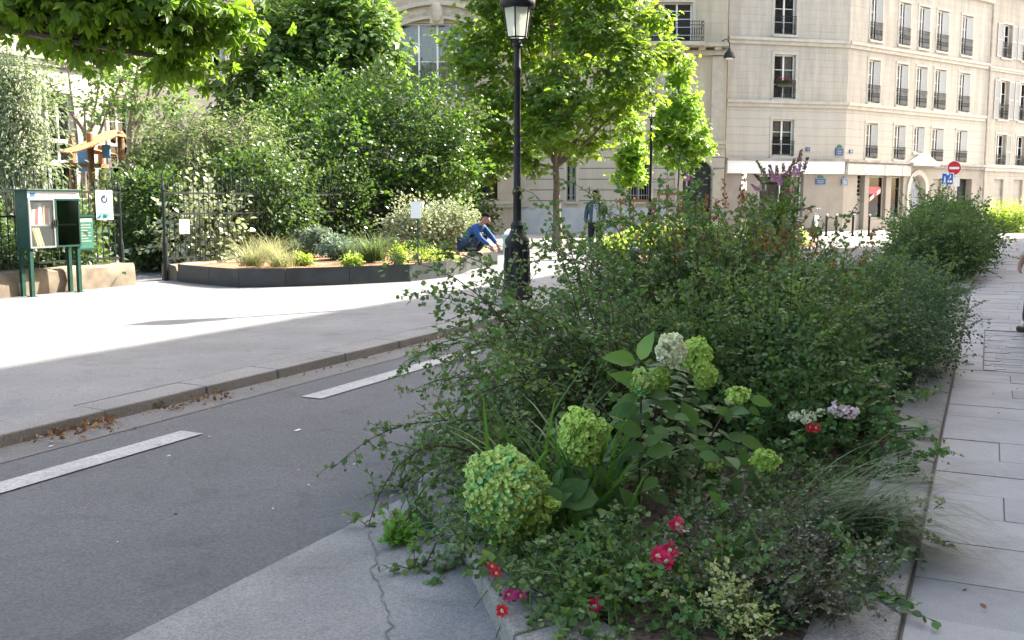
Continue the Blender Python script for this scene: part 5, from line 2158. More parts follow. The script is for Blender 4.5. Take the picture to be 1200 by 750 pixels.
def rough_wall(name, label, s0, s1, r0, r1, h, seed):
    root = thing(name, label, "stone wall", St(s0, r0, PZ))
    rs = np.random.RandomState(seed)
    s = s0
    mbx = MB()
    while s < s1 - .1:
        ln = min(rs.uniform(1.3, 2.1), s1 - s)
        if s1 - s - ln < .4:
            ln = s1 - s
        # stone block with slightly lumpy faces
        nu, nv = 8, 3
        prof = [(r1, -.02), (r1 + .015, h * .5), (r1 - .0, h * .90), (r1 - .035, h), ((r0 + r1) / 2, h + .012), (r0 + .035, h), (r0, h * .90), (r0, -.02)]
        b = len(mbx.v)
        for i in range(nu + 1):
            t = i / nu
            sh = s + ln * t
            endf = 0 if i in (0, nu) else 1
            for (rr, z) in prof:
                k = (1 if endf else .975)
                rm = (r0 + r1) / 2
                mbx.v.append(tuple(St(sh + (.004 if i == 0 else -.004 if i == nu else 0), rm + (rr - rm) * k + rs.normal() * .010, PZ + z * (1 if z < 0 else k) + (rs.normal() * .008 if z > 0 else 0))))
        np_ = len(prof)
        for i in range(nu):
            for j in range(np_ - 1):
                mbx.f.append([b + i * np_ + j, b + (i + 1) * np_ + j, b + (i + 1) * np_ + j + 1, b + i * np_ + j + 1])
                mbx.m.append(0)
        mbx.f.append([b + j for j in range(np_)])
        mbx.m.append(0)
        mbx.f.append([b + nu * np_ + j for j in range(np_)][::-1])
        mbx.m.append(0)
        s += ln
    mbx.build("coping_stones", M["rock"], root, smooth=True)


rough_wall("stone_wall", "low weathered stone wall under the left fence behind the book box", 4.0, S0g + .1, RF - .22, RF + .22, .40, 1)
rough_wall("stone_wall", "low stone wall beside the black edged flower bed under the fence", S1g + .08, 26.8, RF - .2, RF + .2, .30, 2)
rough_wall("stone_wall", "low stone wall across the shady garden entrance", 13.0, 14.8, RF - 1.9, RF - 1.55, .34, 8)

# ------------------------------------------------------------------ signs on the fence
def fence_plate(name, label, cat, px0, py0, px1, py1, mat, extra=None, d=.05, th=.012, post=None):
    FF = Facade(St(0, RF).to_tuple()[:2], St(40, RF).to_tuple()[:2])
    q = pxbox(FF, px0, py0, px1, py1, d)
    root = thing(name, label, cat, FF.pt((q[0] + q[1]) / 2, q[2], d))
    mb = MB()
    mb.fr(FF, q[0], q[1], d, d + th, q[2], q[3])
    mb.build("plate", mat, root)
    if extra:
        extra(root, FF, q, d + th)
    return root


def ex1(root, FF, q, d):
    W, H = q[1] - q[0], q[3] - q[2]
    u, z = (q[0] + q[1]) / 2, q[2] + H * .70
    mb = MB()
    mb.disc(FF, u, z, H * .145, d + .001, d + .004, 24)
    mb.build("dark_disc", plain("ink blue", (.02, .04, .08), .5), root)
    mb = MB()
    mb.prism([FF.pt(u + x * H, z + y * H, d + .005) for x, y in [(-.075, .0), (-.04, -.075), (.02, -.07), (.075, .09), (.05, .09), (.005, -.02), (-.05, .02)]], FF.n * .003)
    mb.build("white_mark", M["sign_white"], root)
    mb = MB()
    mb.fr(FF, q[0] + W * .04, q[0] + W * .5, d + .001, d + .004, q[2] + H * .42, q[2] + H * .48)
    mb.fr(FF, q[0] + W * .04, q[1] - W * .04, d + .001, d + .004, q[2] + H * .06, q[2] + H * .26)
    mb.fr(FF, q[0] + W * .04, q[1] - W * .04, d + .001, d + .004, q[2] + H * .32, q[2] + H * .39)
    mb.build("blue_band", plain("pale sign blue", (.16, .38, .66), .5, noise=.03), root)


fence_plate("notice_sign", "white and blue notice with a dark round emblem hung on the fence", "sign", 112, 223, 131.5, 257.5, M["sign_white"], ex1)


def ex2(root, FF, q, d):
    W, H = q[1] - q[0], q[3] - q[2]
    mb = MB()
    mb.fr(FF, q[0] + W * .1, q[1] - W * .1, d + .001, d + .004, q[3] - H * .16, q[3] - H * .07)
    mb.build("pale_heading", M["sign_white"], root)
    mb = MB()
    for k in range(7):
        mb.fr(FF, q[0] + W * .12, q[1] - W * (.15 + .2 * (k % 3 == 2)), d + .001, d + .003, q[3] - H * (.27 + k * .085), q[3] - H * (.25 + k * .085))
    mb.build("faint_lines", M["shutter"], root)
    mb = MB()
    mb.fr(FF, q[0] - .02, q[1] + .02, d - .02, d + .016, q[2] - .03, q[2] - .002)
    mb.fr(FF, q[0] - .02, q[1] + .02, d - .02, d + .016, q[3] + .002, q[3] + .03)
    mb.build("board_frame", M["green_iron"], root)


fence_plate("notice_board", "green rules board fixed on the fence behind the book box", "notice board", 89, 254, 108, 291, M["green_board"], ex2, .08, .03)
fence_plate("notice_sign", "small blank white notice tied to the fence beside the gate post", "sign", 210, 257, 221.5, 274, M["sign_white"])

# ------------------------------------------------------------------ book box
BR = -13.66
bbx = thing("book_box", "green street book exchange cabinet on four legs before the stone wall", "book box", St(11.45, BR - .18, PZ))
FBX = Facade(St(11.0, BR).to_tuple()[:2], St(11.98, BR).to_tuple()[:2])
W_, D_ = FBX.L, .29
zb0, zb1 = P(62, 290, 16.3).z, P(62, 224, 16.3).z
mb = MB()
t = .03
mb.fr(FBX, 0, W_, -D_, -D_ + t, zb0, zb1)
mb.fr(FBX, 0, t, -D_ + t, 0, zb0, zb1)
mb.fr(FBX, W_ - t, W_, -D_ + t, 0, zb0, zb1)
mb.fr(FBX, t, W_ - t, -D_ + t, -.002, zb0, zb0 + t)
mb.fr(FBX, t, W_ - t, -D_ + t, -.002, zb1 - t, zb1)
mb.fr(FBX, -.03, W_ + .03, -D_ - .03, .05, zb1 + .002, zb1 + .03)
mb.build("cabinet", M["green_iron"], bbx, bevel=.004)
zm = zb0 + (zb1 - zb0) * .40
mb = MB()
mb.fr(FBX, t + .002, W_ - t - .002, -D_ + t + .002, -.03, zm - .012, zm + .012)
mb.build("shelf", M["grey_metal"], bbx)
mb = MB()
mb.fr(FBX, .0, W_, .002, .016, zb1 - .115, zb1 - .005)
hd = mb.build("header_panel", M["sign_white"], bbx)
mb = MB()
mb.fr(FBX, .04, .13, .017, .02, zb1 - .09, zb1 - .03)
mb.build("blue_mark", M["blue"], hd)
mb = MB()
for k in range(6):
    mb.fr(FBX, .3 + k * .06, .345 + k * .06, .017, .0195, zb1 - .075, zb1 - .05)
mb.fr(FBX, .78, .9, .017, .0195, zb1 - .08, zb1 - .045)
mb.build("faint_lettering", M["grey_metal"], hd)
for (a, b, nm) in ((.0, W_ / 2 - .005, 0), (W_ / 2 + .005, W_, 1)):
    mb = MB()
    e = .028
    za, zc_ = zb0 + .005, zb1 - .12
    mb.fr(FBX, a, a + e, .002, .022, za, zc_)
    mb.fr(FBX, b - e, b, .002, .022, za, zc_)
    mb.fr(FBX, a + e, b - e, .002, .022, za, za + e)
    mb.fr(FBX, a + e, b - e, .002, .022, zc_ - e, zc_)
    dr = mb.build("door", M["grey_metal"] if nm == 0 else M["green_iron"], bbx)
    mb = MB()
    mb.fr(FBX, a + e, b - e, .009, .014, za + e, zc_ - e)
    mb.build("pane", M["acrylic"] if nm == 0 else M["glass"], dr)
    mb = MB()
    hu = b - .014 if nm == 0 else a + .014
    mb.fr(FBX, hu - .008, hu + .008, .023, .045, (za + zc_) / 2 - .05, (za + zc_) / 2 + .05)
    mb.build("handle", M["iron"], dr)
for (u, d_) in ((.03, -.04), (W_ - .03, -.04), (.03, -D_ + .04), (W_ - .03, -D_ + .04)):
    mb = MB()
    mb.fr(FBX, u - .03, u + .03, d_ - .03, d_ + .03, PZ - .002, zb0 - .001)
    mb.fr(FBX, u - .055, u + .055, d_ - .055, d_ + .055, PZ - .002, PZ + .01)
    mb.build("leg", M["green_iron"], bbx)
bcols = [("cream", (.6, .55, .42)), ("white", (.68, .67, .64)), ("maroon", (.28, .05, .05)), ("grey", (.4, .4, .42)), ("pale blue", (.34, .42, .52)), ("tan", (.45, .32, .18)),
         ("red", (.45, .08, .06)), ("off white", (.62, .6, .55)), ("black", (.04, .04, .05))]
u = t + .03
rs = np.random.RandomState(12)
for i, (cn, cc_) in enumerate(bcols):
    th = rs.uniform(.032, .055)
    h = rs.uniform(.24, .36)
    lean = rs.uniform(-.015, .03)
    z = zm + .013
    lab = f"{cn} paperback on the upper shelf of the book box, " + ["leftmost", "second from left", "third from left", "fourth from left", "middle one", "fourth from right", "third from right", "second from right", "rightmost"][i]
    rt = thing("book", lab, "book", FBX.pt(u + th / 2, z, -.12), "books in the book box")
    mb = MB()
    q8 = [FBX.pt(u, z, -.2), FBX.pt(u + th, z, -.2), FBX.pt(u + th, z, -.045), FBX.pt(u, z, -.045),
          FBX.pt(u + lean, z + h, -.2), FBX.pt(u + th + lean, z + h, -.2), FBX.pt(u + th + lean, z + h, -.045), FBX.pt(u + lean, z + h, -.045)]
    mb.hexa(q8)
    cv = mb.build("cover", plain(cn + " book cover", cc_, .55), rt, bevel=.003)
    u += th + .006
u = t + .03
for i, (cn, cc_) in enumerate([("mustard", (.5, .36, .1)), ("white", (.68, .66, .6)), ("lime", (.4, .5, .14))]):
    z = zb0 + t + .002
    lab = f"{cn} slanting book at the bottom left of the book box"
    rt = thing("book", lab, "book", FBX.pt(u, z, -.2), "books in the book box")
    mb = MB()
    th, h, lean = .035, .3, .09
    mb.hexa([FBX.pt(u + .12, z, -.2), FBX.pt(u + .12 + th, z, -.2), FBX.pt(u + .12 + th, z, -.045), FBX.pt(u + .12, z, -.045),
             FBX.pt(u + .12 - lean, z + h, -.2), FBX.pt(u + .12 + th - lean, z + h, -.2), FBX.pt(u + .12 + th - lean, z + h, -.045), FBX.pt(u + .12 - lean, z + h, -.045)])
    mb.build("cover", plain(cn + " book cover", cc_, .55), rt, bevel=.003)
    u += .05

# ------------------------------------------------------------------ black edged flower bed by the fence
edge = [(209, 330), (245, 334), (280, 337), (335, 336), (410, 333.5), (480, 330), (523, 325), (540, 321), (552, 316)]
ring_ = [G(x, y, PZ) for x, y in edge]
ring_ = [St(S1g + .1, RF + .24, PZ)] + ring_ + [St(21.5, -10.6, PZ), St(24, -12.2, PZ), St(25.5, RF + .24, PZ)]
fb = thing("flower_bed", "curved flower bed edged with dark steel plates in front of the fence", "flower bed", ring_[0])
HB = .33
mb = MB()
cen = sum(ring_, Vector()) / len(ring_)
for i in range(len(ring_) - 1):
    a, b = ring_[i], ring_[i + 1]
    n_ = (b - a).cross(Vector((0, 0, 1))).normalized()
    if n_.dot(cen - a) > 0:
        n_ = -n_
    t = n_ * .02
    g_ = (b - a).normalized() * .004
    mb.hexa([a + g_ - t, b - g_ - t, b - g_, a + g_, a + g_ - t + Vector((0, 0, HB)), b - g_ - t + Vector((0, 0, HB)), b - g_ + Vector((0, 0, HB)), a + g_ + Vector((0, 0, HB))])
mb.build("steel_edging", M["black_steel"], fb)
# mulch surface: gently domed fan
mb = MB()
rs = np.random.RandomState(2)
cz = Vector((cen.x, cen.y, PZ + HB + .05))
inner = []
for k, f in enumerate((.995, .8, .55, .3)):
    inner.append([cen.lerp(p, f) + Vector((0, 0, HB - .05 + .06 * k / 3 + (rs.normal() * .02 if k else 0))) for p in ring_])
for k in range(3):
    for i in range(len(ring_)):
        j = (i + 1) % len(ring_)
        mb.quad(inner[k][i], inner[k][j], inner[k + 1][j], inner[k + 1][i])
for i in range(len(ring_)):
    j = (i + 1) % len(ring_)
    mb.add([inner[3][i], inner[3][j], cz], [(0, 1, 2)])
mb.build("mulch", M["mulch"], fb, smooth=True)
BZ = PZ + HB

# small plant label on a green stake
q = G(490, 309, BZ - .02)
ps = thing("plant_label", "small white plant label on a green stake in the flower bed", "plant label", q)
mb = MB()
mb.tube([q, q + Vector((0, 0, 1.0))], .016, 6)
mb.build("stake", M["green_iron"], ps)
mb = MB()
zz = P(488, 246, q.y)
mb.hexa([(zz.x - .11, q.y - .03, zz.z - .16), (zz.x + .09, q.y - .03, zz.z - .16), (zz.x + .09, q.y - .018, zz.z - .16), (zz.x - .11, q.y - .018, zz.z - .16),
         (zz.x - .11, q.y - .01, zz.z + .16), (zz.x + .09, q.y - .01, zz.z + .16), (zz.x + .09, q.y + .002, zz.z + .16), (zz.x - .11, q.y + .002, zz.z + .16)])
mb.build("plate", M["sign_white"], ps)

# ------------------------------------------------------------------ play structure behind the hedge
YP = 23.0
pl = thing("play_structure", "orange roofed wooden play tower above the hedge behind the fence", "play tower", P(110, 300, YP))
base = Vector((0, 0, 0))
for (x, yt, Yy) in [(83, 157, YP + .9), (105, 155, YP), (141, 154, YP + .15), (118, 170, YP + 1.2)]:
    a = P(x, yt, Yy)
    mb = MB()
    mb.lathe((a.x, a.y, 0), [(.075, 0), (.075, a.z - .03), (.05, a.z)], 10)
    mb.build("post", M["wood"], pl)
a, b, c, d = P(76, 176, YP - .1), P(104, 177.5, YP - .4), P(143, 160, YP + .1), P(110, 163, YP + 1.3)
mb = MB()
up = Vector((0, 0, .035))
n = 10
top_ = []
for i in range(n + 1):
    t = i / n
    ctr = P(76 + 67 * t, 177 - 17 * t, YP)
    hw = .02 + .85 * math.sin(math.pi * min(1, t * .9 + .05)) ** .7
    p0 = ctr + Vector((0, hw, .32 * math.sin(math.pi * t)))
    p1 = ctr + Vector((0, -hw, -.24 * math.sin(math.pi * t)))
    top_.append((p0, p1))
for i in range(n):
    (p0, p1), (q0_, q1_) = top_[i], top_[i + 1]
    mb.hexa([p0, q0_, q1_, p1, p0 + up, q0_ + up, q1_ + up, p1 + up])
mb.build("roof", M["orange"], pl)
mb = MB()
a2, c2_ = P(104, 180, YP + .5), P(134, 183, YP + .5)
mb.hexa([a2, c2_, c2_ + Vector((0, .5, 0)), a2 + Vector((0, .5, 0)), a2 + Vector((0, 0, .12)), c2_ + Vector((0, 0, .04)), c2_ + Vector((0, .5, .04)), a2 + Vector((0, .5, .12))])
mb.build("lower_roof", M["orange"], pl)
mb = MB()
a3 = P(124, 178, YP + .1)
mb.box(a3.x - .09, a3.x + .09, a3.y, a3.y + .05, a3.z - .14, a3.z + .16)
mb.build("blue_panel", M["play_blue"], pl)
mb = MB()
a3 = P(98, 183, YP + .6)
mb.box(a3.x - .14, a3.x + .14, a3.y, a3.y + .05, a3.z - .35, a3.z + .2)
mb.build("blue_panel", M["play_blue"], pl)
mb = MB()
a4, b4 = P(72, 195, YP + .5), P(112, 196, YP + .5)
mb.hexa([a4, b4, b4 + Vector((0, .8, 0)), a4 + Vector((0, .8, 0)), a4 + Vector((0, 0, .09)), b4 + Vector((0, 0, .09)), b4 + Vector((0, .8, .09)), a4 + Vector((0, .8, .09))])
mb.build("deck", M["wood"], pl)

# ------------------------------------------------------------------ stakes round the saplings
def stakes(label, cx, Y, w, h, group="timber guards round the young trees"):
    c = P(cx, 236, Y)
    rt = thing("tree_guard", label, "tree guard", (c.x, c.y, 0), group)
    for (dx, dy) in ((-w, 0), (w, .1), (0, w * 1.4)):
        mb = MB()
        mb.lathe((c.x + dx, c.y + dy, 0), [(.05, 0), (.05, h - .03), (.03, h)], 8)
        mb.build("stake", M["wood"], rt)
    mb = MB()
    z = h - .12
    mb.box(c.x - w - .1, c.x + w + .1, c.y - .08, c.y - .052, z - .05, z + .05)
    mb.build("cross_rail", M["wood"], rt)


stakes("timber stakes and rail round the slim tree before the barred window", 746, 39.5, .62, 1.75)
stakes("timber stakes holding the bright sapling before the carriage door", 785, 38, .4, 2.0)

# litter and leaves in the gutter
def litter_pile(name, label, x0, y0, x1, y1, n, seed, z=.012, w=.16):
    rs = np.random.RandomState(seed)
    a, b = G(x0, y0, 0), G(x1, y1, 0)
    bag = Bag()
    for i in range(n):
        t = rs.beta(1.6, 1.6) * 1.5 - .25
        p = a.lerp(b, t)
        p = p + Vector((SY, -SX, 0)) * abs(rs.normal()) * w
        hgt = max(0, .03 * math.exp(-((p - a.lerp(b, .5)).length * 2.2) ** 2)) * rs.rand()
        bag.add((p.x, p.y, z + hgt), rv(rs) * 1 + Vector((0, 0, .1)), Vector((0, 0, 1)) + rv(rs) * .9, rs.uniform(.022, .052))
    o = bag.build(name, oval(.32, .16, .15), L["dry"])
    o["kind"] = "stuff"


litter_pile("fallen_leaves", "", 40, 513.5, 112, 496, 120, 1)
litter_pile("fallen_leaves", "", 186, 478.5, 246, 465, 66, 2)
rs = np.random.RandomState(5)
bag = Bag()
for i in range(46):
    p = St(rs.uniform(3.5, 13), rs.uniform(-5.6, -3.0), .012)
    bag.add(p, rv(rs), Vector((0, 0, 1)) + rv(rs) * .4, rs.uniform(.012, .032))
for i in range(170):
    p = St(rs.uniform(3.5, 15), -5.73 + abs(rs.normal()) * .12, .014)
    bag.add(p, rv(rs), Vector((0, 0, 1)) + rv(rs) * .7, rs.uniform(.02, .05))
for i in range(14):
    p = St(rs.uniform(3, 9), rs.uniform(-.3, .6), WZ + .008)
    bag.add(p, rv(rs), Vector((0, 0, 1)) + rv(rs) * .4, rs.uniform(.02, .04))
o = bag.build("fallen_leaves", oval(.3, .1, .1), L["dry"])
o["kind"] = "stuff"
mb = MB()
for (x, y, sz) in [(349, 504, .05), (198, 534, .022), (60, 523, .03), (415, 544, .014), (362, 568, .012), (408, 390, .02), (320, 596, .012), (138, 635, .01)]:
    p = G(x, y, .009)
    e = Vector((SX, SY, 0)) * sz * .55
    f_ = Vector((SY, -SX, 0)) * sz * .22
    mb.prism([p - e - f_, p + e - f_ * .4, p + e * .7 + f_, p - e * .8 + f_ * .9], (0, 0, .003))
o = mb.build("paper_litter", M["sign_white"])
o["kind"] = "stuff"
# ------------------------------------------------------------------ trees and garden
def lob(px, py, Y, rx, ry, rd=None, w=None):
    c = P(px, py, Y)
    k = Y / FPX
    rxm, rzm = rx * k, ry * k
    return (tuple(c), (rxm, rd if rd else (rxm + rzm) / 2, rzm), w if w else max(.2, rx * ry / 2000))


def T(name, label, px, Y, cat="tree", group=None, z=0):
    q = P(px, 236, Y)
    return thing(name, label, cat, (q.x, q.y, z), group)


PALM5 = palmate(5, .17, 2.4, -.2)
PALM3 = palmate(3, .26, 1.9, -.15)
OV = oval(.34, .07, -.08)
OVR = oval(.44, .06, -.05)
LAN = lance()

# central street tree
Y = 32.5
rt = T("street_tree", "sunlit broad tree with forked trunk standing behind the street lamp", 653, Y, z=PZ)
b = Vector(rt.location)
tree(rt, 21, b, (P(651, 140, Y).x, Y, P(651, 140, Y).z), .15,
     [lob(560, 60, Y, 42, 40), lob(612, 38, Y + 1, 60, 50), lob(695, 36, Y, 58, 46), lob(740, 84, Y - .6, 42, 36), lob(655, 108, Y - 1, 60, 42), lob(588, 128, Y, 52, 42),
      lob(720, 128, Y + .6, 42, 30), lob(566, 178, Y + .3, 42, 24), lob(632, 168, Y + 1.4, 36, 24), lob(694, 172, Y + .5, 28, 16), lob(650, -40, Y, 90, 50),
      lob(655, 150, Y - 1.6, 46, 24), lob(605, 188, Y - .5, 34, 14), lob(553, 200, Y - .2, 34, 16), lob(762, 22, Y, 30, 12), lob(776, 66, Y + .2, 26, 15), lob(718, -10, Y, 50, 26), lob(585, 0, Y, 50, 30)],
     900, .44, 18, PALM5, .165, L["plane"], M["bark_pale"], flat=.38, twigs=.55, shell=(.25, 1.0), droop=.35)

# overhead chestnut, trunk just off to the left
rt = thing("chestnut_tree", "overhanging chestnut branch with large backlit leaves at top left", "tree", (-8.7, 11.6, PZ))
Y = 12.4
tree(rt, 22, (-8.7, 11.6, PZ), (-8.5, 11.9, 5.0), .2,
     [lob(20, 0, Y, 80, 40, 1.2), lob(105, 8, Y, 60, 44, 1.1), lob(180, 2, Y - .3, 52, 38, 1.0), lob(238, 12, Y, 34, 26, .8), lob(60, 38, Y + .5, 40, 16, .7), lob(205, 44, Y + .2, 26, 16, .5),
      lob(268, 26, Y + .2, 20, 18, .4), lob(112, 44, Y, 34, 14, .5), lob(100, -60, Y, 190, 50, 1.6), lob(215, 72, Y + .1, 10, 9, .2, .25)],
     430, .32, 9, palmate(5, .19, 2.8, -.35), .155, L["chest"], M["bark"], flat=.5, twigs=.6, shell=(.2, 1.0), droop=.75, up=.6, forks=7)

# dark tree behind
Y = 39
rt = T("garden_tree", "dark green rounded tree at the back of the garden under the pavilion", 372, Y)
tree(rt, 23, rt.location, (P(372, 90, Y).x, Y, P(372, 120, Y).z), .3,
     [lob(330, 45, Y, 55, 45), lob(395, 28, Y, 60, 42), lob(438, 55, Y, 38, 40), lob(300, 105, Y, 45, 45), lob(370, 95, Y, 60, 50), lob(290, 160, Y, 40, 40), lob(385, -10, Y + .5, 62, 22)],
     420, .6, 22, PALM3, .26, L["dark"], M["bark"], flat=.5, twigs=.3, shell=(.4, 1))

# big bright shrub / small tree in the middle of the garden
Y = 28.5
rt = T("garden_shrub", "tall bright green garden shrub with upright shoots behind the spear fence", 430, Y, "shrub")
bush(rt, 24, [lob(385, 138, Y, 66, 46), lob(455, 132, Y, 60, 48), lob(505, 150, Y - .8, 46, 50), lob(340, 165, Y - .4, 46, 42), lob(425, 180, Y - 1.4, 85, 58), lob(520, 195, Y - 1, 40, 38), lob(325, 200, Y - 1, 45, 45), lob(440, 240, Y - 1, 110, 45)],
     960, .40, 24, OV, .105, L["mid"], M["bark"], flat=.8, shell=(.5, 1.0), bumps=.22, stems=40, spikes=420, twig_r=.012, zbase=0)

# weeping olive shrub
Y = 24.5
rt = T("weeping_shrub", "olive green weeping shrub with bare looping twigs beside the play tower", 240, Y, "shrub")
rs = np.random.RandomState(25)
st_ = []
for i in range(70):
    q = P(rs.uniform(212, 292), rs.uniform(128, 165), Y + rs.uniform(-1.2, 1.2))
    a = rs.uniform(0, 6.28)
    st_.append((q - Vector((0, 0, .3)), (math.cos(a), math.sin(a) * .8 - .2, .75), rs.uniform(1.0, 2.0), rs.uniform(.5, .8)))
arching_shrub(rt, 26, st_, L["weep"], lance(.2, .05, -.1), .085, .06, M["bark_pale"], twig_every=.2, twig_len=.8, droop=.45, sub=False, r0=.014, zmin=.1, n=10)
bush(rt, 27, [lob(240, 200, Y, 70, 60), lob(190, 190, Y - .6, 35, 45), lob(310, 190, Y - .3, 45, 50), lob(240, 270, Y, 80, 50)], 380, .36, 22, lance(.22, .05, -.1), .11, L["weep"], M["bark"], flat=1.0, droop=.6, stems=20, spikes=60, zbase=0)

# silvery willow like shrub at far left
Y = 21.5
rt = T("willow_tree", "silvery grey green willowy tree at the far left behind the fence", 8, Y)
tree(rt, 28, rt.location, (P(8, 150, Y).x, Y, P(8, 165, Y).z), .09,
     [lob(10, 85, Y, 46, 32), lob(18, 130, Y - .3, 44, 40), lob(8, 180, Y, 46, 40), lob(30, 200, Y - .4, 40, 30), lob(-40, 120, Y, 50, 70)],
     420, .34, 22, LAN, .13, L["willow"], M["bark"], flat=1.2, twigs=.4, shell=(.2, 1), droop=.7)

# two bare limbed trees
for (px_, top_, label, seed, lobs) in [
    (92, (93, 158), "spreading tree with bare grey limbs rising behind the play tower", 29,
     [(60, 105, 22, 16), (78, 62, 26, 20), (120, 92, 26, 22), (100, 130, 30, 18), (150, 80, 24, 20), (135, 120, 30, 22)]),
    (142, (146, 152), "leaning thin limbed tree between the play tower and weeping shrub", 30,
     [(182, 70, 22, 18), (165, 55, 18, 16), (192, 105, 26, 22), (160, 118, 26, 24), (205, 125, 24, 18)])]:
    Y = 30
    rt = T("garden_tree", label, px_, Y)
    tree(rt, seed, rt.location, (P(top_[0], 0, Y).x, Y, P(px_, top_[1], Y).z), .15, [lob(a, c, Y + (i % 3 - 1) * .6, d, e) for i, (a, c, d, e) in enumerate(lobs)],
         80, .34, 13, OV, .13, L["dark"], M["bark_pale"], flat=.6, twigs=1.0, twig_r=.026, shell=(.1, 1.1))

# hedge shrubs behind the fence
hd = [
    ("dense hedge shrub behind the fence at the left edge of the picture", 8.8, -15.4, 1.4, .74, "hedge", OV, .085),
    ("leafy hedge shrub directly behind the book box and fence", 11.3, -15.4, 1.3, .70, "hedge", OV, .085),
    ("glossy laurel shrub pushing through the fence under the blue and white notice", 13.0, -15.05, .7, .66, "laurel", OV, .12),
    ("dark evergreen shrub filling the shady garden gate opening", 16.1, -16.3, .95, 1.2, "hedge", OV, .085),
    ("pale glossy variegated shrub behind the gate side fence panel", 16.1, -14.95, .95, .95, "pale", OV, .12),
    ("dark hedge shrub next to the pale variegated one behind the fence", 18.2, -14.9, 1.3, 1.45, "hedge", OV, .09),
    ("dark hedge shrub in the middle of the long fence", 20.6, -15.0, 1.3, 1.35, "hedge", OV, .09),
    ("dark hedge shrub behind the fence near its far end", 23.4, -15.4, 1.5, 1.2, "hedge", OV, .09),
    ("last dark hedge shrub at the far end of the fence", 27.0, -15.6, 1.9, 1.2, "hedge", OV, .1),
]
for i, (lab, s_, r_, rad, zc, lm, tm, sz) in enumerate(hd):
    c = St(s_, r_, 0)
    rt = thing("hedge_shrub", lab, "shrub", c, "hedge shrubs behind the fence")
    n = 330 if lm == "hedge" else 90
    bush(rt, 40 + i, [((c.x, c.y, zc), (rad, rad * .8, zc * .98), 1)], n, .27, 22 if lm == "hedge" else 15, tm, sz, L[lm], M["bark"], flat=.8, shell=(.55, 1), bumps=.2, stems=14, spikes=25, zbase=0)

# taller olive hedge mass behind them
for i, (px_, Y, top, wd_, lab) in enumerate([(182, 23.5, 190, 36, "olive leaved shrub rising over the garden gate opening"), (300, 26.5, 165, 60, "olive leaved shrub between the weeping shrub and the bright garden shrub"),
                                             (62, 25.5, 232, 50, "olive leaved shrub under the play tower behind the left fence")]):
    rt = T("garden_shrub", lab, px_, Y, "shrub", "olive shrubs in the garden")
    zt = P(px_, top, Y).z
    bush(rt, 60 + i, [(tuple(P(px_, 236, Y).xy) + (zt * .5,), (wd_ * Y / FPX, 1.2, zt * .52), 1)], 380, .34, 22, OV, .10, L["weep"], M["bark"], flat=.8, shell=(.55, 1), stems=14, spikes=40, zbase=0)

# white variegated bush behind the gardener
for i, (px_, Y, w_, t_, lab) in enumerate([(483, 24.5, 34, 240, "pale white leaved shrub in front of the far fence beside the plant label"), (530, 25.0, 32, 238, "pale white leaved shrub behind the crouching gardener")]):
    q = P(px_, 236, Y)
    rt = thing("variegated_shrub", lab, "shrub", (q.x, q.y, PZ), "pale shrubs by the far fence")
    zt = P(px_, t_, Y).z
    bush(rt, 70 + i, [((q.x, q.y, zt * .55), (w_ * Y / FPX, .6, zt * .5), 1)], 200, .22, 20, OV, .075, L["pale"], M["stem_brown"], flat=.8, shell=(.5, 1), stems=12, zbase=PZ)

# --------------------- plants of the black edged flower bed
def bedpt(px, py, z=BZ):
    return G(px, py, z)


for i, (px, py, n, Ln, w_, mt, lab) in enumerate([
    (296, 312, 300, .75, .010, "drygrass", "pale feathery grass tuft spilling over the left of the steel edging"),
    (330, 313, 260, .62, .010, "drygrass", "pale feathery grass tuft drooping over the middle of the steel edging"),
    (318, 304, 240, .8, .010, "drygrass", "taller pale grass tuft at the back of the two feathery ones"),
    (438, 306, 420, .85, .013, "grass", "large green fountain grass beside the plant label"),
    (412, 305, 200, .6, .013, "grass", "smaller green grass tuft left of the fountain grass"),
    (352, 300, 200, .6, .014, "grass", "dark grassy tuft behind the grey euphorbias")]):
    q = bedpt(px, py)
    rt = thing("grass_tuft", lab, "grass", q, "grasses in the steel edged bed")
    blades("blades", 80 + i, q, n, Ln, w_, L[mt], rt, spread=.75, droop=1.1, rad=.10, zmin=PZ + .02)
for i, (px, py, rr, hh, lab) in enumerate([(343, 298, .2, .5, "grey green euphorbia clump behind the feathery grass"), (373, 300, .3, .55, "largest grey green euphorbia clump, rounded, in the middle of the bed"), (395, 304, .3, .42, "low grey green euphorbia clump right of the largest one")]):
    q = bedpt(px, py)
    rt = thing("euphorbia", lab, "plant", q, "euphorbias in the steel edged bed")
    bush(rt, 90 + i, [((q.x, q.y, BZ + hh * .6), (rr, rr, hh * .45), 1)], 60, .09, 34, lance(.2, .02, -.1), .07, L["euph"], M["stem_green"], flat=.9, shell=(.6, 1), stems=10, zbase=BZ - .05, up=.3)
for i, (px, py, rr, hh, lm, lab) in enumerate([(468, 309, .14, .3, "lime", "lime green leafy plant beside the plant label stake"), (505, 304, .5, .16, "lime", "low yellow green ground cover in front of the crouching gardener"),
                                              (355, 310, .16, .14, "lime", "small yellowish plant at the edge under the euphorbias"), (414, 310, .2, .12, "lime", "small yellow green plant right of the euphorbias"),
                                              (325, 296, .4, .3, "hedge", "dark leafy plant behind the pale grasses"), (495, 298, .4, .3, "hedge", "dark low plant behind the plant label")]):
    q = bedpt(px, py)
    rt = thing("bedding_plant", lab, "plant", q)
    bush(rt, 100 + i, [((q.x, q.y, BZ + hh * .5), (rr, rr * .7, hh * .5), 1)], 40, .09, 18, OV, .05, L[lm], M["stem_green"], flat=.9, shell=(.4, 1), stems=8, zbase=BZ - .05)

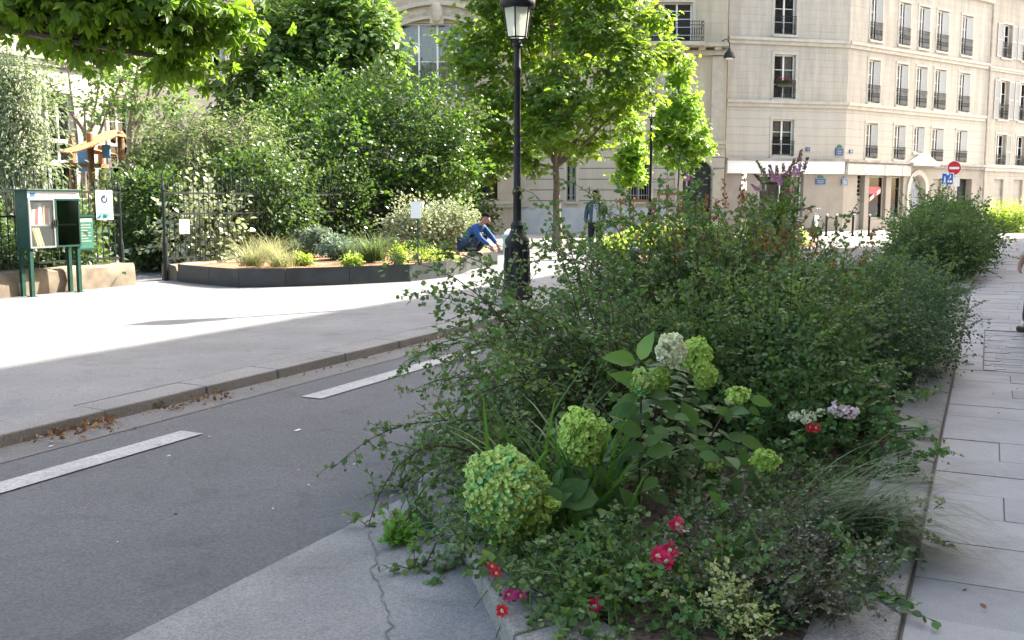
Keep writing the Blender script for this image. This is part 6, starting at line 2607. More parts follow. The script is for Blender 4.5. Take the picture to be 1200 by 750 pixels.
# --------------------- second bed in the square, sunlit lime plants
mb = MB()
pol = [St(22.5, -8.4), St(22.5, -6.3), St(38, -5.6), St(38, -8.4)]
f2 = thing("flower_bed", "low mulched bed of lime plants in the sun beyond the long planter", "flower bed", pol[0])
mb.prism([Vector((p.x, p.y, -.01)) for p in pol], (0, 0, .16))
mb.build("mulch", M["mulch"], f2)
rs = np.random.RandomState(6)
beds = [(745, 285, 27.5, .55, .75, "lime", "lime green leafy clump nearest the standing man"), (778, 276, 28.5, .65, .85, "lime", "bright lime clump under the two saplings"),
        (720, 292, 26.5, .4, .5, "lime", "small lime clump by the standing man's legs"), (825, 268, 31, .7, .8, "mid", "mid green clump before the dark carriage door"),
        (890, 272, 32, .7, .75, "lime", "lime clump glimpsed under the buddleia"), (925, 268, 34.5, .6, .6, "lime", "farthest lime clump left of the parked scooter"), (800, 265, 33, .7, .8, "hedge", "dark clump behind the lime plants")]
for i, (px, py, Y, rr, hh, lm, lab) in enumerate(beds):
    q = P(px, 236, Y)
    rt = thing("border_plant", lab, "plant", (q.x, q.y, .1), "plants of the sunlit bed")
    bush(rt, 120 + i, [((q.x, q.y, hh * .6), (rr, rr * .8, hh * .55), 1)], 110, .16, 22, OV, .075, L[lm], M["stem_green"], flat=.9, shell=(.3, 1), stems=10, spikes=20, zbase=.12)

# saplings
Y = 38
rt = T("sapling", "bright yellow green sapling in front of the dark carriage door", 795, Y)
tree(rt, 130, rt.location, (P(796, 165, Y).x, Y, P(796, 150, Y).z), .045,
     [lob(795, 90, Y, 15, 22), lob(806, 125, Y, 20, 22), lob(785, 128, Y, 20, 20), lob(800, 160, Y, 32, 20), lob(770, 160, Y, 16, 16), lob(818, 172, Y, 18, 9), lob(795, 185, Y, 26, 12)], 270, .2, 14, PALM3, .15, L["sap"], M["bark"], flat=.8, twigs=.6, droop=.4)
Y = 39
rt = T("sapling", "slimmer pale green sapling before the barred window, left of the brightest one", 738, Y)
tree(rt, 131, rt.location, (P(739, 195, Y).x, Y, P(739, 180, Y).z), .04,
     [lob(738, 150, Y, 14, 22), lob(733, 185, Y, 14, 16), lob(746, 178, Y, 15, 16), lob(738, 205, Y, 16, 12)], 140, .2, 14, PALM3, .15, L["sap"], M["bark"], flat=.8, twigs=.6, droop=.4)

# bush at the far right edge of the square
Y = 49
q = P(1186, 236, Y)
rt = thing("garden_shrub", "sunlit pale green bush at the far end of the slab pavement", "shrub", (q.x, q.y, .09))
bush(rt, 133, [((q.x, q.y, .75), (1.15, .9, .75), 1), ((q.x - 1.4, q.y - .3, .4), (.7, .6, .45), .4)], 240, .26, 22, OV, .10, L["lime"], M["stem_brown"], flat=.9, shell=(.4, 1), stems=16, spikes=60, zbase=.09)

# ------------------------------------------------------------------ planter shrubs
ZS = .115


def pst(s, r):
    return St(s, r, ZS)


def stems_at(rs, base, n, az, spread_az, el, Lr, dr, jitter=.18):
    out = []
    for i in range(n):
        a = az + rs.normal() * spread_az
        e = R_(rs.uniform(*el))
        d = Vector((math.cos(a) * math.cos(e), math.sin(a) * math.cos(e), math.sin(e)))
        b_ = base + Vector((rs.normal() * jitter, rs.normal() * jitter, 0))
        out.append((b_, d, rs.uniform(*Lr), rs.uniform(*dr)))
    return out


# arching shrub leaning out over the road
rs = np.random.RandomState(140)
b0 = pst(5.5, -1.85)
AZL = math.atan2(.25, -1.0)
rt = thing("arching_shrub", "loose small leaved shrub arching out over the road from the near planter", "shrub", b0)
stm = stems_at(rs, b0, 27, AZL, .5, (18, 60), (1.1, 1.95), (.12, .3)) + stems_at(rs, b0, 22, AZL + .3, .9, (50, 82), (1.1, 1.75), (.1, .3)) + \
    stems_at(rs, b0 + Vector((-.1, -.1, 0)), 20, AZL + .3, .55, (2, 25), (.6, 1.25), (.05, .2)) + stems_at(rs, pst(4.95, -1.95), 36, AZL + .45, .6, (25, 62), (.55, .9), (.45, .8), .2) + stems_at(rs, pst(4.6, -1.7), 22, AZL + .5, .22, (28, 50), (.95, 1.3), (.4, .65), .14)
arching_shrub(rt, 141, stm, L["snow"], OVR, .030, .028, M["stem_red"], twig_every=.075, twig_len=.36, r0=.0085, wob=.085, droop=.2, shoot=L["shoot"])
rs = np.random.RandomState(142)
b1 = pst(7.3, -1.75)
rt = thing("arching_shrub", "tall airy shrub with reddish stems reaching up before the street lamp", "shrub", b1)
stm = stems_at(rs, b1, 46, AZL - .35, .8, (50, 82), (1.3, 2.1), (.1, .3)) + stems_at(rs, b1, 27, AZL - .1, .5, (30, 65), (1.3, 2.2), (.14, .32)) + stems_at(rs, b1, 34, 0.3, 1.5, (55, 85), (1.2, 1.7), (.1, .25), .3)
arching_shrub(rt, 143, stm, L["snow"], OVR, .033, .032, M["stem_red"], twig_every=.085, twig_len=.38, r0=.0085, wob=.09, droop=.18, shoot=L["shoot"])

# dense shrubs along the planter
def dense(label, seed, lobes, n, size, lm, per=24, spikes=140, cr=.15, name="dense_shrub", tm=OV, sm="stem_brown", zb=ZS):
    c = lobes[0][0]
    rt = thing(name, label, "shrub", (c[0], c[1], zb))
    bush(rt, seed, lobes, n, cr, per, tm, size, L[lm], M[sm], flat=.85, shell=(.55, 1.0), bumps=.2, stems=16, spikes=spikes, zbase=zb, twig_r=.005, shoot=L["shoot"])
    return rt


def sl(s, r, z, a, b, c, w=1.0):
    q = St(s, r, z)
    return ((q.x, q.y, q.z), (a, b, c), w)


dense("mid green leafy shrub in the middle of the near planter behind the hydrangea", 150, [sl(6.6, -1.15, .56, .62, .6, .5), sl(7.3, -1.55, .72, .6, .6, .5), sl(6.2, -1.75, .5, .5, .5, .45)], 820, .030, "snow", spikes=340)
dense("bushy green shrub with tangled shoots under the rusty seed heads", 151, [sl(8.9, -1.9, .62, .8, .7, .54), sl(9.4, -1.1, .5, .75, .7, .46)], 860, .028, "dense", spikes=330)
dense("dark tight leaved shrub hanging over the slab pavement side of the planter", 152, [sl(9.3, -.72, .56, .62, .66, .54), sl(10.6, -.75, .48, .55, .7, .45), sl(8.3, -.75, .45, .45, .5, .42)], 960, .026, "blue", spikes=110)
dense("low green shrub further along the planter behind the tangled one", 153, [sl(11.6, -1.8, .40, .85, .8, .36), sl(13.0, -1.3, .36, .8, .8, .32)], 620, .034, "dense", spikes=160, cr=.17)
dense("rounded green shrub at the far end of the near planter", 154, [sl(15.0, -1.2, .36, .9, .9, .32), sl(16.3, -1.6, .3, .7, .7, .28)], 560, .038, "dense", spikes=120, cr=.18)
# far bush in the second planter
dense("big dark green bush in the second planter beneath the no entry sign", 155, [sl(20.7, -.95, .66, .72, .8, .64, 1), sl(22.0, -.95, .78, .9, .95, .76, 1)], 900, .05, "dense", spikes=260, cr=.23)
dense("taller green bush at the back of the second planter", 156, [sl(24.3, -.85, .78, 1.0, 1.0, .76), sl(27.4, -.8, .72, 1.0, 1.2, .7), sl(30.5, -.9, .6, 1.0, 1.1, .58)], 820, .06, "dense", spikes=220, cr=.26)

# rusty spired shrub
def spire(bag, rs, p, h, r, n, sz, lean):
    for i in range(n):
        t = rs.rand()
        a = rs.uniform(0, 6.28)
        rr = r * (1 - t) * rs.rand() ** .5
        q = Vector(p) + lean * (t * h) + Vector((rr * math.cos(a), rr * math.sin(a), 0))
        bag.add(q, Vector((math.cos(a) * .7, math.sin(a) * .7, .8)), rv(rs), sz * rs.uniform(.7, 1.3))


c0 = pst(8.2, -2.0)
rt = thing("seedhead_shrub", "leafy shrub topped with upright rust coloured seed heads", "shrub", c0)
rs = np.random.RandomState(160)
stm = stems_at(rs, c0, 84, 1.2, 2.2, (58, 86), (1.0, 1.55), (.03, .14), .32)
arching_shrub(rt, 161, stm, L["tipred"], OV, .042, .034, M["stem_red"], twig_every=.10, twig_len=.26, r0=.008, wob=.06, droop=.05, sub=False)
for (px, y0, y1, Yd) in [(797, 232, 258, 8.2), (803, 240, 262, 7.9), (826, 228, 262, 8.3), (851, 210, 245, 8.6), (866, 216, 250, 8.4), (874, 205, 240, 8.7), (872, 222, 256, 8.1), (815, 245, 268, 7.8), (884, 228, 250, 8.8), (768, 238, 262, 8.0), (785, 216, 246, 8.4), (762, 260, 284, 7.8), (795, 272, 300, 7.4), (838, 236, 262, 8.0)]:
    a, b_ = P(px, y1, Yd), P(px + rs.uniform(-4, 4), y0, Yd)
    bag = Bag()
    spire(bag, rs, a, (b_ - a).length, .028, 60, .021, (b_ - a).normalized())
    bag.build("seed_head", OV, L["rust"], rt)

# buddleia
c0 = St(10.9, -2.0, ZS)
rt = thing("buddleia", "buddleia with mauve pink flower spikes standing above the planter shrubs", "shrub", c0)
rs = np.random.RandomState(165)
lf, wood = Bag(), MB()
Yd = c0.y
tips = [(889, 193, 900, 214, 0), (902, 196, 906, 214, 0), (910, 197, 912, 214, 0), (918, 194, 919, 213, 0), (926, 196, 924, 212, 0), (939, 178, 934, 200, 0), (946, 187, 938, 206, 0),
        (938, 194, 931, 206, 1), (922, 202, 918, 212, 1), (885, 206, 894, 214, 0), (905, 204, 908, 214, 1), (931, 188, 927, 204, 0), (882, 218, 890, 224, 1), (914, 208, 915, 218, 1)]
for k, (tx, ty, bx, by, pink) in enumerate(tips):
    yy = Yd + rs.uniform(-.35, .35)
    a, b_ = P(bx, by, yy), P(tx, ty, yy)
    bag = Bag()
    spire(bag, rs, a, (b_ - a).length * 1.1, .034 if pink else .03, 110, .022, (b_ - a).normalized())
    bag.build("flower_spike", OV, L["bud_pink"] if pink else L["bud"], rt, label="pink flower spike" if pink else None)
    foot = P(rs.uniform(900, 920), 330, yy)
    path = bez((c0.x + rs.normal() * .1, c0.y + rs.normal() * .1, ZS), foot, a, 10)
    wood.tube(path, [.012 - .0008 * i for i in range(11)], 5, cap=False)
    for i in range(2, 10):
        for _ in range(6):
            aa = rs.uniform(0, 6.28)
            lf.add(path[i - 1].lerp(path[i], rs.rand()), Vector((math.cos(aa), math.sin(aa), rs.uniform(0, 1.1))), Vector((0, 0, 1)) + rv(rs) * .4, rs.uniform(.06, .12))
        if 3 < i < 9:
            for _ in range(3):
                tp = stem_path(rs, path[i], rv(rs) + Vector((0, 0, .7)), .3, 4, .1, .1)
                wood.tube(tp, .004, 3, cap=False)
                foliate(rs, lf, tp, .05, .08)
lf.build("foliage", lance(.16, .05, -.2), L["mid"], rt)
wood.build("stems", M["stem_brown"], rt, smooth=True)

# ------------------------------------------------------------------ hydrangea
hb = G(765, 610, ZS)
hy = thing("hydrangea", "hydrangea with lime, mint and cream flower heads at the front of the planter", "hydrangea", hb)
rs = np.random.RandomState(170)
heads = [  # px,py,Y, rx,ry px, count, floret size, material, name
    (787, 411, 4.75, 17.5, 18, 520, .0115, "cream_fl", "cream white flower head"),
    (752, 447, 4.5, 14, 15, 330, .011, "mint_fl", "small mint tinted flower head"),
    (816, 416, 5.0, 17, 22, 440, .012, "lime_fl", None),
    (773, 445, 4.7, 13, 14, 240, .011, "lime_fl", None),
    (826, 440, 4.9, 14, 16, 280, .011, "lime_fl", None),
    (865, 463, 4.6, 13, 10, 200, .011, "lime_fl", None),
    (683, 513, 4.35, 31, 33, 1250, .0125, "lime_fl", "round lime flower head on the left"),
    (592, 572, 3.95, 46, 50, 2700, .0115, "mint_fl", "largest flower head, lime flecked with mint"),
    (630, 566, 3.98, 14, 14, 260, .0115, "mint_fl", None),
    (640, 592, 3.98, 17, 9, 220, .0115, "lime_fl", None),
    (618, 600, 4.0, 28, 26, 900, .0115, "lime_fl", "lower lobe of the largest head"),
    (598, 634, 4.0, 22, 22, 640, .0115, "lime_fl", None),
    (897, 540, 4.5, 16, 13, 320, .011, "lime_fl", None),
    (835, 545, 4.7, 10, 8, 60, .014, "lime_fl", None)]
stemm = MB()
lf, lf2 = Bag(), Bag()
for i, (px, py, Y, rx, ry, n, sz, lm, lab) in enumerate(heads):
    c = P(px, py, Y)
    k = Y / FPX
    o = florets("flower_head", 171 + i, c, (rx * k, (rx + ry) * .5 * k, ry * k), n, sz, L[lm], hy)
    # pedicel skeleton inside the head
    if lab:
        o["label"] = lab
    footx = hb.lerp(Vector((c.x, c.y, ZS)), .55) + Vector((0, .25, 0))
    ft = Vector((footx.x, footx.y, ZS))
    mid_ = Vector(((ft.x * .6 + c.x * .4), (ft.y * .6 + c.y * .4), max(ZS + .1, c.z * .75)))
    path = bez(ft, mid_, c, 12)
    stemm.tube(path, [.007 - .0003 * j for j in range(13)], 6, cap=False)
    for j in range(2, 11):
        if rs.rand() < .85:
            tan = (path[j + 1] - path[j]).normalized()
            a = rs.uniform(0, 3.14)
            for sgn in (1, -1):
                sd_ = tan.cross(Vector((math.cos(a), math.sin(a), .1))).normalized() * sgn
                lf.add(path[j] + sd_ * .012, sd_ + tan * .25 + Vector((0, 0, rs.uniform(-.35, .15))), tan * .6 + Vector((0, 0, .6)) + rv(rs) * .25, rs.uniform(.075, .125))
# specific leaves seen in the photograph
for (x0, y0, x1, y1, Y, sz, young) in [(744, 423, 707, 415, 4.5, 0, 1), (751, 421, 763, 386, 4.5, 0, 1), (748, 450, 716, 435, 4.5, 0, 1), (748, 465, 718, 475, 4.5, 0, 0), (760, 463, 786, 460, 4.5, 0, 0),
                                       (748, 480, 712, 482, 4.45, 0, 0), (752, 508, 720, 495, 4.4, 0, 0), (754, 522, 722, 532, 4.4, 0, 0), (756, 520, 778, 508, 4.4, 0, 0), (758, 532, 792, 521, 4.4, 0, 0),
                                       (880, 468, 908, 473, 4.6, 0, 1), (878, 478, 893, 487, 4.6, 0, 0), (868, 515, 900, 524, 4.6, 0, 0), (858, 520, 838, 525, 4.6, 0, 0), (812, 520, 838, 526, 4.6, 0, 0),
                                       (672, 590, 680, 625, 4.1, 0, 0), (665, 586, 690, 560, 4.1, 0, 0), (676, 600, 695, 596, 4.1, 0, 0), (700, 585, 640, 580, 4.1, 0, 0), (795, 480, 770, 470, 4.6, 0, 0),
                                       (770, 560, 752, 575, 4.3, 0, 0), (760, 575, 790, 590, 4.3, 0, 0), (745, 600, 730, 570, 4.2, 0, 0), (815, 500, 800, 470, 4.65, 0, 0), (840, 480, 862, 486, 4.6, 0, 0),
                                       (845, 590, 832, 575, 4.2, 0, 1), (838, 598, 856, 590, 4.2, 0, 1), (836, 585, 846, 602, 4.2, 0, 1)]:
    a, b_ = P(x0, y0, Y), P(x1, y1, Y - rs.uniform(.0, .05))
    (lf2 if young else lf).add(a, b_ - a, Vector((rs.normal() * .25, -.75, .65)), (b_ - a).length)
    mid_ = P((x0 + 755) / 2, y0 + 20, Y + .03)
for i in range(75):
    q = P(rs.uniform(650, 900), rs.uniform(470, 640), rs.uniform(4.4, 4.9))
    aa = rs.uniform(0, 6.28)
    lf.add(q, Vector((math.cos(aa), math.sin(aa) - .3, rs.uniform(-.3, .4))), Vector((rs.normal() * .4, -.5, .8)), rs.uniform(.075, .125))
BIG = bigleaf()
lf.build("foliage", BIG, L["hyd"], hy)
lf2.build("young_leaves", BIG, L["hyd_young"], hy)
stemm.build("stems", M["stem_brown"], hy, smooth=True)

# strap leaved daylily clump
q = G(668, 640, ZS)
rt = thing("daylily", "clump of arching strap leaves behind the biggest hydrangea head", "plant", q)
blades("leaves", 190, q + Vector((0, .35, 0)), 80, .75, .022, L["strap"], rt, spread=.6, droop=.75, rad=.16, zmin=ZS)
q = G(556, 640, .03)
rt = thing("grass_tuft", "narrow green leaves at the planter corner under the biggest flower head", "grass", q)
blades("blades", 191, G(575, 640, ZS), 46, .32, .011, L["strap"], rt, spread=1.0, droop=1.1, rad=.06, bias=(-.6, 0, 0), zmin=.04)

# ------------------------------------------------------------------ ground roses
ROSEP = (np.array([(0, 0, 0), (-.38, .35, .10), (-.50, .70, .02), (-.24, 1.0, .08), (0, .9, -.04), (.24, 1.0, .08), (.50, .70, .02), (.38, .35, .10)], float),
         np.array([[0, 4, 3, 1], [1, 3, 2, 1], [0, 7, 5, 4], [7, 6, 5, 7]])[[0, 2]])
L["ring"] = leafmat("pale petal base", [(.62, .50, .46), (.7, .6, .5)], (.6, .5, .4), .6, .2, spec=.2)


def rose_flower(root, c, r, lm, seed, face, n=7):
    rs = np.random.RandomState(seed)
    face = Vector(face).normalized()
    x = face.orthogonal().normalized()
    y = face.cross(x)
    bag = Bag()
    for ring, (cnt, el, sc) in enumerate([(n, .25, 1.0), (n - 2, .7, .72)]):
        for k in range(cnt):
            a = 2 * math.pi * (k + .4 * ring) / cnt + rs.uniform(-.15, .15)
            d = x * math.cos(a) + y * math.sin(a)
            bag.add(Vector(c) + d * r * .12, d + face * el, face - d * .4 + rv(rs) * .35, r * sc * rs.uniform(.8, 1.15))
    o = bag.build("flower", ROSEP, L[lm], root)
    b2 = Bag()
    for k in range(9):
        a = 2 * math.pi * k / 9
        d = x * math.cos(a) + y * math.sin(a)
        b2.add(Vector(c) + face * r * .15, d + face * .35, face - d * .3, r * rs.uniform(.22, .36))
    b2.build("pale_ring", OV, L["ring"], o)
    mb = MB()
    n_ = 8
    poly = [Vector(c) + face * r * .24 + (x * math.cos(k * math.pi / 4) + y * math.sin(k * math.pi / 4)) * r * .13 for k in range(n_)]
    mb.prism(poly, face * r * .12)
    mb.build("flower_eye", M["eye"], o)
    mb = MB()
    mb.tube(bez(Vector(c), Vector(c) - face * .05, Vector(c) + Vector((rs.normal() * .04, .06, -.16)), 5), .0022, 5)
    mb.build("flower_stem", M["stem_green"], o, smooth=True)


M["eye"] = plain("golden flower eye", (.5, .36, .08), .7)
rg = thing("rose_bush", "low rose bush with crimson flowers trailing over the front kerb stones", "rose bush", G(720, 690, ZS))
rs = np.random.RandomState(200)
stm = []
for i in range(70):
    q = G(rs.uniform(610, 880), rs.uniform(655, 730), ZS)
    a = rs.uniform(0, 6.28)
    stm.append((q, (math.cos(a) * .8 - .15, math.sin(a) * .8 - .25, rs.uniform(.5, 1.4)), rs.uniform(.25, .5), rs.uniform(.25, .55)))
for (x, y, x2, y2) in [(760, 700, 790, 748), (615, 665, 580, 668), (640, 680, 600, 705), (720, 690, 700, 715)]:
    a, b_ = G(x, y, ZS + .06), G(x2, y2, ZS)
    stm.append((a, b_ - a + Vector((0, 0, .12)), (b_ - a).length * 1.1, .3))
arching_shrub(rg, 201, stm, L["rose"], OVR, .025, .024, M["stem_green"], twig_every=.055, twig_len=.17, r0=.004, wob=.1, droop=.25, sub=True, zmin=.14, n=8, sub_len=.5, shoot=L["shoot"])
for i, (px, py, Y, rpx, lm) in enumerate([(793, 615, 3.75, 10, "petal"), (771, 652, 3.55, 11, "petal"), (785, 646, 3.58, 11, "petal"), (781, 658, 3.53, 10, "petal"), (577, 664, 3.68, 7, "petal_red"), (582, 672, 3.66, 7, "petal_red"),
                                       (596, 697, 3.5, 8, "petal_pink"), (610, 698, 3.5, 8, "petal_pink"), (589, 716, 3.42, 9, "petal_red"), (697, 711, 3.38, 10, "petal")]):
    c = P(px, py, Y)
    rose_flower(rg, c, rpx * Y / FPX, lm, 210 + i, (rs.normal() * .35, -1, .75 + rs.normal() * .2))

rg2 = thing("rose_bush", "smaller rose with one red bloom and pale pink flower clusters by the pavement side", "rose bush", St(5.9, -.9, ZS))
rs = np.random.RandomState(220)
c0 = Vector(rg2.location)
stm = stems_at(rs, c0, 40, 0, 3, (35, 85), (.35, .75), (.1, .3), .25)
arching_shrub(rg2, 221, stm, L["rose"], OV, .036, .032, M["stem_green"], twig_every=.07, twig_len=.2, r0=.005, wob=.08, droop=.2, sub=True, n=8)
for i, (px, py, Y, rpx, lm) in enumerate([(949, 501, 5.35, 6, "petal_red"), (956, 502, 5.33, 6, "petal_red")]):
    rose_flower(rg2, P(px, py, Y), rpx * Y / FPX, lm, 230 + i, (0, -1, .6))
for i, (px, py, Y, rx, ry, lm, n) in enumerate([(981, 480, 5.4, 10, 8, "phlox", 70), (997, 483, 5.4, 9, 7, "phlox", 60), (946, 489, 5.4, 10, 8, "cream_fl", 50), (930, 488, 5.5, 6, 5, "cream_fl", 26), (962, 484, 5.5, 6, 4, "cream_fl", 20)]):
    k = Y / FPX
    florets("flower_cluster", 235 + i, P(px, py, Y), (rx * k, rx * k, ry * k), n, .012, L[lm], rg2, .3)

# bronze fine leaved shrub, bottom right
ab = thing("abelia", "bronze brown fine leaved shrub at the front right of the planter", "shrub", G(905, 690, ZS))
rs = np.random.RandomState(240)
stm = []
for i in range(110):
    q = G(rs.uniform(815, 985), rs.uniform(640, 735), ZS)
    a = rs.uniform(0, 6.28)
    stm.append((q, (math.cos(a) * .8, math.sin(a) * .8 - .1, rs.uniform(.6, 1.6)), rs.uniform(.22, .46), rs.uniform(.15, .4)))
arching_shrub(ab, 241, stm, L["abelia"], oval(.30, .06, -.06), .0185, .0155, M["stem_red"], twig_every=.045, twig_len=.15, r0=.003, wob=.1, droop=.1, sub=True, zmin=.13, n=8, sub_len=.5)

# low green filler between roses and bronze shrub
fl = thing("ground_cover", "small leaved dark green plants filling the soil under the hydrangea", "ground cover", G(800, 660, ZS))
rs = np.random.RandomState(245)
stm = []
for i in range(230):
    q = G(rs.uniform(600, 1035), rs.uniform(525, 720), ZS)
    a = rs.uniform(0, 6.28)
    stm.append((q, (math.cos(a), math.sin(a), rs.uniform(.5, 1.5)), rs.uniform(.2, .42), rs.uniform(.2, .45)))
arching_shrub(fl, 246, stm, L["dense"], OV, .026, .024, M["stem_green"], twig_every=.07, twig_len=.14, r0=.003, wob=.1, droop=.2, sub=False, zmin=.13, n=7)

# variegated cream plant
q = G(868, 742, ZS)
rt = thing("variegated_plant", "small cream variegated plant at the bottom edge of the planter", "plant", q)
rs = np.random.RandomState(250)
stm = stems_at(rs, q, 26, 0, 3, (40, 85), (.12, .26), (.05, .2), .06)
arching_shrub(rt, 251, stm, L["varieg"], oval(.3, .05, -.05), .018, .013, M["stem_green"], twig_every=.035, twig_len=.07, r0=.003, wob=.1, droop=.1, sub=False, n=6)

# fountain grass leaning over the pavement
q = G(952, 640, ZS) + Vector((0, .12, 0))
rt = thing("fountain_grass", "fine fountain grass arching over the slab pavement on the right", "grass", q)
blades("blades", 260, q, 330, .80, .0085, L["grass"], rt, spread=.42, droop=1.25, bias=(1.1, -.35, -.2), rad=.08, seg=8, zmin=.15)

# broad leaved plant
q = St(6.6, -.72, ZS)
rt = thing("broadleaf_plant", "broad grey green leaves by the pavement under the dark shrub", "plant", q)
rs = np.random.RandomState(262)
bag = Bag()
stx = MB()
for i in range(70):
    a = rs.uniform(0, 6.28)
    d = Vector((math.cos(a), math.sin(a), rs.uniform(-.1, .7)))
    p0 = q + Vector((rs.normal() * .16, rs.normal() * .26, rs.uniform(.05, .32)))
    bag.add(p0, d, Vector((0, 0, 1)) - d * .3 + rv(rs) * .2, rs.uniform(.09, .17))
    stx.tube([Vector((q.x, q.y, ZS)), p0.lerp(q, .4), p0], .005, 4, cap=False)
for (x0, y0, x1, y1, Y, s_) in [(1040, 448, 1046, 422, 6.5, 1), (1050, 470, 1068, 456, 6.4, 1), (1040, 500, 1062, 488, 6.1, 1), (1045, 520, 1075, 530, 5.7, 1), (1030, 480, 1000, 500, 6.1, 1), (1035, 455, 1052, 440, 6.5, 1)]:
    a, b_ = P(x0, y0, Y), P(x1, y1, Y)
    bag.add(a, b_ - a, Vector((rs.normal() * .2, -.7, .7)), (b_ - a).length * .95)
bag.build("foliage", bigleaf(.40, .2, .1), L["broad"], rt)
stx.build("stems", M["stem_green"], rt)

# bright weed at the edge of the road
q = G(466, 634, .03)
rt = thing("weed", "bright green weed growing at the road edge of the pavement wedge", "weed", q)
rs = np.random.RandomState(264)
stm = stems_at(rs, q, 16, 0, 3, (15, 75), (.08, .2), (.05, .3), .04)
arching_shrub(rt, 265, stm, L["weed"], OVR, .022, .018, M["stem_green"], twig_every=.04, twig_len=.06, r0=.0025, wob=.1, droop=.1, sub=False, zmin=.035, n=5)

# rose shoot lying across the kerb to the slabs
a = G(1000, 690, ZS + .05)
rt = thing("trailing_shoot", "single leafy rose shoot trailing across the kerb onto the slabs", "plant", a)
bag = Bag()
wd2 = MB()
rs = np.random.RandomState(266)
path = [P(990, 672, 3.9), P(1012, 690, 3.75), P(1030, 704, 3.62), P(1050, 714, 3.52), P(1072, 722, 3.42), P(1098, 728, 3.36)]
path = [Vector((p.x, p.y, max(p.z, .135))) for p in path]
wd2.tube(path, [.004, .0036, .0032, .0028, .002, .0012], 5, cap=False)
foliate(rs, bag, path, .020, .034, spread=1.0, up=1.0)
for i in (1, 2, 3):
    tp = stem_path(rs, path[i], Vector((rs.uniform(-.4, .8), rs.uniform(-.6, .4), .1)), .16, 4, .05, .1)
    tp = [Vector((p.x, p.y, max(p.z, .125))) for p in tp]
    wd2.tube(tp, .0018, 4, cap=False)
    foliate(rs, bag, tp, .022, .033, spread=1.0, up=1.0)
bag.build("foliage", OVR, L["rose"], rt)
wd2.build("stems", M["stem_green"], rt)
# ------------------------------------------------------------------ people
def skin_mesh(name, joints, edges, root, mat, parent, sub=2, label=None):
    names = list(joints)
    me = bpy.data.meshes.new(name + "_src")
    off = Vector(root_of(parent).location)
    me.from_pydata([tuple(Vector(joints[n][0]) - off) for n in names], [(names.index(a), names.index(b)) for a, b in edges], [])
    o = bpy.data.objects.new(name + "_src", me)
    COL.objects.link(o)
    md = o.modifiers.new("skin", "SKIN")
    md.use_smooth_shade = True
    lay = me.skin_vertices[0].data
    for i, n in enumerate(names):
        r = joints[n][1]
        r = r if hasattr(r, "__len__") else (r, r)
        lay[i].radius = r
        lay[i].use_root = (n == root)
    sb_ = o.modifiers.new("sub", "SUBSURF")
    sb_.levels = sub
    sb_.render_levels = sub
    dg = bpy.context.evaluated_depsgraph_get()
    dg.update()
    m2 = bpy.data.meshes.new_from_object(o.evaluated_get(dg))
    m2.name = name
    bpy.data.objects.remove(o, do_unlink=True)
    m2.materials.clear()
    m2.materials.append(mat)
    r_ = bpy.data.objects.new(name, m2)
    COL.objects.link(r_)
    r_.parent = parent
    for p in m2.polygons:
        p.use_smooth = True
    if label:
        r_["label"] = label
    return r_


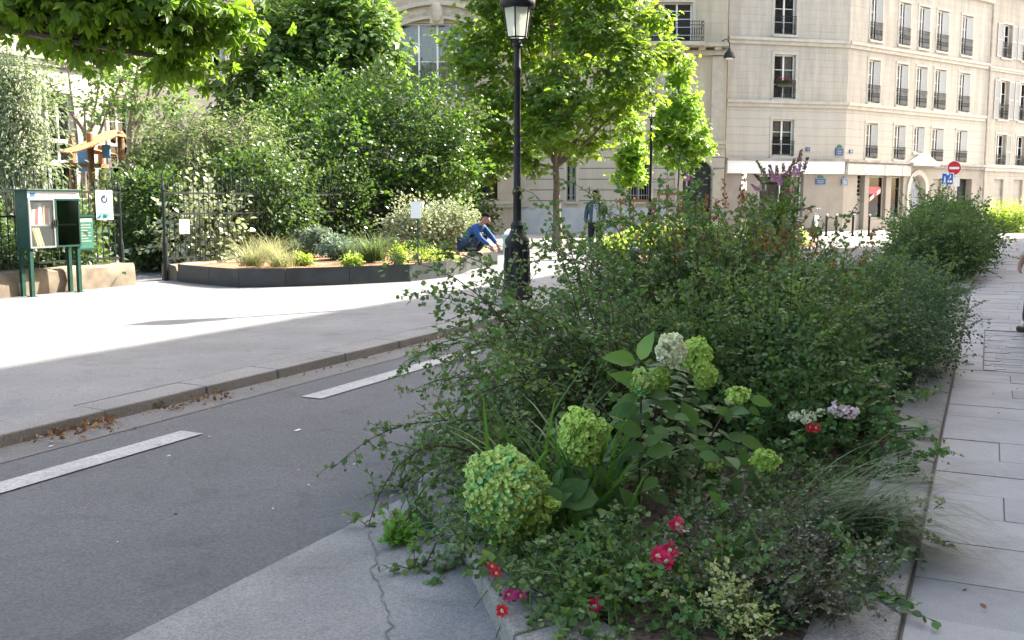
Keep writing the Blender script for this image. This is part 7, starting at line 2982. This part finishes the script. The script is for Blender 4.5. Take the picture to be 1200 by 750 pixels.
def person(label, loc, rot, J, skin, shirt, trouser, k=1.0, curl=.5, hair=True, jacket_label=None, hands=True):
    """J: joint positions in body space (facing -Y), scaled by k, turned by rot"""
    root = thing("person", label, "person", loc)
    Mx = Matrix.Translation(Vector(loc)) @ Matrix.Rotation(rot, 4, "Z") @ Matrix.Scale(k, 4)
    W = {n: Mx @ Vector(p) for n, p in J.items()}
    R0 = {"pelvis": .112, "waist": .105, "chest": .145, "neck0": .062, "neck1": .055, "head": (.080, .095), "crown": (.074, .088), "nose": .018,
          "sh": .062, "el": .043, "wr": .028, "palm": (.042, .018), "hip": .075, "kn": .058, "an": .042, "heel": .042, "toe": .034}
    jt, ed = {}, []

    def add(n, r, to=None):
        jt[n] = (W[n], tuple(x * k for x in r) if hasattr(r, "__len__") else r * k)
        if to:
            ed.append((to, n))
    add("pelvis", R0["pelvis"])
    add("waist", R0["waist"], "pelvis")
    add("chest", R0["chest"], "waist")
    add("neck0", R0["neck0"], "chest")
    add("neck1", R0["neck1"], "neck0")
    add("head", R0["head"], "neck1")
    add("crown", R0["crown"], "head")
    add("nose", R0["nose"], "head")
    for s in "LR":
        add("sh" + s, R0["sh"], "chest")
        add("el" + s, R0["el"], "sh" + s)
        add("wr" + s, R0["wr"], "el" + s)
        add("palm" + s, R0["palm"], "wr" + s)
        add("hip" + s, R0["hip"], "pelvis")
        add("kn" + s, R0["kn"], "hip" + s)
        add("an" + s, R0["an"], "kn" + s)
        add("toe" + s, R0["toe"], "an" + s)
        if hands:
            d = (W["palm" + s] - W["wr" + s]).normalized()
            fw = (Mx.to_3x3() @ Vector((0, -1, 0))).normalized()
            fw = (fw - d * fw.dot(d)).normalized()
            inn = d.cross(fw) * (1 if s == "L" else -1)
            side_in = (W["pelvis"] - W["palm" + s])
            side_in = (side_in - d * side_in.dot(d))
            side_in = (side_in - fw * side_in.dot(fw)).normalized()
            for f, (offv, ln) in enumerate([(.030, .072), (.010, .082), (-.010, .076), (-.029, .060)]):
                b = W["palm" + s] + fw * offv * k + d * .02 * k
                m_ = b + (d + side_in * .25 * curl) .normalized() * ln * .55 * k
                e = m_ + (d * .8 + side_in * .9 * curl).normalized() * ln * .5 * k
                for q, (nm, pt_, rr) in enumerate([("a", b, .0095), ("b", m_, .0088), ("c", e, .0072)]):
                    jt[f"f{f}{nm}{s}"] = (pt_, rr * k)
                    ed.append((("palm" + s) if q == 0 else f"f{f}{'ab'[q - 1]}{s}", f"f{f}{nm}{s}"))
            b = W["wr" + s].lerp(W["palm" + s], .45) + fw * .03 * k
            m_ = b + (fw * .7 + d * .7).normalized() * .035 * k
            e = m_ + (d + fw * .15 + side_in * .3).normalized() * .032 * k
            for q, (nm, pt_, rr) in enumerate([("a", b, .012), ("b", m_, .011), ("c", e, .0085)]):
                jt[f"t{nm}{s}"] = (pt_, rr * k)
                ed.append((("wr" + s) if q == 0 else f"t{'ab'[q - 1]}{s}", f"t{nm}{s}"))
    skin_mesh("body", jt, ed, "pelvis", skin, root, 1 if hands else 2)
    # garments: shells over the same skeleton
    def shell(name, parts, r, rootn, mat, lab=None):
        j2, e2 = {}, []
        for n, rr in parts.items():
            j2[n] = (W[n] if n in W else parts[n][1], (rr if not isinstance(rr, tuple) else rr[0]) * k)
        for a, b in r:
            e2.append((a, b))
        return skin_mesh(name, j2, e2, rootn, mat, root, 2, lab)
    for s in "LR":
        W["cuff" + s] = W["el" + s].lerp(W["wr" + s], .86)
        W["hem" + s] = W["kn" + s].lerp(W["an" + s], .9)
    shell("jacket", {"pelvis": .172, "waist": .156, "chest": .172, "neck0": .078, "shL": .080, "shR": .080, "elL": .060, "elR": .060, "cuffL": .046, "cuffR": .046},
          [("pelvis", "waist"), ("waist", "chest"), ("chest", "neck0"), ("chest", "shL"), ("chest", "shR"), ("shL", "elL"), ("shR", "elR"), ("elL", "cuffL"), ("elR", "cuffR")], "waist", shirt, jacket_label)
    W["pel2"] = W["pelvis"].lerp(W["waist"], -.12)
    shell("trousers", {"pel2": .150, "hipL": .108, "hipR": .108, "knL": .080, "knR": .080, "hemL": .066, "hemR": .066},
          [("pel2", "hipL"), ("pel2", "hipR"), ("hipL", "knL"), ("hipR", "knR"), ("knL", "hemL"), ("knR", "hemR")], "pel2", trouser)
    for s in "LR":
        h = W["an" + s] + (W["an" + s] - W["toe" + s]).normalized() * .03 * k
        h.z = max(h.z - .03 * k, loc[2] + .045 * k)
        t_ = W["toe" + s].copy()
        skin_mesh("shoe", {"a": (h, .048 * k), "b": (h.lerp(t_, .5), .047 * k), "c": (t_, .042 * k)}, [("a", "b"), ("b", "c")], "b", M["shoe"], root, 2)
    if hair:
        up_ = (W["crown"] - W["neck1"]).normalized()
        fwd = (W["nose"] - W["head"])
        fwd = (fwd - up_ * fwd.dot(up_)).normalized()
        c = W["crown"]
        rt_ = up_.cross(fwd).normalized()
        bm = bmesh.new()
        bmesh.ops.create_uvsphere(bm, u_segments=20, v_segments=14, radius=1)
        hc = W["head"].lerp(c, .45) - fwd * .012 * k
        off = Vector(root.location)
        dead = [v for v in bm.verts if v.co.z < (-.15 if v.co.y > .1 else .35) or (v.co.y < -.55 and v.co.z < .62)]
        bmesh.ops.delete(bm, geom=dead, context="VERTS")
        for v in bm.verts:
            x_, y_, z_ = v.co
            j_ = 1 + .05 * math.sin(9 * x_ + 7 * y_) * math.sin(8 * z_ + 5 * x_)
            v.co = hc + (rt_ * x_ * .093 - fwd * y_ * .108 + up_ * z_ * .108) * k * j_ - off
        hm = bpy.data.meshes.new("hair")
        bm.to_mesh(hm)
        bm.free()
        hm.materials.append(M["hair"])
        ho = bpy.data.objects.new("hair", hm)
        COL.objects.link(ho)
        ho.parent = root
        sf = ho.modifiers.new("solid", "SOLIDIFY")
        sf.thickness = .012 * k
        for sg_ in (-1, 1):
            ec = W["head"] + fwd * .083 * k + rt_ * sg_ * .033 * k + up_ * .03 * k
            mb = MB()
            mb.lathe((ec.x, ec.y, ec.z - .008 * k), [(.003 * k, 0), (.011 * k, .005 * k), (.011 * k, .011 * k), (.003 * k, .016 * k)], 8)
            mb.build("eye", M["rubber"], root, smooth=True)
            e1 = W["head"] + rt_ * sg_ * .088 * k + up_ * .01 * k
            skin_mesh("ear", {"a": (e1 - up_ * .02 * k, .012 * k), "b": (e1 + up_ * .02 * k, .016 * k)}, [("a", "b")], "a", skin, root, 1)
        mc = W["head"] + fwd * .084 * k - up_ * .038 * k
        mb = MB()
        mb.tube([mc - rt_ * .022 * k, mc + fwd * .005 * k, mc + rt_ * .022 * k], .005 * k, 5)
        mb.build("mouth", plain("lips", (.3, .12, .10), .5), root)
    return root, W


STAND = dict(pelvis=(0, 0, .93), waist=(0, .005, 1.1), chest=(0, .01, 1.30), neck0=(0, .015, 1.46), neck1=(0, .005, 1.53), head=(0, -.012, 1.62), crown=(0, .008, 1.70), nose=(0, -.115, 1.615),
             shL=(.175, .01, 1.40), elL=(.235, .03, 1.12), wrL=(.245, -.05, .88), palmL=(.24, -.075, .80), shR=(-.175, .01, 1.40), elR=(-.235, .04, 1.12), wrR=(-.24, .0, .88), palmR=(-.235, -.02, .80),
             hipL=(.095, 0, .87), knL=(.105, -.03, .49), anL=(.105, .02, .09), toeL=(.125, -.15, .045), hipR=(-.095, 0, .87), knR=(-.105, .02, .49), anR=(-.105, .08, .10), toeR=(-.13, -.09, .045))
den = plain("dark denim jacket", (.035, .06, .075), .8, noise=.25, scale=12)
blk = plain("black trousers", (.012, .012, .014), .8)
q = G(697, 303, PZ)
pr, Wp = person("standing man in dark denim jacket over a grey shirt and black trousers", (q.x, q.y, PZ), R_(-8), STAND, M["skin_dark"], den, blk, 1.03)
# grey shirt front between the open jacket edges
mb = MB()
ca, cb_ = Wp["waist"] + Vector((0, -.175, -.17)), Wp["chest"] + Vector((0, -.185, .1))
prev = None
for t in [i / 6 for i in range(7)]:
    c = ca.lerp(cb_, t)
    w_ = .085 - .03 * t
    row_ = [c + Vector((-w_, .015, 0)), c + Vector((0, -.012, 0)), c + Vector((w_, .015, 0))]
    row_ += [p_ + Vector((0, .05, 0)) for p_ in row_]
    if prev:
        for a_, b_ in ((0, 1), (1, 2), (3, 4), (4, 5)):
            mb.quad(prev[a_], prev[b_], row_[b_], row_[a_])
        mb.quad(prev[0], prev[3], row_[3], row_[0])
        mb.quad(prev[2], prev[5], row_[5], row_[2])
    prev = row_
mb.build("shirt", plain("grey shirt", (.32, .33, .34), .85), pr, smooth=True)

CROUCH = dict(pelvis=(0, .12, .26), waist=(0, .06, .42), chest=(0, -.13, .58), neck0=(0, -.25, .69), neck1=(0, -.30, .73), head=(0, -.37, .78), crown=(0, -.37, .87), nose=(0, -.465, .73),
              shL=(.175, -.19, .62), elL=(.23, -.38, .40), wrL=(.15, -.55, .26), palmL=(.13, -.60, .19), shR=(-.175, -.19, .62), elR=(-.23, -.36, .40), wrR=(-.12, -.54, .24), palmR=(-.09, -.59, .17),
              hipL=(.10, .10, .25), knL=(.17, -.28, .42), anL=(.14, -.02, .08), toeL=(.16, -.20, .045), hipR=(-.10, .10, .25), knR=(-.17, -.28, .40), anR=(-.14, -.02, .08), toeR=(-.16, -.20, .045))
blu = plain("bright blue work shirt", (.014, .06, .19), .8, noise=.15, scale=9)
nav = plain("navy trousers", (.012, .02, .05), .8)
q = P(552, 300, 21.6)
pc, Wc = person("gardener in blue shirt crouching in the flower bed, dark hair, back half turned", (q.x, q.y, BZ - .01), R_(62), CROUCH, M["skin_dark"], blu, nav, 1.03, curl=.9)

WALK = dict(STAND)
WALK.update(palmL=(.265, -.10, .79), wrL=(.26, -.07, .87), elL=(.25, .03, 1.11), knL=(.1, -.12, .5), anL=(.1, -.2, .09), toeL=(.11, -.37, .05), knR=(-.1, .02, .49), anR=(-.1, .2, .13), toeR=(-.11, .06, .045))
crm = plain("cream cotton sleeve", (.62, .57, .50), .85, noise=.08)
jea = plain("dark blue jeans", (.03, .04, .075), .85)
q = P(1234, 236, 11.0)
person("passer by in cream top and dark jeans half out of frame at the right edge", (q.x, q.y, WZ), math.pi, WALK, M["skin"], crm, jea, 1.0, curl=.8)
